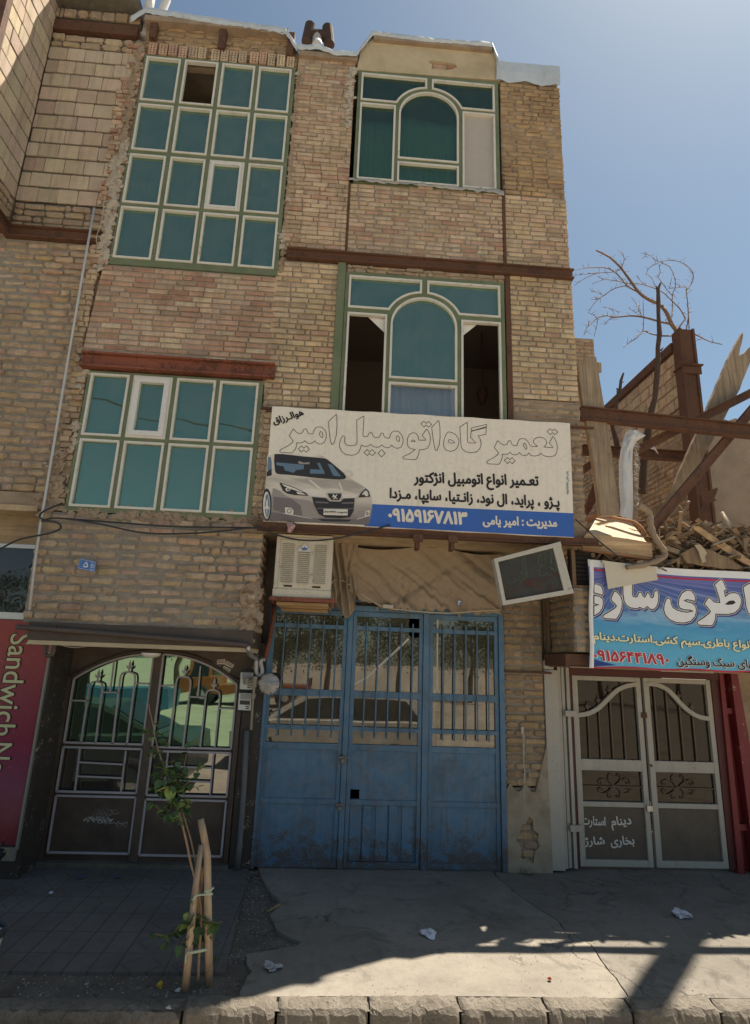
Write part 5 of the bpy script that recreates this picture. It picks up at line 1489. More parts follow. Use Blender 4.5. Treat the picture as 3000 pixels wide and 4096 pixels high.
# walls of the workshop
w_ = MB(); w_.rect(4.60, 7.5, 0, 2.10, YW - .05, YW + .3); w_.build('plaster_wall', MT['mud'], rbld)
bk = MB()
prm = dict(pal='brown', ch=.0845, bl=.23, gx=.012, gz=.022, jit=.004, bev=.008, bulge=.004, rec=.014, dn=.006, soft=.35, wave=.006)
brickwork(bk, (2.45, 0, 0), (0, 1, 0), (0, 0, 1), (-1, 0, 0), R4(5.97, 6.68, 2.22, 2.87), seed=71, **prm)
brickwork(bk, (0, 5.97, 0), *FX, R4(2.452, 3.0, 2.22, 2.87), seed=72, **prm)
bk.build('brick_bay', [MT['brick_rough'], MT['mortar_grey']], rbld)
steel('steel_lintel', [(2.36, 5.5, 2.075, 2.20, 6.02, 6.07), (2.36, 2.41, 2.075, 2.20, 6.08, 6.68)], MT['rust'], rbld)
w_ = MB(); w_.rect(2.30, 2.40, 2.0, 3.36, YD + .14, YD + .3); w_.rect(2.40, 5.6, 2.2, 3.05, YD + .1, YD + .2); w_.rect(3.0, 5.6, 2.2, 3.12, 6.03, 6.09); w_.rect(2.40, 6.5, 2.062, 2.074, 6.0, YW + .06); w_.build('wall_core', MT['mud'], rbld)
w_ = MB(); w_.rect(2.44, 5.6, 3.06, 3.14, 6.1, 9.0); w_.build('roof_deck', MT['mud'], rbld)
w_ = MB(); w_.rect(2.40, 2.44, 2.22, 3.30, YD + .0, YD + .03); w_.build('wooden_frame', M_wood('old frame wood', (.20, .13, .08)), rbld); w_ = MB(); w_.rect(2.46, 2.50, 2.906, 3.30, 5.98, 6.03); w_.rect(2.46, 2.75, 2.87, 2.905, 5.98, 6.03); w_.build('wooden_frame', M_wood('old frame wood', (.20, .13, .08)), rbld)
w_ = MB()
for k in range(8): w_.rect(2.49, 2.9, 2.92 + k * .045, 2.95 + k * .045, 6.045, 6.06)
w_.rect(2.45, 2.9, 2.88, 3.3, 6.062, 6.07); w_.build('shutter', MT['dark'], rbld)

# banner ------------------------------------------------------------
BY = 5.93
ban = thing('banner', 'blue printed cloth banner with big white lettering over the white doors', 'banner', (3.6, 5.93, 2.05))
def M_banner():
    m, nt, p = base_mat('blue banner print', .45, spec=.35)
    pos = coords(nt)
    sp = nd(nt, 'ShaderNodeSeparateXYZ'); nt.links.new(pos, sp.inputs[0])
    z = nd(nt, 'ShaderNodeMapRange', ins={'From Min': 2.07, 'From Max': 3.12}); nt.links.new(sp.outputs['Z'], z.inputs['Value'])
    n1 = noise(nt, scaled(nt, pos, (2.2, 1, 9)), 1.4, 5, .6)
    zz = math_(nt, 'ADD', z.outputs[0], math_(nt, 'MULTIPLY', math_(nt, 'SUBTRACT', n1, .5), .35))
    c = ramp(nt, zz, [(0.0, (.11, .42, .60)), (.22, (.10, .40, .60)), (.42, (.07, .30, .53)), (.52, (.20, .42, .60)), (.62, (.05, .13, .36)), (.80, (.06, .10, .32)), (1.0, (.15, .14, .40))])
    # rays fanning out from a point near the top left
    dx = math_(nt, 'SUBTRACT', sp.outputs['X'], 2.98); dz = math_(nt, 'SUBTRACT', sp.outputs['Z'], 3.02)
    ang = math_(nt, 'ARCTAN2', dz, dx)
    cb_ = nd(nt, 'ShaderNodeCombineXYZ'); nt.links.new(math_(nt, 'MULTIPLY', ang, 6.0), cb_.inputs[0])
    rn = noise(nt, cb_.outputs[0], 2.0, 4, .6)
    up = ramp(nt, z.outputs[0], [(.42, 0.0), (.62, 1.0)])
    c = mix(nt, math_(nt, 'MULTIPLY', math_(nt, 'MULTIPLY', ramp(nt, rn, [(.46, 0.0), (.66, 1.0)]), up), .55), c, (.42, .44, .64))
    nt.links.new(c, p.inputs['Base Color'])
    bump(nt, p, noise(nt, pos, 3, 3, .5), .1, .02)
    return m
MT['banner'] = M_banner()
MT['ban_white'] = M_print('banner white', (.74, .73, .72)); MT['ban_red'] = M_print('banner red', (.48, .035, .06)); MT['ban_dark'] = M_print('banner dark outline', (.035, .026, .024))
MT['ban_cream'] = M_print('banner pale yellow', (.78, .74, .48)); MT['ban_purple'] = M_print('banner shadow print', (.06, .05, .20))
bx0, bx1 = 2.615, 5.3
def bz0(x): return 2.072 + (x - 2.6) * .006 + .006 * math.sin(x * 9)
def bz1(x): return 3.165 - .03 * (x - 2.6) + .012 * math.sin(x * 3.1)
def sheet(mb, x0, x1, f0, f1, y, n=60, nz=8, mi=0, wav=.0015):
    V, F = [], []
    for j in range(nz + 1):
        for i in range(n + 1):
            x = lerp(x0, x1, i / n)
            V.append((x, y + wav * math.sin(x * 7 + j), lerp(f0(x), f1(x), j / nz)))
    for j in range(nz):
        for i in range(n):
            a = j * (n + 1) + i; F.append((a, a + 1, a + n + 2, a + n + 1))
    mb.add(V, F, None, mi)
s_ = MB(); sheet(s_, bx0, bx1, bz0, lambda x: bz1(x) - .075, BY); s_.build('printed_cloth', MT['banner'], ban, smooth=True)
s_ = MB(); sheet(s_, bx0, bx1, lambda x: bz1(x) - .075, bz1, BY, nz=3)
# rolled white left edge and the curling top corner
V, F = [], []
for j in range(21):
    t = j / 20; z = lerp(2.066, 3.165, t); xx = lerp(2.565, 2.625, t) + .006 * math.sin(t * 9)
    for k in range(7):
        a = math.pi * (.1 + .8 * k / 6)
        V.append((xx + .05 - .045 * (k / 6) - .006, BY - .004 - .022 * math.sin(a) * (1 if t < .9 else .5), z))
for j in range(20):
    for k in range(6): F.append((j * 7 + k, j * 7 + k + 1, j * 7 + k + 8, j * 7 + k + 7))
s_.add(V, F)
s_.build('white_hem', MT['ban_white'], ban, smooth=True)
s_ = MB()
sheet(s_, bx0 + .02, bx1, lambda x: bz1(x) - .112, lambda x: bz1(x) - .094, BY - .003, nz=1); s_.build('red_stripe', MT['ban_red'], ban)
s_ = MB(); sheet(s_, bx0 - .03, bx1, lambda x: bz0(x) - .004, lambda x: bz0(x) + .012, BY - .003, nz=1); s_.build('red_stripe', MT['ban_red'], ban)
BL = [
 [(62,90),(100,92),(140,115),(155,150),(158,195),(150,208),(110,195),(62,182)],
 [(62,208),(120,215),(155,245),(160,290),(150,340),(120,385),(75,412),(62,415),(62,314),(105,303),(62,292)],
 [(270,160),(300,175),(335,215),(352,270),(348,330),(330,390),(300,440),(290,452),(180,445),(155,435),(152,415),(170,400),(230,365),(275,335),(290,315),(275,295),(240,260),(235,240),(255,190)],
 [(355,95),(455,85),(455,195),(462,218),(490,225),(505,215),(512,185),(530,172),(548,180),(560,210),(578,225),(592,205),(598,182),(615,178),(630,200),(640,225),(655,232),(668,215),(672,180),(690,150),(712,165),(722,210),(718,275),(700,325),(672,352),(635,350),(605,322),(570,350),(530,330),(500,345),(430,335),(390,305),(368,265),(358,200)],
 [(825,232),(845,255),(848,290),(865,330),(905,355),(960,372),(1010,378),(1062,368),(1040,358),(980,355),(935,338),(918,300),(925,240),(955,185),(1000,155),(1040,155),(1075,185),(1095,230),(1092,272),(1060,262),(1010,252),(985,260),(1000,268),(1060,285),(1098,320),(1105,370),(1090,425),(1050,470),(980,490),(900,485),(830,455),(785,405),(770,350),(778,290),(800,240)],
 [(1350,40),(1375,60),(1408,140),(1405,158),(1388,162),(1398,215),(1440,185),(1490,178),(1535,195),(1560,240),(1560,290),(1540,345),(1495,385),(1430,402),(1300,400),(1298,450),(1275,505),(1255,518),(1130,510),(1108,490),(1115,470),(1180,430),(1235,385),(1245,370),(1215,330),(1185,300),(1190,280),(1225,228),(1250,240),(1285,275),(1340,280),(1335,240),(1300,130),(1285,100),(1310,75)],
 [(1720,40),(1652,80),(1620,95),(1580,120),(1578,140),(1595,230),(1605,320),(1625,380),(1652,405),(1720,425)],
]
HOLE = {5: [(1405,295),(1440,268),(1480,265),(1495,280),(1470,295),(1420,299)]}
def poly_off(v, P, off, Y, lift, mb, mi=0, hole=None, dx=0, dz=0):
    W = [(Q(v, x, y, Y).x + dx, Q(v, x, y, Y).z + dz) for x, y in P]
    W = inset(W, -off) if off else W
    H = []
    if hole:
        h = [(Q(v, x, y, Y).x + dx, Q(v, x, y, Y).z + dz) for x, y in hole]
        H = [inset(h, off) if off else h]
        H = [[(x, Y - lift, z) for x, z in h2] for h2 in H]
    mb.poly([(x, Y - lift, z) for x, z in W], (0, -1, 0), 0, mi, None, H)
b1, b2, b3, b4 = MB(), MB(), MB(), MB()
for i, P in enumerate(BL):
    h = HOLE.get(i)
    k = i * .00004
    poly_off(25, P, .006, BY, .0034 + k, b4, 0, None, .012, -.018)
    poly_off(25, P, .010, BY, .0044 + k, b3)
    poly_off(25, P, .005, BY, .0054 + k, b2)
    poly_off(25, P, -.006, BY, .0064 + k, b1, 0, h)
b4.build('lettering_shadow', MT['ban_purple'], ban); b3.build('lettering_rim', MT['ban_white'], ban); b2.build('lettering_outline', MT['ban_dark'], ban); b1.build('lettering', MT['ban_white'], ban)
def two(s, v, xl, yl, xr, yr, h, m1, m2, b1_, b2_, arabic=True):
    g = MB(); line(g, s, v, xl, yl, xr, yr, h, b2_, Y=BY - .003, arabic=arabic); g.build('lettering_rim', m2, ban)
    g = MB(); line(g, s, v, xl + 3, yl, xr - 3, yr, h, b1_, Y=BY - .0065, arabic=arabic); g.build('lettering', m1, ban)
two('انواع باطری.سیم کشی.استارت.دینام', 9, 268, 1228, 1672, 1306, .075, MT['ban_cream'], MT['ban_dark'], .040, .075)
two('۰۹۱۵۶۴۴۱۸۹۰', 9, 268, 1409, 942, 1452, .105, MT['ban_red'], MT['ban_white'], .035, .085, False)
two('دستگاههای سبک وسنگین', 9, 1005, 1448, 1960, 1492, .080, MT['ban_dark'], MT['ban_white'], .030, .085)
g = MB(); P = QP(9, [(225, 1380), (330, 1420), (470, 1455), (235, 1470)], BY); g.poly([(x, BY - .0036, z) for x, z in P], (0, -1, 0)); g.build('blue_corner', M_print('navy print', (.03, .05, .22)), ban)
brd = thing('cardboard_sheet', 'pale sheet of board hanging over the top of the blue banner', 'board', (3.0, 5.88, 2.9))
g = MB(); P = QP(9, [(350, 530), (560, 560), (820, 592), (842, 703), (700, 728), (402, 785), (372, 570)], BY - .06); g.poly([(x, BY - .06 + .02 * (z - 2.9), z) for x, z in P], (0, -1, 0), .006); g.build('sheet', M_plain('pale fibreboard', (.56, .50, .39), .8, var=.06), brd)
# ------------------------------------------------------------------ ruin over the workshop
def ibeam(mb, a, b, h, w, up=(0, 0, 1), t=.012):
    a, b = Vector(a), Vector(b)
    d = (b - a).normalized(); s = d.cross(Vector(up)).normalized(); u = s.cross(d).normalized()
    mb.bar(a, b, t, h - 2 * t - .002, up)
    mb.bar(a + u * (h / 2 - t / 2), b + u * (h / 2 - t / 2), w, t, up)
    mb.bar(a - u * (h / 2 - t / 2), b - u * (h / 2 - t / 2), w, t, up)
def roughen(P, amp, step, Y, seed=1):
    out = []
    n = len(P)
    for i in range(n):
        a, b = Vector(P[i]), Vector(P[(i + 1) % n]); k = max(1, int((b - a).length / step))
        for j in range(k):
            p = a.lerp(b, j / k); nn = mnoise.noise_vector(p * 9 + Vector((seed, 0, 0)))
            out.append(p + Vector((nn.x * amp, 0, nn.z * amp)))
    return out
def lone(name, label, cat, mb, mats, loc=None, group=None, **k):
    if loc is None:
        n = len(mb.v); loc = (sum(p[0] for p in mb.v) / n, sum(p[1] for p in mb.v) / n, min(p[2] for p in mb.v))
    class _P: pass
    for i, p in enumerate(mb.v): mb.v[i] = (p[0] - loc[0], p[1] - loc[1], p[2] - loc[2])
    o = mb.build(name, mats, None, **k); o.location = loc
    return tag(o, label, cat, group)
def mid(v, p, q, Y): return Q(v, (p[0] + q[0]) / 2, (p[1] + q[1]) / 2, Y)
g = MB(); a = mid(5, (210, 1270), (210, 1345), 6.0); b = mid(5, (1388, 1392), (1388, 1475), 6.0); b = a + (b - a) * 1.6; ibeam(g, a, b, .16, .09)
lone('steel_beam', 'long rusty steel beam lying level across the front of the ruin', 'beam', g, MT['rust'])
g = MB(); a = mid(5, (225, 1530), (225, 1590), 6.6); b = mid(5, (940, 1572), (940, 1642), 6.6); ibeam(g, a, b, .125, .08)
lone('steel_beam', 'rusty steel beam behind the hanging white sack', 'beam', g, MT['rust'])
g = MB(); a = Q(5, 1460, 1105, 6.35); b = Q(5, 600, 1535, 6.15); g.bar(a, b, .07, .012); g.bar(a + Vector((0, .03, -.05)), b + Vector((0, .03, -.05)), .012, .1)
lone('angle_iron', 'slanting rusty angle iron rising to the right over the level beam', 'beam', g, MT['rust'])
g = MB(); a = Q(5, 1430, 1230, 6.25); b = Q(5, 705, 2085, 5.98); g.bar(a, b, .055, .055); g.bar(a + Vector((.03, .05, -.05)), b + Vector((.03, .05, -.05)), .012, .07)
lone('angle_iron', 'long rusty bar slanting down to the rubble in front of the broad plank', 'beam', g, MT['rust'])
MT['oldwood'] = M_wood('grey weathered timber', (.30, .225, .15)); MT['oldwood2'] = M_wood('brown old timber', (.24, .165, .10)); MT['freshwood'] = M_wood('split pale wood', (.48, .31, .17), axis=0)
g = MB(); P = [Q(5, x, y, 6.0) for x, y in ((188, 965), (235, 940), (318, 912), (372, 1230), (432, 1600), (482, 2010), (352, 2020), (290, 1560), (232, 1250))]
P = roughen(P, .006, .05, 6.0); g.poly(P, (0, -1, 0), .07); g2_ = Q(5, 330, 960, 6.03); g.rect(g2_.x, g2_.x + .05, g2_.z - .1, g2_.z + .02, 6.04, 6.07)
lone('timber_plank', 'thick weathered plank leaning on the corner of the tall building', 'plank', g, MT['oldwood'])
g = MB(); P = [Q(5, x, y, 6.42) for x, y in ((1335, 745), (1341, 765), (1322, 850), (1310, 905), (1345, 890), (1400, 835), (1400, 925), (1315, 1140), (1180, 1400), (960, 1805), (870, 2010), (790, 2010), (825, 1890), (965, 1570), (1100, 1255), (1240, 925))]
P = roughen(P, .007, .05, 6.4, 4); g.poly(P, (0, -1, 0), .06)
lone('timber_plank', 'broad weathered plank with a notched top standing against the sky', 'plank', g, MT['oldwood'])
g = MB(); g.bar((7.95, 8.45, 10.4), (5.98, 6.23, 10.55), .25, .12)  # unseen timber, added to throw a column of shadow across the apron
lone('timber_plank', 'added timber out of view beyond the right edge, there to cast a broad shadow on the pavement', 'beam', g, MT['oldwood2'])
# steel column, gable wall
XW = Q(5, 900, 900, 8.2).x
g = MB(); a = Q(5, 917, 738, 8.2)
ztop = a.z
g.rect(XW - .03, XW + .01, 3.1, ztop, 8.10, 8.32); g.rect(XW + .011, XW + .19, 3.1, ztop - .01, 8.12, 8.13); g.rect(XW + .19, XW + .23, 3.1, ztop, 8.10, 8.32); g.rect(XW + .02, XW + .18, 3.1, ztop - .02, 8.2, 8.3)
zc = Q(5, 935, 960, 8.1).z
g.rect(XW - .06, XW + .27, zc - .05, zc - .03, 8.03, 8.34); g.rect(XW - .055, XW + .26, zc - .18, zc - .06, 8.08, 8.099)
lone('steel_column', 'tall dark rusty double steel column standing in the ruin', 'column', g, MT['rust'], (XW + .1, 8.2, 3.1))
gw = thing('gable_wall', 'broken brick and block side wall under a rusty beam in the ruin', 'wall', (XW, 10, 3.1))
g = MB()
brickwork(g, (XW, 0, 0), (0, 1, 0), (0, 0, 1), (-1, 0, 0), R4(8.33, 14.0, 6.2, 7.18), pal='block', ch=.20, bl=.24, gx=.012, gz=.025, jit=.004, bev=.004, rec=.012, dn=.005, seed=81, soft=.1)
brickwork(g, (XW, 0, 0), (0, 1, 0), (0, 0, 1), (-1, 0, 0), R4(8.33, 14.0, 3.1, 6.18), pal='tan', ch=.088, bl=.235, gx=.014, gz=.022, jit=.007, bev=.010, bulge=.008, rec=.014, dn=.008, seed=82, soft=.45, wave=.01)
g.build('brick_wall', [MT['brick_rough'], MT['mortar_grey']], gw)
g = MB(); g.rect(XW - .05, XW + .08, 7.19, 7.34, 8.33, 14.0); g.build('coping_beam', MT['rust'], gw)
g = MB(); g.rect(XW + .11, XW + .2, 3.1, 7.18, 8.35, 14.0); g.build('wall_core', MT['mud'], gw)
bw = MB(); bw.rect(2.6, XW - .12, 3.0, 4.9, 11.6, 11.8)
lone('mud_wall', 'low dark wall at the back of the ruin', 'wall', bw, MT['mud'])
pw = MB(); zt = Q(5, 1388, 1238, 7.6).z
N = 30
pts = [(XW + .25, 3.1), (9, 3.1), (9, 10.33), (7.5, 10.33), (7.49, zt + .3)] + [(lerp(7.45, XW + .25, i / N), zt + .3 - .32 * i / N + .03 * mnoise.noise(Vector((i * .7, 2, 1)))) for i in range(N + 1)]  # tall right end is unseen, added to carry the shadow-casting timber
pw.poly([(x, 8.36, z) for x, z in pts], (0, -1, 0), .25)
lone('mud_plaster_wall', 'mud plastered house wall to the right of the rusty column, with an added unseen tall end', 'wall', pw, M_plaster('rough mud render', (.36, .275, .20), (.25, .185, .13), 3.0, .6, .9))
st_ = MB(); brickwork(st_, (0, 9, 0), *FX, R4(3.92, 4.30, 5.2, 7.74), pal='pink', ch=.072, bl=.2, seed=84, rec=.012)
lone('brick_stub', 'small stub of pinkish brick wall behind the leaning plank', 'wall', st_, [MT['brick'], MT['mortar']])
# dead trunks and bare tree
MT['bark'] = M_plain('dark bark', (.075, .05, .035), .9, var=.3, scale=14, b=.8); MT['twig'] = M_plain('pale bare twig', (.20, .13, .085), .85, var=.2)
def QT(v, pts, Y, jit=0, r=None):
    return [Q(v, x, y, Y + (r.uniform(-jit, jit) if r else 0)) for x, y in pts]
g = MB(); g.tube(QT(5, [(768, 402), (750, 440), (752, 540), (752, 620), (760, 760), (748, 850), (750, 950), (738, 1080), (728, 1200), (700, 1300), (682, 1420), (650, 1640), (640, 1860)], 7.0), [.012, .024, .03, .026, .034, .030, .036, .038, .034, .042, .044, .048, .05], 9)
g.tube(QT(5, [(748, 470), (738, 425)], 7.0), [.02, .008], 6); g.tube(QT(5, [(758, 765), (778, 740)], 7.0), [.015, .006], 6); g.tube(QT(5, [(768, 870), (785, 852)], 7.0), [.018, .008], 6)
lone('dead_trunk', 'thin dead trunk standing dark before the gable wall', 'tree', g, MT['bark'])
g = MB(); g.tube(QT(5, [(510, 1028), (492, 1080), (485, 1150), (462, 1200), (458, 1290), (432, 1390), (455, 1480), (470, 1560)], 6.9), [.012, .02, .022, .025, .028, .03, .035, .035], 8)
g.tube(QT(5, [(485, 1150), (465, 1135), (468, 1185)], 6.9), [.014, .012, .01], 6); g.tube(QT(5, [(488, 1095), (512, 1088)], 6.9), [.012, .006], 6)
lone('dead_trunk', 'short crooked dead stem left of the thin dead trunk', 'tree', g, MT['bark'])
tr_ = thing('bare_tree', 'leafless tree with arching twigs beyond the rusty column', 'tree', (XW + .3, 8.9, 3.0))
rt_ = random.Random(31)
BR = [([(320,175),(400,215),(440,245),(495,300),(550,375),(620,470),(690,520),(760,550),(810,610),(845,690),(880,745),(905,900)], .010, .03),
 ([(510,850),(550,815),(600,785),(645,735),(700,755),(780,770),(870,768)], .004, .012), ([(645,735),(650,660),(645,500)], .006, .003),
 ([(235,765),(255,715),(290,680),(330,645),(400,628),(440,640),(560,630),(650,640),(760,670),(850,690)], .004, .015),
 ([(330,645),(325,700),(305,775)], .005, .003), ([(430,640),(400,665),(375,695)], .005, .003), ([(330,645),(300,625),(265,608)], .005, .003),
 ([(150,320),(240,300),(310,295),(400,300),(470,345),(540,425),(620,470)], .003, .011), ([(160,350),(250,340),(350,330),(440,325),(495,305)], .003, .007), ([(170,420),(250,365),(330,335)], .003, .005),
 ([(290,410),(370,380),(440,385),(520,400),(560,410)], .003, .006), ([(370,380),(330,355)], .004, .003), ([(265,610),(310,540),(370,490),(450,440),(530,420)], .003, .007), ([(370,490),(320,465),(285,462)], .004, .003), ([(370,490),(330,515),(285,515)], .004, .003),
 ([(495,300),(515,240),(500,185)], .005, .003), ([(440,245),(380,200),(345,215)], .004, .003),
 ([(945,725),(960,640),(955,540),(945,455),(940,430),(880,435),(820,440)], .008, .004), ([(945,455),(985,400),(995,350),(970,300),(900,255),(820,245),(750,255),(700,215),(630,195)], .007, .003), ([(750,265),(690,295),(665,350)], .005, .003),
 ([(760,260),(830,290),(865,370),(870,430),(850,480),(850,560),(845,640)], .004, .007), ([(940,650),(900,580),(840,520),(780,465),(700,430),(600,405),(520,410)], .009, .005), ([(965,720),(962,650),(955,560)], .008, .005),
 ([(755,270),(765,330),(750,360),(770,390),(820,460),(850,490)], .004, .005), ([(880,740),(910,690),(940,650)], .012, .008), ([(965,735),(1030,770),(1100,805),(1195,830)], .010, .005), ([(1050,785),(985,820)], .004, .003),
 ([(600,350),(640,400),(700,430)], .003, .004), ([(700,345),(720,400),(740,440)], .003, .004), ([(845,365),(830,440)], .003, .004), ([(615,545),(620,600),(640,630)], .003, .004), ([(565,500),(600,550),(615,600)], .003, .004), ([(545,575),(590,605),(640,635)], .003, .004), ([(365,570),(430,580),(480,610)], .003, .004), ([(650,185),(665,205),(640,235)], .003, .003), ([(820,640),(800,660),(830,690)], .003, .004)]
g = MB(); tw = MB()
for pts, r0, r1 in BR:
    P = smooth_path([tuple(p) for p in QT(5, pts, 8.6, .10, rt_)], 3)
    n = len(P); g.tube(P, [1.3 * lerp(r0, r1, i / (n - 1)) for i in range(n)], 5)
    for i in range(1, n - 1):
        for _ in range(2):
            if rt_.random() < .45:
                p = Vector(P[i]); L = rt_.uniform(.04, .14)
                d = Vector((rt_.uniform(-1, 1), rt_.uniform(-.4, .4), rt_.uniform(-.3, 1))).normalized()
                tw.tube([p, p + d * L * .6, p + d * L + Vector((rt_.uniform(-.02, .02), 0, rt_.uniform(-.02, .02)))], [.004, .0032, .002], 4)
g.build('branch', MT['twig'], tr_, smooth=True); o = tw.build('twig', MT['twig'], tr_, smooth=True); o['kind'] = 'stuff'
# white sack hung over a post
sk_ = thing('plastic_sack', 'torn white woven sack hanging over a wooden post', 'sack', (3.3, 6.05, 3.6))
g = MB(); a = Q(5, 590, 1490, 6.08); b = Q(5, 585, 2045, 6.08); g.bar(a, b, .05, .05); g.build('post', MT['oldwood2'], sk_)
outl_l = [(545, 1418), (520, 1450), (505, 1500), (490, 1560), (478, 1650), (478, 1800), (490, 1950), (482, 2015)]
outl_r = [(615, 1425), (664, 1462), (600, 1500), (575, 1560), (572, 1650), (575, 1800), (578, 1950), (572, 2050)]
V, F = [], []
nn = 10
for j in range(len(outl_l) * 4 - 3):
    t = j / 4; i = min(int(t), len(outl_l) - 2); f = t - i
    L = Vector(outl_l[i]).lerp(Vector(outl_l[i + 1]), f); Rr = Vector(outl_r[i]).lerp(Vector(outl_r[i + 1]), f)
    for k in range(nn + 1):
        s = k / nn; q_ = L.lerp(Rr, s)
        V.append(tuple(Q(5, q_.x, q_.y, 6.03 - .05 * math.sin(s * 3.14) + .035 * mnoise.noise(Vector((s * 4, j * .22, 4))) + .02 * mnoise.noise(Vector((s * 9, j * .6, 7))))))
for j in range(len(outl_l) * 4 - 4):
    for k in range(nn):
        a = j * (nn + 1) + k; F.append((a, a + 1, a + nn + 2, a + nn + 1))
g = MB(); g.add(V, F); MT['sack'] = M_plain('white woven plastic', (.52, .51, .50), .6, var=.08, scale=18); g.build('sack_cloth', MT['sack'], sk_, smooth=True)
g = MB()
for k in range(60):
    p = Q(5, rt_.uniform(565, 598), rt_.uniform(1490, 2040), 6.02)
    g.tube([p, p + Vector((rt_.uniform(-.01, .05), -.02, rt_.uniform(-.03, .01))), p + Vector((rt_.uniform(0, .06), -.02, rt_.uniform(-.07, -.02)))], .0016, 3)
o = g.build('loose_fibre', MT['sack'], sk_); o['kind'] = 'stuff'
rg = MB(); P = QT(5, [(672, 1540), (720, 1525), (745, 1570), (752, 1590), (728, 1560), (700, 1552)], 6.5); rg.poly(P, (0, -1, 0), .008)
lone('rag', 'small white rag caught behind the slanting iron', 'rag', rg, MT['sack'])
# broken furniture and boards on the roof deck
MT['veneer'] = M_wood('pale veneer board', (.52, .35, .20), axis=0); MT['chip'] = M_wood('brown board edge', (.30, .15, .08), axis=0)
cp_ = thing('cabinet_panel', 'broken cabinet panels lying sunlit over the left end of the banner', 'board', (3.1, 6.0, 3.2))
g = MB(); P = QT(9, [(195, 315), (220, 292), (790, 378), (792, 505), (750, 500), (172, 428)], 5.90); g.poly(P, (0, -1, 0), .03); g.build('front_board', MT['veneer'], cp_)
g = MB(); a = Q(9, 172, 434, 5.895); b = Q(9, 792, 524, 5.895); g.bar(a, b, .05, .02); g.build('moulding', MT['chip'], cp_)
g = MB()
A = [Q(9, 222, 290, 5.93), Q(9, 640, 352, 5.93), Q(9, 740, 370, 6.10), Q(9, 600, 190, 6.42), Q(9, 440, 150, 6.42), Q(9, 300, 158, 6.35)]
g.poly([A[0], A[1], A[2], A[3], A[4], A[5]], (0, -.5, 1), .02); g.build('back_board', M_wood('pale plywood', (.55, .42, .28), axis=0), cp_)
g = MB(); P = smooth_path([tuple(p) for p in QT(9, [(400, 145), (520, 170), (620, 190), (690, 240), (745, 330), (770, 380)], 6.2)], 3); g.tube(P, [.02] * len(P), 6); g.build('edge_strip', MT['chip'], cp_)
g = MB(); P = QT(9, [(215, 160), (330, 95), (415, 80), (395, 130), (290, 160), (230, 200)], 6.3); g.poly(P, (0, -1, 0), .03)
lone('broken_board', 'curled brown board behind the sunlit cabinet panels', 'board', g, MT['chip'])
g = MB(); P = [tuple(p) for p in QT(9, [(665, 45), (740, 85), (770, 130), (775, 200), (790, 270), (825, 345), (880, 420), (905, 465), (885, 508), (800, 548), (700, 575), (565, 592)], 5.84)]
P = smooth_path(P, 4); g.tube(P, [lerp(.036, .026, i / (len(P) - 1)) + .004 * math.sin(i * 1.3) for i in range(len(P))], 9)
lone('crooked_branch', 'thick crooked branch curling down over the banner edge', 'branch', g, M_plain('grey brown bark', (.27, .20, .14), .9, var=.25, scale=16, b=.7), smooth=True)
BOARDS = [([(1150, 225), (1215, 240), (1700, 560), (1700, 600), (1600, 560), (1160, 262)], 5.98, 'freshwood', 'pale split board sloping down to the right over the banner'),
          ([(1040, 470), (1180, 410), (1270, 430), (1450, 505), (1585, 590), (1540, 612), (1380, 600), (1100, 555)], 5.92, 'oldwood2', 'curved brown board lying along the banner top'),
          ([(1210, 235), (1262, 172), (1285, 275)], 6.1, 'freshwood', 'pointed splinter of wood above the pale split board'),
          ([(905, 330), (990, 320), (1050, 385), (930, 385)], 6.05, 'veneer', 'small veneer offcut right of the crooked branch'),
          ([(1440, 375), (1580, 380), (1520, 430)], 6.15, 'freshwood', 'triangular board scrap by the mud wall'),
          ([(910, 400), (1040, 440), (1020, 480), (915, 440)], 5.97, 'oldwood', 'grey board end between branch and curved board'),
          ([(1020, 470), (1060, 470), (1062, 565), (1030, 565)], 6.0, 'oldwood2', 'short upright batten behind the banner'),
          ([(800, 60), (1000, -20), (1010, 10), (790, 215)], 6.3, 'oldwood2', 'dark brown board slanting behind the crooked branch'),
          ([(835, 365), (890, 352), (912, 380), (880, 470)], 5.9, 'chip', 'reddish board corner beside the crooked branch')]
for P, Y, mt_, lb in BOARDS:
    g = MB(); g.poly(roughen(QT(9, P, Y), .012, .04, Y, Y), (0, -1, 0), .025); lone('broken_board', lb, 'board', g, MT[mt_])
g = MB()
V = QT(9, [(1165, 395), (1210, 390), (1250, 430), (1275, 470), (1255, 500), (1265, 540), (1235, 555), (1215, 500), (1200, 450)], 5.88); g.poly(V, (0, -1, 0), .01)
lone('rag', 'pale rag dangling from the curved brown board', 'rag', g, M_plain('dirty rag', (.42, .34, .24), .9))
g = MB(); P = smooth_path([tuple(p) for p in QT(9, [(800, 245), (950, 240), (1020, 190), (1070, 110), (1115, 10)], 6.15)], 4); g.tube(P, .014, 6)
P = smooth_path([tuple(p) for p in QT(9, [(820, 350), (960, 300), (1060, 265), (1160, 228)], 6.12)], 4); g.tube(P, .010, 6)
P = smooth_path([tuple(p) for p in QT(9, [(990, 25), (1050, 75), (1060, 130)], 6.14)], 4); g.tube(P, .008, 6)
lone('dry_branch', 'bent dry branches sticking out of the rubble heap', 'branch', g, MT['twig'], smooth=True)
g = MB(); rq = random.Random(55)
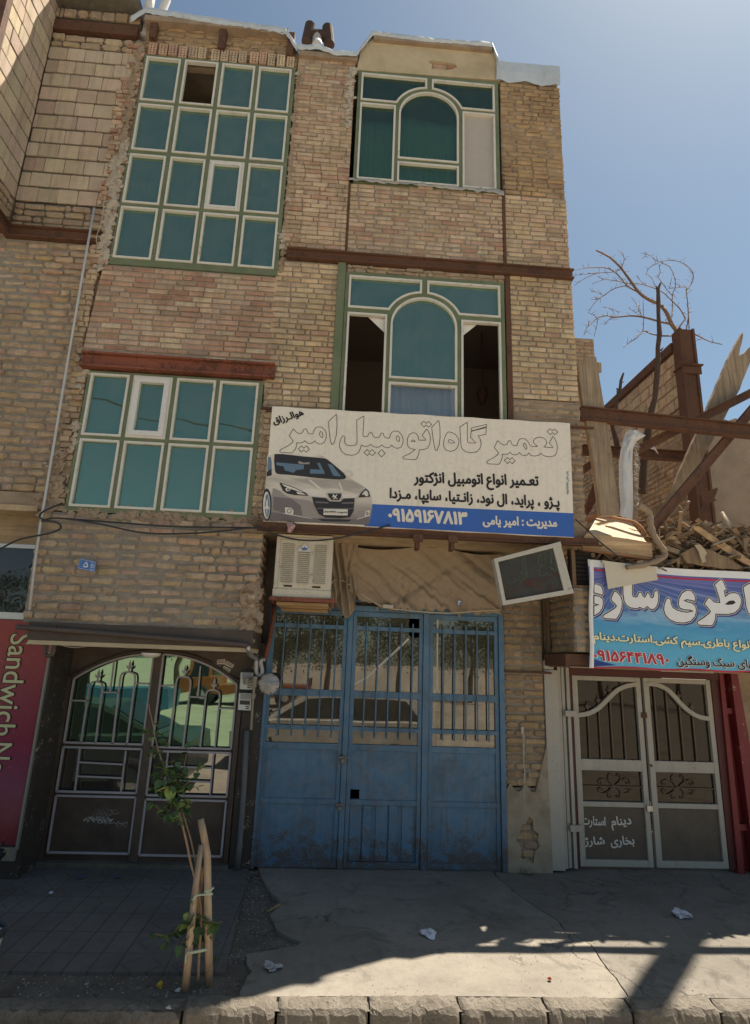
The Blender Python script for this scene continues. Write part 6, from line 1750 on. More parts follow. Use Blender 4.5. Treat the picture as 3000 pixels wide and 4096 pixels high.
for k in range(1300):
    x = rq.uniform(2.75, 5.3); y = rq.uniform(6.02, 7.9) if k % 3 else rq.uniform(5.98, 6.3); hgt = .26 + .2 * mnoise.noise(Vector((x * 2.2, y, 3))) + (.24 if x > 3.5 else 0)
    if x < 3.5: hgt *= .3
    z = 3.13 + rq.uniform(0, max(.04, hgt)) + max(0, (y - 6.2) * .30)
    L = rq.uniform(.04, .30) if k % 5 else rq.uniform(.3, .6); a = rq.uniform(0, 6.28); tl = rq.uniform(-.5, .7)
    d = Vector((math.cos(a) * math.cos(tl), math.sin(a) * math.cos(tl) * .5, math.sin(tl)))
    p = Vector((x, y, z)); cc = rq.choice(((.26, .17, .10), (.33, .22, .13), (.18, .12, .08), (.42, .28, .17), (.24, .18, .13), (.36, .30, .23), (.14, .10, .07)))
    g.bar(p - d * L / 2, p + d * L / 2, rq.uniform(.008, .09), rq.uniform(.005, .028), (rq.uniform(-1, 1), .3, 1), 0, cc, rq.uniform(.004, .06), rq.uniform(.004, .02))
for k in range(34):
    x = rq.uniform(3.5, 5.2); y = rq.uniform(6.05, 6.9); z = 3.2 + rq.uniform(.02, .40)
    rm_ = Matrix.Rotation(rq.uniform(-1.2, 1.2), 3, 'Y') @ Matrix.Rotation(rq.uniform(-.8, .8), 3, 'X')
    w_, h_ = rq.uniform(.25, .55), rq.uniform(.05, .16); cc = rq.choice(((.36, .24, .14), (.46, .32, .20), (.24, .16, .10), (.50, .40, .28)))
    q_ = [Vector((-w_ / 2, 0, -h_ / 2)), Vector((w_ / 2 * rq.uniform(.5, 1), 0, -h_ / 2)), Vector((w_ / 2 * rq.uniform(.8, 1.2), 0, rq.uniform(-.2, .2) * h_)), Vector((w_ / 2 * rq.uniform(.4, .9), 0, h_ / 2)), Vector((-w_ / 2, 0, h_ / 2 * rq.uniform(.5, 1)))]
    g.poly([rm_ @ p + Vector((x, y, z)) for p in q_], rm_ @ Vector((0, -1, 0)), .016, 0, cc)
for k in range(160):
    x = rq.uniform(2.8, 5.2); y = rq.uniform(6.0, 6.9); z = 3.16 + rq.uniform(0, .16) + max(0, (y - 6.2) * .3)
    rm_ = Matrix.Rotation(rq.uniform(0, 6), 3, 'Z') @ Matrix.Rotation(rq.uniform(-.7, .7), 3, 'X')
    g.box((x, y, z), (rq.uniform(.04, .16), rq.uniform(.04, .09), rq.uniform(.02, .05)), rm_, rq.choice(((.36, .27, .18), (.42, .33, .22), (.30, .24, .18))))
tag(g.build('rubble_heap', M_brick('splintered wood and rubble', dirt=.3)), 'heap of splintered wood and rubble on the roof of the ruin', 'rubble', kind='stuff')
for pts, lb in (([(240, 1660), (330, 1610), (330, 1660), (245, 1720)], 'rusty angle end poking out beside the leaning plank'), ([(245, 1960), (310, 1780), (330, 1900), (265, 2010)], 'reddish beam end below the leaning plank'), ([(1050, 1870), (1160, 1820), (1165, 1835), (1140, 1900), (1160, 1910), (1060, 1950)], 'bent rusty channel by the foot of the column')):
    g = MB(); g.poly(QT(5, pts, 6.5), (0, -1, 0), .05); lone('steel_scrap', lb, 'scrap metal', g, MT['rust'])
# ------------------------------------------------------------------ ground
def M_ground(name, c0, c1, scale=1.2, cracks=0.0, b=.5, dust=.4, grain=180):
    m, nt, p = base_mat(name, .93, spec=.15)
    pos = coords(nt)
    n1 = noise(nt, pos, scale, 8, .65)
    n2 = noise(nt, pos, scale * 9, 7, .7)
    n3 = noise(nt, pos, grain, 3, .6)
    c = mix(nt, ramp(nt, n1, [(.35, 0.0), (.65, 1.0)]), c0, c1)
    c = mix(nt, math_(nt, 'MULTIPLY', ramp(nt, n2, [(.5, 0.0), (.75, 1.0)]), .45), c, tuple(x * .62 for x in c0))
    c = mix(nt, math_(nt, 'MULTIPLY', ramp(nt, n3, [(.55, 0.0), (.75, 1.0)]), dust), c, tuple(min(1, x * 1.5) for x in c1))
    n6 = noise(nt, pos, scale * 1.7 + .4, 6, .7, .8)
    c = mix(nt, math_(nt, 'MULTIPLY', ramp(nt, n6, [(.54, 0.0), (.66, 1.0)]), .55), c, tuple(x * .5 for x in c0))
    h = math_(nt, 'ADD', math_(nt, 'MULTIPLY', n2, 1.2), math_(nt, 'MULTIPLY', n3, .35))
    if cracks:
        v = nd(nt, 'ShaderNodeTexVoronoi', feature='DISTANCE_TO_EDGE', ins={'Scale': .85})
        w = nd(nt, 'ShaderNodeTexNoise', ins={'Scale': 2.6, 'Detail': 7, 'Roughness': .68}); nt.links.new(pos, w.inputs['Vector'])
        vm = nd(nt, 'ShaderNodeVectorMath', operation='MULTIPLY_ADD'); nt.links.new(w.outputs['Color'], vm.inputs[0]); vm.inputs[1].default_value = (.55, .55, .55); nt.links.new(pos, vm.inputs[2])
        nt.links.new(vm.outputs[0], v.inputs['Vector'])
        gate = ramp(nt, noise(nt, pos, .7, 2, .5), [(.52, 0.0), (.58, 1.0)])
        ck = math_(nt, 'MULTIPLY', ramp(nt, v.outputs['Distance'], [(.002, 1.0), (.008, 0.0)]), gate)
        c = mix(nt, math_(nt, 'MULTIPLY', ck, cracks), c, tuple(x * .22 for x in c0))
        h = math_(nt, 'ADD', h, math_(nt, 'MULTIPLY', ck, -2.5))
    nt.links.new(c, p.inputs['Base Color'])
    bump(nt, p, h, b, .012)
    return m
MT['road'] = M_ground('dusty road', (.31, .27, .215), (.40, .35, .28), .5)
MT['conc'] = M_ground('worn concrete apron', (.175, .157, .13), (.255, .228, .19), 1.1, .75, .5)
MT['asph'] = M_ground('old dusty asphalt', (.15, .135, .113), (.215, .192, .162), 1.4, .35, .6)
MT['soil'] = M_ground('dark soil', (.105, .093, .078), (.175, .153, .128), 4.0, 0, 1.0, .5, 90)
MT['kerb'] = M_ground('pitted kerb concrete', (.15, .13, .105), (.24, .21, .17), 6.0, 0, 1.2, .4, 70)
def M_tiles():
    m, nt, p = base_mat('embossed pavement tiles', .9, spec=.2)
    pos = coords(nt)
    sp = nd(nt, 'ShaderNodeSeparateXYZ'); nt.links.new(pos, sp.inputs[0])
    T = .33
    def frac(s, off=0.0):
        return math_(nt, 'FRACT', math_(nt, 'ADD', math_(nt, 'DIVIDE', s, T), 100.0 + off))
    u, v = frac(sp.outputs['X'], .12), frac(sp.outputs['Y'], .3)
    def near(s, w, c=.0):   # 1 close to the value c (cyclic)
        d = math_(nt, 'ABSOLUTE', math_(nt, 'SUBTRACT', math_(nt, 'FRACT', math_(nt, 'ADD', math_(nt, 'SUBTRACT', s, c), .5)), .5))
        return math_(nt, 'LESS_THAN', d, w)
    joint = math_(nt, 'MAXIMUM', near(u, .014), near(v, .014))
    # embossed hexagon halves inside each tile
    au = math_(nt, 'ABSOLUTE', math_(nt, 'SUBTRACT', u, .5)); av = math_(nt, 'ABSOLUTE', math_(nt, 'SUBTRACT', v, .5))
    hx = math_(nt, 'ADD', math_(nt, 'MULTIPLY', av, .9), au)
    hexl = math_(nt, 'LESS_THAN', math_(nt, 'ABSOLUTE', math_(nt, 'SUBTRACT', hx, .40)), .022)
    hexl = math_(nt, 'MULTIPLY', hexl, math_(nt, 'GREATER_THAN', au, .12))
    # grooved guide strip
    st = math_(nt, 'MULTIPLY', math_(nt, 'GREATER_THAN', sp.outputs['X'], -2.55), math_(nt, 'LESS_THAN', sp.outputs['X'], -1.35))
    st = math_(nt, 'MULTIPLY', st, math_(nt, 'LESS_THAN', sp.outputs['Y'], 5.75))
    gro = near(math_(nt, 'MULTIPLY', u, 2.0), .05)
    pat = mix(nt, st, hexl, gro)
    g = math_(nt, 'MAXIMUM', joint, math_(nt, 'MULTIPLY', pat, .75))
    n1 = noise(nt, pos, 1.3, 7, .65); n2 = noise(nt, pos, 14, 6, .7); n3 = noise(nt, pos, 160, 3, .6)
    c = mix(nt, ramp(nt, n1, [(.35, 0.0), (.65, 1.0)]), (.115, .105, .095), (.165, .15, .135))
    wn_ = nd(nt, 'ShaderNodeTexWhiteNoise', noise_dimensions='2D')
    fl = nd(nt, 'ShaderNodeVectorMath', operation='FLOOR'); sc_ = nd(nt, 'ShaderNodeVectorMath', operation='MULTIPLY_ADD'); nt.links.new(pos, sc_.inputs[0]); sc_.inputs[1].default_value = (1 / T, 1 / T, 0); sc_.inputs[2].default_value = (100.12, 100.3, 0)
    nt.links.new(sc_.outputs[0], fl.inputs[0]); nt.links.new(fl.outputs[0], wn_.inputs['Vector'])
    c = mix(nt, math_(nt, 'MULTIPLY', wn_.outputs['Value'], .35), c, (.10, .092, .088))
    c = mix(nt, math_(nt, 'MULTIPLY', ramp(nt, n2, [(.45, 0.0), (.75, 1.0)]), .5), c, (.09, .08, .07))
    c = mix(nt, math_(nt, 'MULTIPLY', g, .6), c, (.05, .045, .04))
    nt.links.new(c, p.inputs['Base Color'])
    bump(nt, p, math_(nt, 'ADD', math_(nt, 'MULTIPLY', g, -1.6), math_(nt, 'ADD', n2, math_(nt, 'MULTIPLY', n3, .4))), .6, .008)
    return m
MT['tiles'] = M_tiles()
def gridsheet(name, x0, x1, y0, y1, z, mat, st=.12, amp=.004, left=None, right=None, thick=.05):
    nx, ny = max(2, int((x1 - x0) / st)), max(2, int((y1 - y0) / st))
    V, F = [], []
    for j in range(ny + 1):
        y = lerp(y0, y1, j / ny)
        a = left(y) if left else x0; b = right(y) if right else x1
        for i in range(nx + 1):
            x = lerp(a, b, i / nx)
            V.append((x, y, z + amp * mnoise.noise(Vector((x * 1.4, y * 1.4, 3))) + amp * .4 * mnoise.noise(Vector((x * 6, y * 6, 1)))))
    for j in range(ny):
        for i in range(nx):
            a = j * (nx + 1) + i; F.append((a, a + 1, a + nx + 2, a + nx + 1))
    # skirt
    n0 = len(V)
    ring = [i for i in range(nx + 1)] + [j * (nx + 1) + nx for j in range(1, ny + 1)] + [ny * (nx + 1) + i for i in range(nx - 1, -1, -1)] + [j * (nx + 1) for j in range(ny - 1, 0, -1)]
    for k in ring: V.append((V[k][0], V[k][1], V[k][2] - thick))
    for k in range(len(ring)): F.append((ring[k], ring[(k + 1) % len(ring)], n0 + (k + 1) % len(ring), n0 + k))
    mb = MB(); mb.add(V, F)
    return tag(mb.build(name, mat, smooth=False), kind='structure')
g = MB(); g.add([(-400, -400, -.17), (400, -400, -.17), (400, 4.2, -.17), (-400, 4.2, -.17)], [(0, 1, 2, 3)]); tag(g.build('road', MT['road']), kind='structure')
g = MB(); g.add([(-400, 4.2, -.022), (400, 4.2, -.022), (400, 400, -.022), (-400, 400, -.022)], [(0, 1, 2, 3)]); tag(g.build('ground', MT['soil']), kind='structure')
def edge_t(y): return lerp(-.62, -.75, (y - 4.54) / 2.1)
gridsheet('pavement', -9.0, -.6, 4.60, 6.9, .0, MT['tiles'], .1, .004, right=edge_t)
rk = random.Random(9)
def edge_c(y):
    base = [(4.2, -.50), (4.6, -.46), (4.85, -.52), (5.0, -.10), (5.2, -.33), (5.5, -.42), (5.75, -.36), (6.0, -.47), (6.4, -.60), (6.7, -.68)]
    for (a, b), (c, d) in zip(base[:-1], base[1:]):
        if a <= y <= c: return lerp(b, d, (y - a) / (c - a)) + .035 * mnoise.noise(Vector((y * 9, 1, 5)))
    return base[-1][1] if y > 6 else base[0][1]
SE = [QZ(13, x, y, .01) for x, y in ((140, 320), (250, 410), (370, 490), (500, 570), (540, 630), (690, 710), (760, 820), (830, 900), (900, 1000), (930, 1050))]
SE = sorted([(p.y, p.x) for p in SE])
def seam(y):
    return float(np.interp(y, [p[0] for p in SE], [p[1] for p in SE])) + .02 * mnoise.noise(Vector((y * 7, 2, 3)))
gridsheet('concrete_apron', -.6, 2.0, 4.31, 6.72, .004, MT['conc'], .06, .009, left=edge_c, right=seam)
gridsheet('asphalt_apron', 1.0, 9.0, 4.31, 7.2, .002, MT['asph'], .08, .007, left=lambda y: seam(y) + .012)
# kerb stones
def kerbstone(x0, x1, seed, label, z1=.012):
    r = random.Random(seed)
    nx, nr = 28, 9
    hz, tilt, oy = r.uniform(-.008, .003), r.uniform(-.009, .009), r.uniform(-.008, .006)
    V, F = [], []
    prof = [(4.315, -.17), (4.315, z1 - .004), (4.28, z1 + .002), (4.235, z1), (4.195, z1 - .012), (4.178, z1 - .04), (4.17, z1 - .09), (4.168, -.12), (4.168, -.20)]
    for i in range(nx + 1):
        x = lerp(x0, x1, i / nx); e = min(i, nx - i) / nx
        for k, (y, z) in enumerate(prof):
            f = .020 if k in (3, 4, 5) else .007
            d = mnoise.noise(Vector((x * 9, k * 2.0, seed))) * f + mnoise.noise(Vector((x * 30, k * 5.0, seed))) * f * .9
            dd = .02 * max(0, 1 - e * 22)
            z += hz + tilt * (i / nx - .5); V.append((x, y + d + oy + (dd if k in (4, 5, 6) else 0), z + (d * .8 if 0 < k < 7 else 0) - (dd if 1 < k < 5 else 0)))
    for i in range(nx):
        for k in range(nr - 1): F.append((i * nr + k, i * nr + k + 1, (i + 1) * nr + k + 1, (i + 1) * nr + k))
    F.append(tuple(range(nr))); F.append(tuple(nx * nr + k for k in range(nr - 1, -1, -1)))
    mb = MB(); mb.add(V, F)
    return lone('kerb_stone', label, 'kerb stone', mb, MT['kerb'], ((x0 + x1) / 2, 4.24, -.17), 'kerb stones along the pavement edge')
kx = [QZ(0, x, 4015, 0).x for x in (1108, 1475, 1835, 2180, 2515, 2860)]
kl = ['kerb stone just right of the staked sapling, half in sunlight', 'sunlit kerb stone with pitted broken arrises below the blue door', 'sunlit kerb stone below the right leaf of the blue door', 'kerb stone crossed by the broad dark shadow', 'kerb stone at the right with its left end in shadow']
for i in range(5): kerbstone(kx[i] + .008, kx[i + 1] - .008, i + 1, kl[i])
kerbstone(kx[5] + .008, kx[5] + .72, 8, 'kerb stone at the far right corner of the photo')
kerbstone(kx[0] - .55, kx[0] - .008, 9, 'shaded kerb stone at the foot of the staked sapling')
kerbstone(kx[0] - 1.75, kx[0] - .57, 10, 'low shaded kerb stone at the far left, parted from its neighbours', -.01)

# ------------------------------------------------------------------ small fittings on the wall
pipe = thing('gas_pipe', 'brown gas pipe along the beam over the brown door ending in a silver bend', 'pipe', (-1.9, 5.88, 2.1))
MT['pipe'] = M_paint('brown pipe paint', (.085, .06, .05), rust=.6, rustcol=(.2, .11, .08), thr=.6, rough=.55); MT['silver'] = M_paint('galvanised pipe', (.40, .39, .37), rust=.5, rustcol=(.2, .15, .1), thr=.6, rough=.4, metal=.6)
g = MB(); P = [Q(6, x, y, 5.87) for x, y in ((100, 688), (400, 708), (900, 748), (1300, 780), (1470, 795))]; g.tube(P + [P[-1] + Vector((.03, 0, -.02))], .026, 10)
g.build('run', MT['pipe'], pipe, smooth=True)
g = MB(); x = Q(6, 330, 700, 5.87); g.tube([x + Vector((.0, .03 * math.cos(t), .035 * math.sin(t) + .0)) for t in np.linspace(-2.2, 2.2, 9)], .009, 6); g.build('pipe_clip', MT['pipe'], pipe)
g = MB(); P = [P[-1] + Vector((.028, 0, -.015))] + [Q(29, 335, 520, 5.9), Q(29, 345, 590, 6.1), Q(29, 420, 640, 6.3), Q(29, 470, 660, 6.5), Q(29, 478, 760, 6.52), Q(29, 480, 930, 6.52), Q(29, 505, 990, 6.52), Q(29, 545, 1012, 6.52), Q(29, 590, 980, 6.52), Q(29, 598, 900, 6.52), Q(29, 570, 770, 6.52), Q(29, 580, 700, 6.52), Q(29, 660, 690, 6.52)]
g.tube(smooth_path([tuple(p) for p in P], 4), .024, 10); g.build('silver_bend', MT['silver'], pipe, smooth=True)
rg_ = thing('gas_regulator', 'round grey gas regulator beside the white intercoms', 'gas regulator', (-.70, 6.5, 1.55))
p = Q(29, 735, 1180, 6.42)
g = MB(); g.lathe(p, [(0, .05), (.07, .05), (.105, .035), (.107, .0), (.104, -.012), (.085, -.016), (.078, -.022), (.03, -.03), (.022, -.045), (0, -.047)], 28, 'y'); g.build('disc', M_plain('pale grey regulator metal', (.40, .385, .36), .5, .2, var=.08), rg_, smooth=True)
g = MB(); g.rect(p.x + .02, p.x + .10, p.z - .012, p.z + .02, p.y - .05, p.y - .024); g.build('label_plate', M_plain('faded plate', (.30, .29, .30), .5), rg_)
g = MB()
for k in range(8):
    a = k * .785 + .3; g.lathe((p.x + .094 * math.cos(a), p.y - .012, p.z + .094 * math.sin(a)), [(0, -.01), (.007, -.008), (.007, .004)], 8, 'y')
g.build('bolts', MT['rust'], rg_)
g = MB(); a = Q(29, 450, 1130, 6.46); g.tube([a, (p.x - .06, 6.46, p.z)], .022, 10); g.lathe((a.x, 6.46, a.z), [(.001, -.06), (.034, -.055), (.036, .05), (.001, .055)], 14, 'z'); g.lathe((a.x - .09, 6.46, a.z), [(.001, -.035), (.03, -.03), (.03, .03), (.001, .035)], 12, 'z'); g.tube([a, a - Vector((.1, 0, 0))], .02, 8)
b = Q(29, 415, 1420, 6.46); g.tube([a, b], .016, 8); g.lathe((b.x, 6.46, b.z), [(.001, -.03), (.028, -.025), (.028, .025), (.001, .03)], 12, 'z'); c = Q(29, 372, 2100, 6.5); g.tube([b, c], .014, 8); g.build('valve_pipe', M_plain('dull brass pipework', (.24, .21, .165), .5, .5, var=.2), rg_)
for (pts, lb, kind) in (([(165, 950), (417, 958), (395, 1297), (143, 1287)], 'upper white intercom behind the gas valve', 0), ([(132, 1362), (372, 1370), (364, 1716), (105, 1702)], 'lower white intercom with a dark camera window', 1)):
    c4 = [Q(29, x, y, 6.53) for x, y in pts]
    def ic(u, v, y): q_ = c4[0].lerp(c4[1], u).lerp(c4[3].lerp(c4[2], u), v); return (q_.x, y, q_.z)
    it_ = thing('intercom', lb, 'intercom', (c4[3].x, 6.55, c4[3].z))
    def icr(mb, u0, u1, v0, v1, y, th): mb.poly([ic(u0, v1, y), ic(u1, v1, y), ic(u1, v0, y), ic(u0, v0, y)], (0, -1, 0), th)
    g = MB(); icr(g, 0, 1, 0, 1, 6.53, .03); g.build('face', M_plain('white plastic', (.60, .60, .57), .4, var=.03), it_, bevel=.003)
    g = MB(); icr(g, 0, 1.05, -.12, 1.12, 6.562, .04); g.build('housing', M_plain('black plastic', (.02, .02, .02), .5), it_)
    g = MB()
    for k in range(8): icr(g, .12, .92, .03 + k * .045, .05 + k * .045, 6.5285, .001)
    g.build('speaker_slots', M_plain('slot shade', (.05, .05, .05), .8), it_)
    g = MB()
    if kind: icr(g, .12, .92, .43, .68, 6.528, .001)
    for v in (.76, .88): icr(g, .60, .86, v - .02, v + .04, 6.528, .001)
    g.build('button', M_plain('dark glossy window', (.03, .03, .035), .2), it_)
for i, (pts, c, lb) in enumerate((([(1305, 885), (1355, 880), (1350, 912), (1302, 912)], (.52, .42, .40), 'white and red sticker on the brown door surround'), ([(1362, 890), (1407, 915), (1395, 935), (1350, 915)], (.50, .47, .40), 'cream sticker right of the white and red one'), ([(1272, 898), (1330, 925), (1318, 940), (1265, 912)], (.28, .36, .48), 'pale blue sticker left of the cream ones'), ([(1345, 920), (1387, 942), (1376, 966), (1336, 945)], (.50, .47, .40), 'cream sticker lowest of the four'))):
    g = MB(); g.poly([(q_.x, YD - .002, q_.z) for q_ in (Q(6, x, y, YD) for x, y in pts)], (0, -1, 0), .0015)
    g.v = [(x, y, z) for x, y, z in g.v]
    P = [Q(6, x, y, YD) for x, y in pts]
    for k in (.3, .6):
        a = P[0].lerp(P[3], k); b = P[1].lerp(P[2], k); g.bar((lerp(a.x, b.x, .12), YD - .0028, lerp(a.z, b.z, .12)), (lerp(a.x, b.x, .88), YD - .0028, lerp(a.z, b.z, .88)), .006, .001, up=(0, 1, 0), mi=1)
    lone('sticker', lb, 'sticker', g, [M_plain('sticker paper', c, .6), M_plain('sticker print', (.12, .05, .05) if i != 2 else (.05, .1, .25), .6)], group='stickers over the brown door')
pl5 = thing('house_number_plate', 'small curled blue plate with the number five on the brick bay', 'number plate', (-2.3, 5.9, 2.9))
c4 = [Q(6, x, y, 5.905) for x, y in ((485, 276), (582, 296), (572, 360), (466, 336))]
def hp(u, v, l=0): q_ = c4[0].lerp(c4[1], u).lerp(c4[3].lerp(c4[2], u), v); return (q_.x, q_.y - l - .018 * (2 * u - 1) ** 2 + .01, q_.z)
V = [hp(i / 8, j) for j in (0, 1) for i in range(9)]
g = MB(); g.add(V, [(i, i + 1, i + 10, i + 9) for i in range(8)]); o = g.build('plate', M_plain('blue enamel', (.06, .155, .38), .4, var=.06), pl5); md = o.modifiers.new('t', 'SOLIDIFY'); md.thickness = .004
g = MB()
def hpath(P, w=.004):
    for a, b in zip(P[:-1], P[1:]): g.bar(hp(*a, .004), hp(*b, .004), w, .001, up=(0, 1, 0))
hpath([(.04, .07), (.96, .07), (.96, .93), (.04, .93), (.04, .07)], .003); hpath([(.68, .07), (.68, .93)], .003)
hpath([(.36, .22), (.28, .5), (.27, .68), (.36, .72), (.40, .62), (.46, .70), (.50, .55), (.44, .38), (.36, .22)], .011)
hpath([(.70 + .11 + .10 * math.cos(t), .45 + .2 * math.sin(t)) for t in np.linspace(0, 6.28, 9)], .004); hpath([(.72, .45), (.90, .45)], .003); hpath([(.81, .27), (.81, .63)], .003); hpath([(.72, .82), (.9, .82)], .005)
g.build('number', M_plain('white enamel', (.6, .62, .66), .4), pl5)
lp = thing('ceiling_lamp', 'flat round white lamp under the lip above the brown door', 'lamp', Q(6, 912, 815, 6.0))
p = Q(6, 912, 812, 6.02)
g = MB(); g.lathe((p.x, p.y, 2.054), [(.0, -.045), (.05, -.042), (.085, -.025), (.09, -.008), (.09, 0)], 24, 'z'); g.build('shade', M_plain('dusty white lampshade', (.62, .58, .50), .4, var=.05), lp, smooth=True)
cd = thing('conduit_pipe', 'thin pale conduit pipe running down the wall between the two buildings', 'pipe', (-3.03, 5.9, 2.8))
g = MB(); g.tube([Q(0, x, y, 5.90) for x, y in ((377, 832), (330, 1100), (270, 1450), (195, 1900), (160, 2110), (140, 2250), (118, 2440))], .013, 8); g.build('pipe', M_plain('pale grey conduit', (.46, .46, .45), .5, var=.05), cd, smooth=True)
g = MB(); g.tube(smooth_path([tuple(Q(1, x, y, 5.86)) for x, y in ((585, 1040), (572, 1120), (560, 1220), (530, 1310), (545, 1370))], 4), .004, 5); g.build('wire', M_plain('pale wire', (.4, .36, .28), .7), cd)
def cable(name, label, runs, r=.008, mat=None):
    t_ = thing(name, label, 'cable', tuple(runs[0][0]))
    g = MB()
    for P in runs: g.tube(smooth_path([tuple(p) for p in P], 5), r, 6)
    g.build('cable', mat or MT['cable'], t_, smooth=True)
MT['cable'] = M_plain('black cable sheath', (.03, .03, .033), .6)
cable('black_cable', 'heavy black cable looping across the wall under the eight pane window', [
    [Q(0, -30, 2225, 5.86), Q(0, 0, 2197, 5.86), Q(0, 60, 2165, 5.86), Q(0, 100, 2152, 5.86), Q(0, 200, 2132, 5.86), Q(0, 243, 2112, 5.86), Q(0, 230, 2092, 5.86), Q(0, 180, 2080, 5.87), Q(0, 158, 2068, 5.88), Q(0, 175, 2045, 5.88), Q(0, 250, 2012, 5.9)],
    [Q(0, 165, 2085, 5.87), Q(0, 230, 2072, 5.86), Q(0, 400, 2096, 5.85), Q(0, 580, 2132, 5.84), Q(0, 800, 2132, 5.84), Q(0, 1022, 2111, 5.85), Q(0, 1090, 2134, 5.84), Q(0, 1200, 2160, 5.82), Q(0, 1330, 2156, 5.80), Q(0, 1480, 2122, 5.80), Q(0, 1560, 2100, 5.84)],
    [Q(0, 230, 2072, 5.87), Q(0, 440, 2088, 5.87), Q(0, 700, 2106, 5.86), Q(0, 1022, 2111, 5.87)]], .009)
cable('black_cable', 'thin black cable slanting from the big sign down to the banner', [[Q(4, 1535, 1270, 5.8), Q(4, 1590, 1320, 5.8), Q(4, 1652, 1378, 5.78), Q(9, 470, 480, 5.76), Q(9, 510, 510, 5.80)]], .007)
cable('black_cable', 'loose bundle of wires under the beam at the left of the brown door', [[Q(6, 270, 770, 6.0), Q(6, 350, 790, 5.95), Q(6, 430, 810, 5.95), Q(6, 520, 805, 6.0)], [Q(6, 300, 772, 6.02), Q(6, 420, 785, 5.98), Q(6, 560, 790, 5.97), Q(6, 720, 805, 5.96), Q(6, 840, 812, 5.98)]], .006, M_plain('pale loose wire', (.33, .28, .20), .8))
g = MB(); P = [Q(6, x, y, 6.02) for x, y in ((275, 790), (268, 840), (280, 860), (310, 858), (325, 835), (330, 790))]; g.tube(smooth_path([tuple(p) for p in P], 4), .018, 8)
lone('pipe_bend', 'brown U shaped pipe bend hanging at the left end of the beam', 'pipe', g, MT['pipe'], smooth=True)
g = MB(); P = [Q(6, x, y, YD - .09) for x, y in ((1483, 1310), (1466, 1650), (1440, 2000), (1425, 2140))]; g.tube(P, .030, 10); q_ = Q(6, 1455, 1888, YD - .09); g.lathe((q_.x, q_.y, q_.z), [(.034, -.02), (.036, 0), (.034, .02)], 12, 'z')
lone('drain_pipe', 'grey drain pipe between the brown and the blue doors', 'pipe', g, M_paint('grey pipe paint', (.12, .125, .13), rust=.5, rustcol=(.25, .2, .16), thr=.6), smooth=True)
g = MB(); P = [Q(26, x, y, YD - .10) for x, y in ((598, 1080), (560, 1400), (520, 1600), (485, 1760))]; g.tube(P, .022, 8)
lone('drain_pipe', 'rusty red pipe beside the top left corner of the blue door', 'pipe', g, MT['rust_red'], smooth=True)
# roof cowl and chimney pipes
cw = thing('chimney_cowl', 'rusty H shaped chimney cowl on the roof between the two bays', 'chimney', (-.68, 6.55, 9.7))
Yc = 6.5
g = MB()
for a, b in (((285, 122), (268, 200)), ((366, 132), (374, 212))):
    A, B = Q(2, *a, Yc), Q(2, *b, Yc); d = (A - B).normalized(); g.tube([B, A], .078, 14); 
A, B = Q(2, 280, 165, Yc), Q(2, 370, 172, Yc); g.tube([A, B], .075, 12)
g.build('cowl_pipes', M_paint('dark rusty cowl', (.055, .03, .022), rust=.6, rustcol=(.03, .02, .016), thr=.5, rough=.85), cw, smooth=False)
A = Q(2, 318, 172, Yc); g = MB(); g.tube([A, (A.x, Yc, 9.7)], .07, 12); g.tube([Q(2, 318, 205, Yc - .08), Q(2, 318, 216, Yc - .2)], .07, 12); g.build('flue', M_paint('grey flue', (.34, .33, .31), rust=.6, thr=.56), cw, smooth=False)
ch_ = thing('vent_pipe', 'pale roof vent pipes at the top left corner of the tall window bay', 'pipe', (-2.75, 6.2, 9.9))
g = MB(); a = Q(1, 815, 70, 6.1); g.tube([(a.x, 6.1, 9.9), (a.x, 6.1, 11.2)], .06, 12); a = Q(1, 905, 40, 6.15); g.tube([(a.x, 6.15, 10.0), (a.x - .02, 6.15, 10.45), (a.x + .04, 6.1, 10.6), (a.x + .04, 6.1, 11.0)], .05, 12); g.build('pipes', M_paint('pale pipe', (.52, .5, .47), rust=.5, thr=.58), ch_, smooth=True)
nst = MB(); rn_ = random.Random(2)
for k in range(260):
    p = Vector((rn_.uniform(-.92, -.45), 5.86 + rn_.uniform(-.03, .12), 3.40 + rn_.uniform(-.02, .05))); d = Vector((rn_.uniform(-1, 1), rn_.uniform(-.4, .4), rn_.uniform(-.5, .3))); nst.tube([p, p + d * .05, p + d * .1 + Vector((0, 0, -.02))], .002, 3)
tag(nst.build('dry_straw', M_plain('dry straw', (.20, .14, .09), .9)), 'dry straw stuffed under the lower left corner of the big sign', 'straw', kind='stuff')
g = MB(); P = [Q(26, x, y, 5.80) for x, y in ((735, 120), (800, 125), (850, 150), (830, 190), (800, 230), (770, 246), (750, 220), (755, 180))]
V = [tuple(p) for p in P]; c = sum(P, Vector()) / 8; g.add(V + [tuple(c + Vector((0, -.04, 0)))], [(i, (i + 1) % 8, 8) for i in range(8)]); g.add([(x, y + .02, z) for x, y, z in V] + [tuple(c + Vector((0, .05, 0)))], [(i, 8, (i + 1) % 8) for i in range(8)])
lone('plastic_bag', 'crumpled pink and white bag hanging under the big sign', 'bag', g, M_plain('pink white plastic', (.42, .25, .24), .5, var=.4, scale=30))
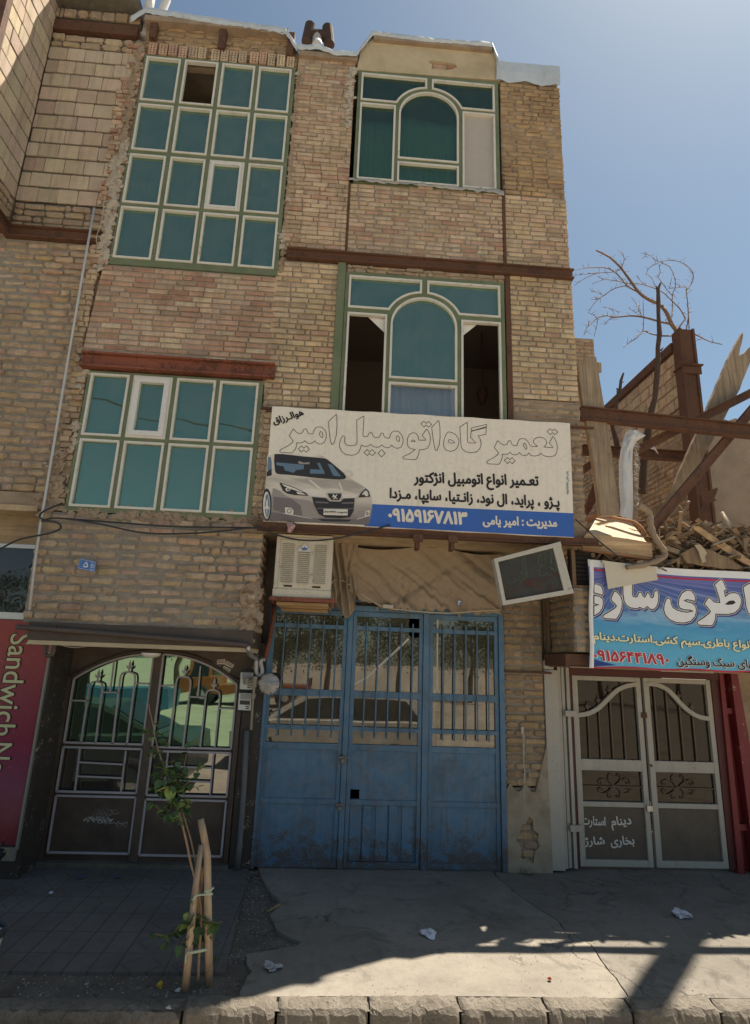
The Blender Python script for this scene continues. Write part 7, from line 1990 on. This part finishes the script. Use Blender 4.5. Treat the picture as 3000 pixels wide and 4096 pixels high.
# ------------------------------------------------------------------ red sandwich poster
ps = thing('poster', 'red and magenta shop poster with tall sideways cream lettering', 'poster', (-3.4, 6.15, .3))
def M_poster():
    m, nt, p = base_mat('red poster print', .28, spec=.5)
    pos = coords(nt); sp = nd(nt, 'ShaderNodeSeparateXYZ'); nt.links.new(pos, sp.inputs[0])
    z = nd(nt, 'ShaderNodeMapRange', ins={'From Min': .3, 'From Max': 2.35}); nt.links.new(sp.outputs['Z'], z.inputs['Value'])
    zz = math_(nt, 'ADD', z.outputs[0], math_(nt, 'MULTIPLY', math_(nt, 'SUBTRACT', noise(nt, pos, 1.6, 4, .6), .5), .5))
    c = ramp(nt, zz, [(0.0, (.17, .022, .035)), (.2, (.17, .045, .085)), (.4, (.19, .022, .06)), (.65, (.20, .018, .032)), (1.0, (.27, .028, .025))])
    c = mix(nt, math_(nt, 'MULTIPLY', ramp(nt, noise(nt, pos, 30, 6, .7), [(.6, 0.0), (.7, 1.0)]), .3), c, (.42, .22, .13))
    nt.links.new(c, p.inputs['Base Color']); return m
g = MB(); g.rect(-4.6, -2.845, .29, 2.325, YS - .012, YS - .002); g.build('sheet', M_poster(), ps)
g = MB(); g.rect(-2.842, -2.822, .25, 2.33, YS - .03, YS + .005); g.build('edge_strip', M_plain('grey edge strip', (.20, .20, .17), .5), ps)
xb_ = Q(6, 64, 740, YS - .016).x; ch_h = Q(6, 200, 760, YS - .016).x - xb_
zz_ = lambda y: Q(6, 30, y, YS - .016).z
for txt, ya, yb in (('Sandwich', 722, 1345), ('Ne', 1380, 1570)):
    g = MB(); letters(g, txt, (xb_, zz_(ya)), (xb_, zz_(yb)), ch_h, YS - .013, .030, arabic=False); g.build('lettering_outline', M_print('dark letter outline', (.05, .012, .02)), ps)
    g = MB(); letters(g, txt, (xb_ + .008, zz_(ya + 5)), (xb_ + .008, zz_(yb - 5)), ch_h * .92, YS - .016, .006, arabic=False); g.build('lettering', M_print('cream green letters', (.50, .50, .28)), ps)
# ------------------------------------------------------------------ sapling, stakes
MT['leaf'] = M_plain('mulberry leaf', (.055, .10, .03), .5, var=.3, scale=30, b=.2); MT['leaf_pale'] = M_plain('young pale leaf', (.22, .28, .07), .5, var=.2, scale=30)
MT['stem'] = M_plain('young bark', (.24, .16, .10), .8, var=.2, scale=30)
rl = random.Random(40)
def leafmesh(mb, p, d, size, roll, col=None):
    d = d.normalized(); s = d.cross(Vector((0, 0, 1)))
    if s.length < .05: s = Vector((1, 0, 0))
    s.normalize(); s = Matrix.Rotation(roll, 3, d) @ s; n = s.cross(d)
    L = [(0, .0, 0), (.36, .05, .05), (.46, .30, .09), (.36, .60, .07), (.14, .88, .03), (0, 1.08, -.06), (-.14, .88, .03), (-.36, .60, .07), (-.46, .30, .09), (-.36, .05, .05), (0, .12, 0), (0, .45, -.01), (0, .8, -.02)]
    V = [p + (s * a + d * b + n * c) * size for a, b, c in L]
    mb.add(V, [(0, 1, 10), (1, 2, 11, 10), (2, 3, 12, 11), (3, 4, 5, 12), (12, 5, 6, 7), (11, 12, 7, 8), (10, 11, 8, 9), (0, 10, 9)], col)
sap = thing('mulberry_sapling', 'slender young mulberry sapling with sparse heart shaped leaves between the stakes', 'sapling', (-.86, 4.42, -.05))
YT = 4.42
st = MB()
S1 = [(660, 2300), (672, 2000), (690, 1720), (660, 1500), (622, 1350), (590, 1225), (560, 1080), (530, 950), (490, 800), (440, 680), (415, 560), (380, 450), (335, 330), (300, 220), (270, 100), (258, 20), (222, -130), (215, -190)]
S2 = [(672, 2000), (700, 1700), (680, 1420), (640, 1240), (590, 1020), (545, 870), (500, 720), (470, 560), (455, 450)]
side = [[(440, 680), (380, 790), (300, 750), (250, 710)], [(490, 480), (530, 380), (550, 290), (590, 180)], [(500, 560), (570, 520), (630, 460), (690, 370), (705, 335)], [(415, 560), (340, 600), (280, 580), (240, 570)], [(470, 650), (520, 600), (600, 560), (645, 565)], [(380, 450), (310, 480), (270, 480)], [(300, 220), (250, 250), (200, 250)], [(335, 330), (390, 340), (450, 320)], [(500, 720), (550, 680), (600, 700)],
        [(690, 1720), (620, 1760), (520, 1830), (420, 1880), (340, 1900), (250, 1880)], [(690, 1750), (740, 1770), (800, 1780), (830, 1790)], [(690, 1720), (600, 1690), (540, 1700)], [(680, 1850), (600, 1900), (540, 1960)], [(680, 1900), (700, 2000), (650, 2050)], [(640, 1800), (600, 1860), (560, 1930)]]
def QS(pts, dy=0.0): return [Q(27, x, y, YT + dy) for x, y in pts]
def stem(pts, r0, r1, dy=0.0):
    P = smooth_path([tuple(p) for p in QS(pts, dy)], 3); n = len(P); st.tube(P, [lerp(r0, r1, i / (n - 1)) for i in range(n)], 6); return [Vector(p) for p in P]
stem(S1, .010, .003); stem(S2, .008, .003, .04)
LP = []
for b in side:
    P = stem(b, .004, .002, rl.uniform(-.05, .05))
    LP += P[1::2]
lf = MB()
anchors = [(p, .9) for p in LP for _ in range(2)]
for (x, y) in S1[8:16]:
    for _ in range(6): anchors.append((Q(27, x + rl.uniform(-75, 80), y + rl.uniform(-70, 80), YT + rl.uniform(-.08, .1)), 1))
for _ in range(105): anchors.append((Q(27, rl.gauss(440, 75), rl.uniform(330, 900), YT + rl.uniform(-.1, .12)), 1))
for _ in range(34): anchors.append((Q(27, rl.gauss(640, 70), rl.gauss(1830, 90), YT + rl.uniform(-.1, .12)), 1.1))
for (x, y) in ((280, 1930), (370, 1960), (440, 1990), (500, 1990), (555, 1975), (435, 1890), (350, 1900), (530, 1800), (820, 1790), (790, 1840)): anchors.append((Q(27, x, y, YT - .03), 1.25))
for p, k in anchors:
    a = rl.uniform(0, 6.28)
    d = Vector((math.cos(a), math.sin(a) * .7, rl.uniform(-1.3, .25)))
    sz = rl.uniform(.034, .064) * k
    leafmesh(lf, p, d, sz, rl.uniform(-.7, .7))
st.build('stem', MT['stem'], sap, smooth=True)
o = lf.build('leaf', MT['leaf'], sap); o['kind'] = 'stuff'
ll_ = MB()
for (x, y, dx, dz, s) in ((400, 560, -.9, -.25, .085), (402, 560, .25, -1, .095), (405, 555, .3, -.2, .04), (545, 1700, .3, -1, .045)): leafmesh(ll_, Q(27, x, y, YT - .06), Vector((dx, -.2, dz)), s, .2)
ll_.build('pale_leaf', MT['leaf_pale'], sap)  # a few larger leaves in a paler yellow green
MT['stake'] = M_wood('peeled poplar stake', (.38, .28, .19)); MT['stake2'] = M_wood('orange stake', (.42, .22, .10))
g = MB(); P = [QZ(0, 740, 3984, -.05), Q(27, 590, 1900, 4.37), Q(27, 632, 1500, 4.40), Q(27, 690, 1080, 4.43)]; g.tube(P, [.026, .024, .021, .018], 9)
lone('stake', 'leaning left stake of the tied sapling', 'stake', g, MT['stake'], smooth=True)
g = MB(); P = [QZ(0, 838, 3962, -.05), Q(27, 750, 1700, 4.42), Q(27, 742, 1180, 4.44), Q(27, 712, 1000, 4.45), Q(27, 682, 850, 4.45)]; g.tube(P, [.027, .026, .025, .024, .022], 9)
lone('stake', 'tallest stake of the sapling, with a bend and a cut pale top', 'stake', g, MT['stake'], smooth=True)
g = MB(); P = [QZ(0, 738, 3890, -.05), Q(27, 640, 1700, 4.55), Q(27, 690, 1290, 4.52)]; g.tube(P, [.024, .022, .018], 8)
lone('stake', 'short orange brown stake behind the two pale ones', 'stake', g, MT['stake2'], smooth=True)
for pts, lb in (([(612, 1580), (640, 1540), (720, 1528), (790, 1525), (720, 1500), (770, 1490), (800, 1465)], 'pale green string tied round the stakes at mid height'), ([(545, 2150), (560, 2060), (620, 2045), (750, 2020), (700, 2040), (590, 2060)], 'pale green string tied round the stakes near the ground')):
    g = MB(); g.tube(smooth_path([tuple(Q(27, x, y, 4.34)) for x, y in pts], 4), .006, 5); lone('string_tie', lb, 'string', g, M_plain('pale green string', (.34, .40, .30), .8), smooth=True)
# ------------------------------------------------------------------ litter
def crumple(name, label, v, x, y, size, c, cat='litter', z=.012, flat=.5):
    p = QZ(v, x, y, z); bm = bmesh.new(); bmesh.ops.create_icosphere(bm, subdivisions=3, radius=size)
    sd_ = hash(label) % 97
    for q_ in bm.verts:
        n = mnoise.noise(q_.co * (3.2 / size * .35) + Vector((x * .01, y * .02, 1))) * .8 + abs(mnoise.noise(q_.co * (8 / size * .35) + Vector((3, x * .03, 0)))) * .5
        q_.co *= (.55 + n); q_.co.z = max(q_.co.z * flat, -size * .25)
    me = bpy.data.meshes.new(name); bm.to_mesh(me); bm.free(); me.materials.append(M_plain(name + ' surface', c, .7, var=.12, scale=40))
    o = bpy.data.objects.new(name, me); col.objects.link(o); o.location = (p.x, p.y, z + size * .2); return tag(o, label, cat)
crumple('crumpled_paper', 'crumpled white paper lying before the right leaf of the blue door', 12, 1080, 660, .075, (.60, .60, .66))
crumple('crumpled_paper', 'crumpled pale bag near the sapling side of the concrete', 12, 130, 862, .06, (.34, .34, .34))
crumple('crumpled_paper', 'crumpled white paper on the asphalt before the white doors', 13, 1235, 545, .075, (.55, .55, .60))
crumple('paper_scrap', 'tiny white scrap on the tiles before the brown door', 11, 307, 410, .022, (.55, .56, .62))
crumple('paper_scrap', 'small white scrap on the soil beside the left stake', 11, 1072, 998, .02, (.55, .54, .52), z=-.018)
crumple('paper_scrap', 'small white scrap on the shaded kerb stone', 11, 1012, 1102, .018, (.5, .5, .5), z=.0)
crumple('yellow_leaf', 'withered yellow leaf on the soil left of the stakes', 11, 962, 975, .026, (.50, .36, .04), 'leaf', z=-.018, flat=1.3)
crumple('bottle_cap', 'small red cap on the sunlit concrete', 13, 450, 930, .020, (.22, .04, .02), 'cap', flat=.6)
crumple('broken_brick', 'flat broken piece of brick at the foot of the pier', 13, 315, 283, .085, (.28, .22, .16), 'brick', flat=.35)
crumple('blue_scrap', 'faded blue scrap on the tiles before the left door leaf', 11, 480, 320, .04, (.06, .085, .15), flat=.15, z=.004)
crumple('blue_scrap', 'faded blue scrap on the tiles before the middle of the brown door', 11, 705, 316, .04, (.06, .085, .15), flat=.15, z=.004)
crumple('yellow_leaf', 'dry yellow leaf on the concrete below the blue door', 12, 1405, 457, .02, (.24, .17, .05), 'leaf', flat=.2)
g = MB(); a, b = QZ(12, 105, 520, .0), QZ(12, 178, 478, .03); g.tube([a, b], [.006, .011], 6); lone('dry_stick', 'dry brown stick on the rubble strip between tiles and concrete', 'stick', g, M_plain('dry stick', (.28, .18, .09), .8))
gv = MB(); rg2 = random.Random(3)
for k in range(2200):
    u_ = rg2.random()
    if u_ < .25: y = rg2.uniform(4.75, 6.6); x = rg2.uniform(edge_t(y), edge_c(y) + .05)
    elif u_ < .42: y = rg2.uniform(4.34, 4.6); x = rg2.uniform(-2.6, -.4)
    else: y = rg2.uniform(4.35, 6.5); x = rg2.uniform(-.3, 3.8)
    s = rg2.uniform(.003, .012) * (.55 if u_ > .42 else 1); z = -.02 if u_ < .42 else .006
    P = [Vector((x + s * rg2.uniform(.5, 1.3) * a, y + s * rg2.uniform(.5, 1.3) * b, z + s * c * .8)) for a, b, c in ((1, 0, 0), (-.5, .8, 0), (-.5, -.8, 0), (0, 0, 1))]
    cc = rg2.choice(((.2, .17, .14), (.3, .26, .2), (.14, .12, .1), (.36, .33, .28))); gv.add(P, [(0, 1, 3), (1, 2, 3), (2, 0, 3), (0, 2, 1)], cc)
tag(gv.build('gravel', M_brick('gravel and grit', dirt=.2)), 'scattered gravel and grit on the pavement', 'gravel', kind='stuff')
bk_ = thing('bucket', 'white rounded bucket with a dark rim cut off by the left edge of the photo', 'bucket', (-2.2, 4.62, 0))
g = MB(); bx, by = -2.235, 4.62
g.lathe((bx, by, 0), [(0, .004), (.085, .004), (.09, .01), (.118, .19), (.118, .20), (.113, .20), (.08, .02), (0, .02)], 28, 'z'); g.build('body', M_plain('white plastic', (.62, .61, .57), .4, var=.05), bk_, smooth=True)
g = MB(); g.lathe((bx, by, 0), [(.119, .185), (.127, .185), (.127, .235), (.119, .24), (.115, .22)], 28, 'z'); g.build('rim', M_plain('dark rim', (.05, .055, .055), .5), bk_, smooth=True)
# ------------------------------------------------------------------ cat
def skinned(name, parent, nodes, edges, mat, sub=2):
    me = bpy.data.meshes.new(name); off = root_loc(parent)
    me.from_pydata([Vector(n[:3]) - off for n in nodes], edges, []); me.materials.append(mat)
    o = bpy.data.objects.new(name, me); col.objects.link(o); o.parent = parent
    md = o.modifiers.new('skin', 'SKIN'); md.use_smooth_shade = True
    for i, n in enumerate(nodes):
        r_ = n[3] if isinstance(n[3], (tuple, list)) else (n[3], n[3]); me.skin_vertices[0].data[i].radius = r_
    me.skin_vertices[0].data[0].use_root = True
    s = o.modifiers.new('sub', 'SUBSURF'); s.levels = sub; s.render_levels = sub
    return o
cat = thing('cat', 'black cat sitting by the red poster at the left edge of the photo', 'cat', (-2.86, 5.8, 0))
cx_, cy_ = -2.84, 5.8
MT['fur'] = M_plain('black fur', (.012, .011, .012), .8, var=.3, scale=60, b=.5)
nodes = [(cx_ - .10, cy_, .09, .085), (cx_ - .06, cy_, .16, .080), (cx_ - .01, cy_, .235, .062), (cx_ + .02, cy_, .29, .042), (cx_ + .055, cy_, .345, .052), (cx_ + .10, cy_ - .005, .335, .026),
         (cx_ - .04, cy_ + .05, .045, .05), (cx_ + .03, cy_ + .055, .018, .022), (cx_ - .04, cy_ - .05, .045, .05), (cx_ + .03, cy_ - .055, .018, .022),
         (cx_ + .025, cy_ + .03, .14, .026), (cx_ + .045, cy_ + .03, .02, .018), (cx_ + .025, cy_ - .03, .14, .026), (cx_ + .045, cy_ - .03, .02, .018),
         (cx_ - .19, cy_ - .02, .05, .022), (cx_ - .26, cy_ - .08, .03, .018), (cx_ - .24, cy_ - .16, .025, .014)]
skinned('body', cat, nodes, [(0, 1), (1, 2), (2, 3), (3, 4), (4, 5), (0, 6), (6, 7), (0, 8), (8, 9), (2, 10), (10, 11), (2, 12), (12, 13), (0, 14), (14, 15), (15, 16)], MT['fur'])
for s in (-1, 1):
    g = MB(); b = Vector((cx_ + .045, cy_ + s * .03, .378)); g.add([b + Vector((-.02, 0, 0)), b + Vector((.022, s * .004, 0)), b + Vector((0, s * .022, -.006)), b + Vector((.004, s * .012, .055))], [(0, 1, 3), (1, 2, 3), (2, 0, 3), (0, 2, 1)]); g.build('ear', MT['fur'], cat)
    g = MB(); g.lathe((cx_ + .096, cy_ + s * .024, .357), [(0, -.007), (.006, -.005), (.008, 0), (.006, .005), (0, .007)], 10, 'y'); g.build('eye', M_plain('cat eye', (.25, .24, .05), .2), cat)
skinned('chest_patch', cat, [(cx_ + .045, cy_ - .012, .275, .020), (cx_ + .045, cy_ - .012, .235, .026), (cx_ + .04, cy_ - .012, .20, .02)], [(0, 1), (1, 2)], M_plain('white chest fur', (.5, .48, .45), .8), 2)
# ------------------------------------------------------------------ street behind the camera, seen in the door glass
def car(name, label, x0, yc, L, prof, gh, color, w=.84, flip=False, cat='car', wheels=(.17, .80), rw=.31, z0=0.0, lamp=True):
    """side profile extruded over the width; gh = glasshouse outline"""
    t_ = thing(name, label, cat, (x0 + L / 2, yc, -.17))
    fx = (lambda u: x0 + L * (1 - u)) if flip else (lambda u: x0 + L * u)
    paint = M_plain(name + ' paint', color, .25, .0, var=.03, b=.0, spec=.6)
    def loft(P, ws, mat, nm, parent):
        V, F = [], []; n = len(P)
        for s in range(len(ws)):
            ww, k = ws[s]
            cz = sum(p[1] for p in P) / n; cu = sum(p[0] for p in P) / n
            for u, z in P: V.append((fx(cu + (u - cu) * k), yc + ww, -.17 + cz + (z - cz) * k))
        for s in range(len(ws) - 1):
            for i in range(n): F.append((s * n + i, s * n + (i + 1) % n, (s + 1) * n + (i + 1) % n, (s + 1) * n + i))
        F.append(tuple(range(n))); F.append(tuple((len(ws) - 1) * n + i for i in range(n - 1, -1, -1)))
        mb = MB(); mb.add(V, F); return mb.build(nm, mat, parent, smooth=False)
    body = loft(prof, [(-w, .95), (-w * .96, 1), (w * .96, 1), (w, .95)], paint, 'body', t_)
    if gh:
        gz0 = min(p[1] for p in gh); gz1 = max(p[1] for p in gh)
        n = len(gh); V = []
        for s in (-1, 1):
            for u, z in gh: V.append((fx(u), yc + s * w * (.93 - .20 * (z - gz0) / (gz1 - gz0)), -.17 + z))
        F = [tuple(range(n)), tuple(range(2 * n - 1, n - 1, -1))] + [(i, (i + 1) % n, n + (i + 1) % n, n + i) for i in range(n)]
        mb = MB(); mb.add(V, F); mb.build('cabin', paint, t_)
        cu = sum(p[0] for p in gh) / n
        for s in (-1, 1):
            q_ = [(cu + (u - cu) * .86, gz0 + .04 + (z - gz0) * .80) for u, z in gh]
            mb = MB(); mb.poly([(fx(u), yc + s * (w * (.93 - .20 * (z - gz0) / (gz1 - gz0)) + .004), -.17 + z) for u, z in q_], (0, s, 0), .003); mb.build('side_window', MT['carglass'], t_)
        us_ = sorted(gh)
        for (a, b) in ((us_[0], us_[1]), (us_[-1], us_[-2])):
            off = -.004 if a[0] < b[0] else .004
            mb = MB(); mb.add([(fx(lerp(a[0], b[0], .12) + off), yc - w * .78, -.17 + lerp(a[1], b[1], .12) + .01), (fx(lerp(a[0], b[0], .12) + off), yc + w * .78, -.17 + lerp(a[1], b[1], .12) + .01), (fx(lerp(a[0], b[0], .9) + off), yc + w * .66, -.17 + lerp(a[1], b[1], .9) + .01), (fx(lerp(a[0], b[0], .9) + off), yc - w * .66, -.17 + lerp(a[1], b[1], .9) + .01)], [(0, 1, 2, 3)]); mb.build('windscreen', MT['carglass'], t_)
    for u in wheels:
        for s in (-1, 1):
            mb = MB(); mb.lathe((fx(u), yc + s * (w - .08), -.17 + rw), [(.19, -.09), (rw - .02, -.1), (rw, -.06), (rw, .06), (rw - .02, .1), (.19, .09)], 24, 'y'); wl = mb.build('wheel', MT['tyre'], t_, smooth=True)
            mb = MB(); mb.lathe((fx(u), yc + s * (w - .08), -.17 + rw), [(0, s * .07), (.06, s * .08), (.19, s * .075), (.2, s * .02)], 20, 'y'); mb.build('rim', MT['alu'], wl)
    if lamp:
        for s in (-1, 1):
            mb = MB(); mb.box((fx(.985), yc + s * w * .72, -.17 + .72), (.12, .3, .14)); mb.build('tail_light', M_plain('red lamp', (.3, .02, .015), .2), t_)
            mb = MB(); mb.box((fx(.015), yc + s * w * .7, -.17 + .66), (.12, .3, .13)); mb.build('headlight', M_plain('clear lamp', (.5, .5, .5), .1), t_)
    return t_
MT['carglass'] = M_plain('car window', (.015, .018, .018), .05, var=.05, b=0, spec=.8); MT['tyre'] = M_plain('tyre rubber', (.02, .02, .02), .8)
SED = [(.0, .28), (.0, .62), (.03, .72), (.12, .80), (.28, .90), (.72, .95), (.95, .94), (1.0, .86), (1.0, .32), (.96, .24), (.04, .22)]
SGH = [(.26, .90), (.42, 1.36), (.50, 1.40), (.66, 1.38), (.88, .95)]
car('parked_car', 'grey green saloon car reflected in the glass of the brown door', -6.65, 2.35, 4.4, SED, SGH, (.045, .06, .055))
VAN = [(.0, .30), (.0, .75), (.05, .90), (.22, 1.02), (.95, 1.02), (1.0, .9), (1.0, .35), (.95, .26), (.05, .25)]
VGH = [(.16, 1.0), (.34, 1.46), (.45, 1.52), (.90, 1.50), (.985, 1.0)]
car('parked_car', 'white estate car reflected in the glass of the blue door', -2.1, -.25, 4.3, VAN, VGH, (.50, .48, .44), w=.82)
PIC = [(.0, .45), (.0, 1.0), (.30, 1.1), (.32, 1.1), (1.0, 1.15), (1.0, .5), (.9, .42), (.1, .42)]
car('pickup_truck', 'blue truck reflected in the left leaf of the brown door', -10.5, -7.5, 5.2, PIC, [(.02, 1.0), (.07, 2.0), (.28, 2.05), (.31, 1.05)], (.03, .12, .22), w=.95, cat='truck', rw=.38)
car('flatbed_truck', 'orange truck reflected in the right leaf of the brown door', -7.0, -16, 6.0, [(.0, .6), (.0, 1.3), (.26, 1.35), (.27, 1.0), (1.0, 1.0), (1.0, 1.35), (1.0, .7), (.9, .6)], [(.02, 1.25), (.05, 2.2), (.24, 2.25), (.25, 1.3)], (.30, .09, .03), w=1.05, cat='truck', rw=.45)
rtree = random.Random(61)
MT['leaf_far'] = M_plain('street tree foliage', (.05, .085, .03), .7, var=.4, scale=3)
def street_tree(x, y, h, label):
    t_ = thing('street_tree', label, 'tree', (x, y, -.17), 'trees across the street')
    g = MB(); g.tube([(x, y, -.17), (x + .1, y, h * .35), (x - .1, y + .1, h * .7)], [.16, .12, .05], 8)
    for k in range(6):
        a = k * 1.05; g.tube([(x, y, h * .38 + k * .1), (x + math.cos(a) * h * .22, y + math.sin(a) * h * .22, h * .66)], [.05, .02], 6)
    g.build('trunk', MT['bark'], t_)
    cl_ = [(Vector((x + rtree.gauss(0, h * .2), y + rtree.gauss(0, h * .2), h * rtree.uniform(.35, .95))), rtree.uniform(.5, .95)) for _ in range(26)]
    g = MB()
    for k in range(5200):
        c, r_ = rtree.choice(cl_); p = c + Vector((rtree.gauss(0, 1), rtree.gauss(0, 1), rtree.gauss(0, .8))) * r_ * .55
        a = Vector((rtree.uniform(-1, 1), rtree.uniform(-1, 1), rtree.uniform(-1, 1))).normalized() * rtree.uniform(.05, .10); b = a.orthogonal().normalized() * rtree.uniform(.03, .07)
        g.add([p - a, p + b, p + a, p - b], [(0, 1, 2, 3)])
    g.build('crown', MT['leaf_far'], t_)
for i, x in enumerate((-19, -14.5, -9.5, -4, 0, 4, 8, 12.5, 17, 22)): street_tree(x + rtree.uniform(-.5, .5), -24 + rtree.uniform(-1.5, 1.5), rtree.uniform(4.6, 6.5), 'green street tree reflected in the ground floor glass')
A_, B_ = Q(3, 495, 848, 15.94), Q(3, 1385, 1018, 15.94)
A_.y = B_.y = -4.0
d_ = (B_ - A_)
g = MB()
for ph in (0, 2.1, 4.2):
    P = []
    for k in range(241):
        t = -3 + 7 * k / 240; p = A_ + d_ * t
        P.append(p + Vector((0, math.cos(k * .9 + ph), math.sin(k * .9 + ph))) * .018)
    g.tube(P, .014, 5)
lone('overhead_cable', 'twisted black overhead cable reflected across the eight pane window', 'cable', g, MT['cable'])
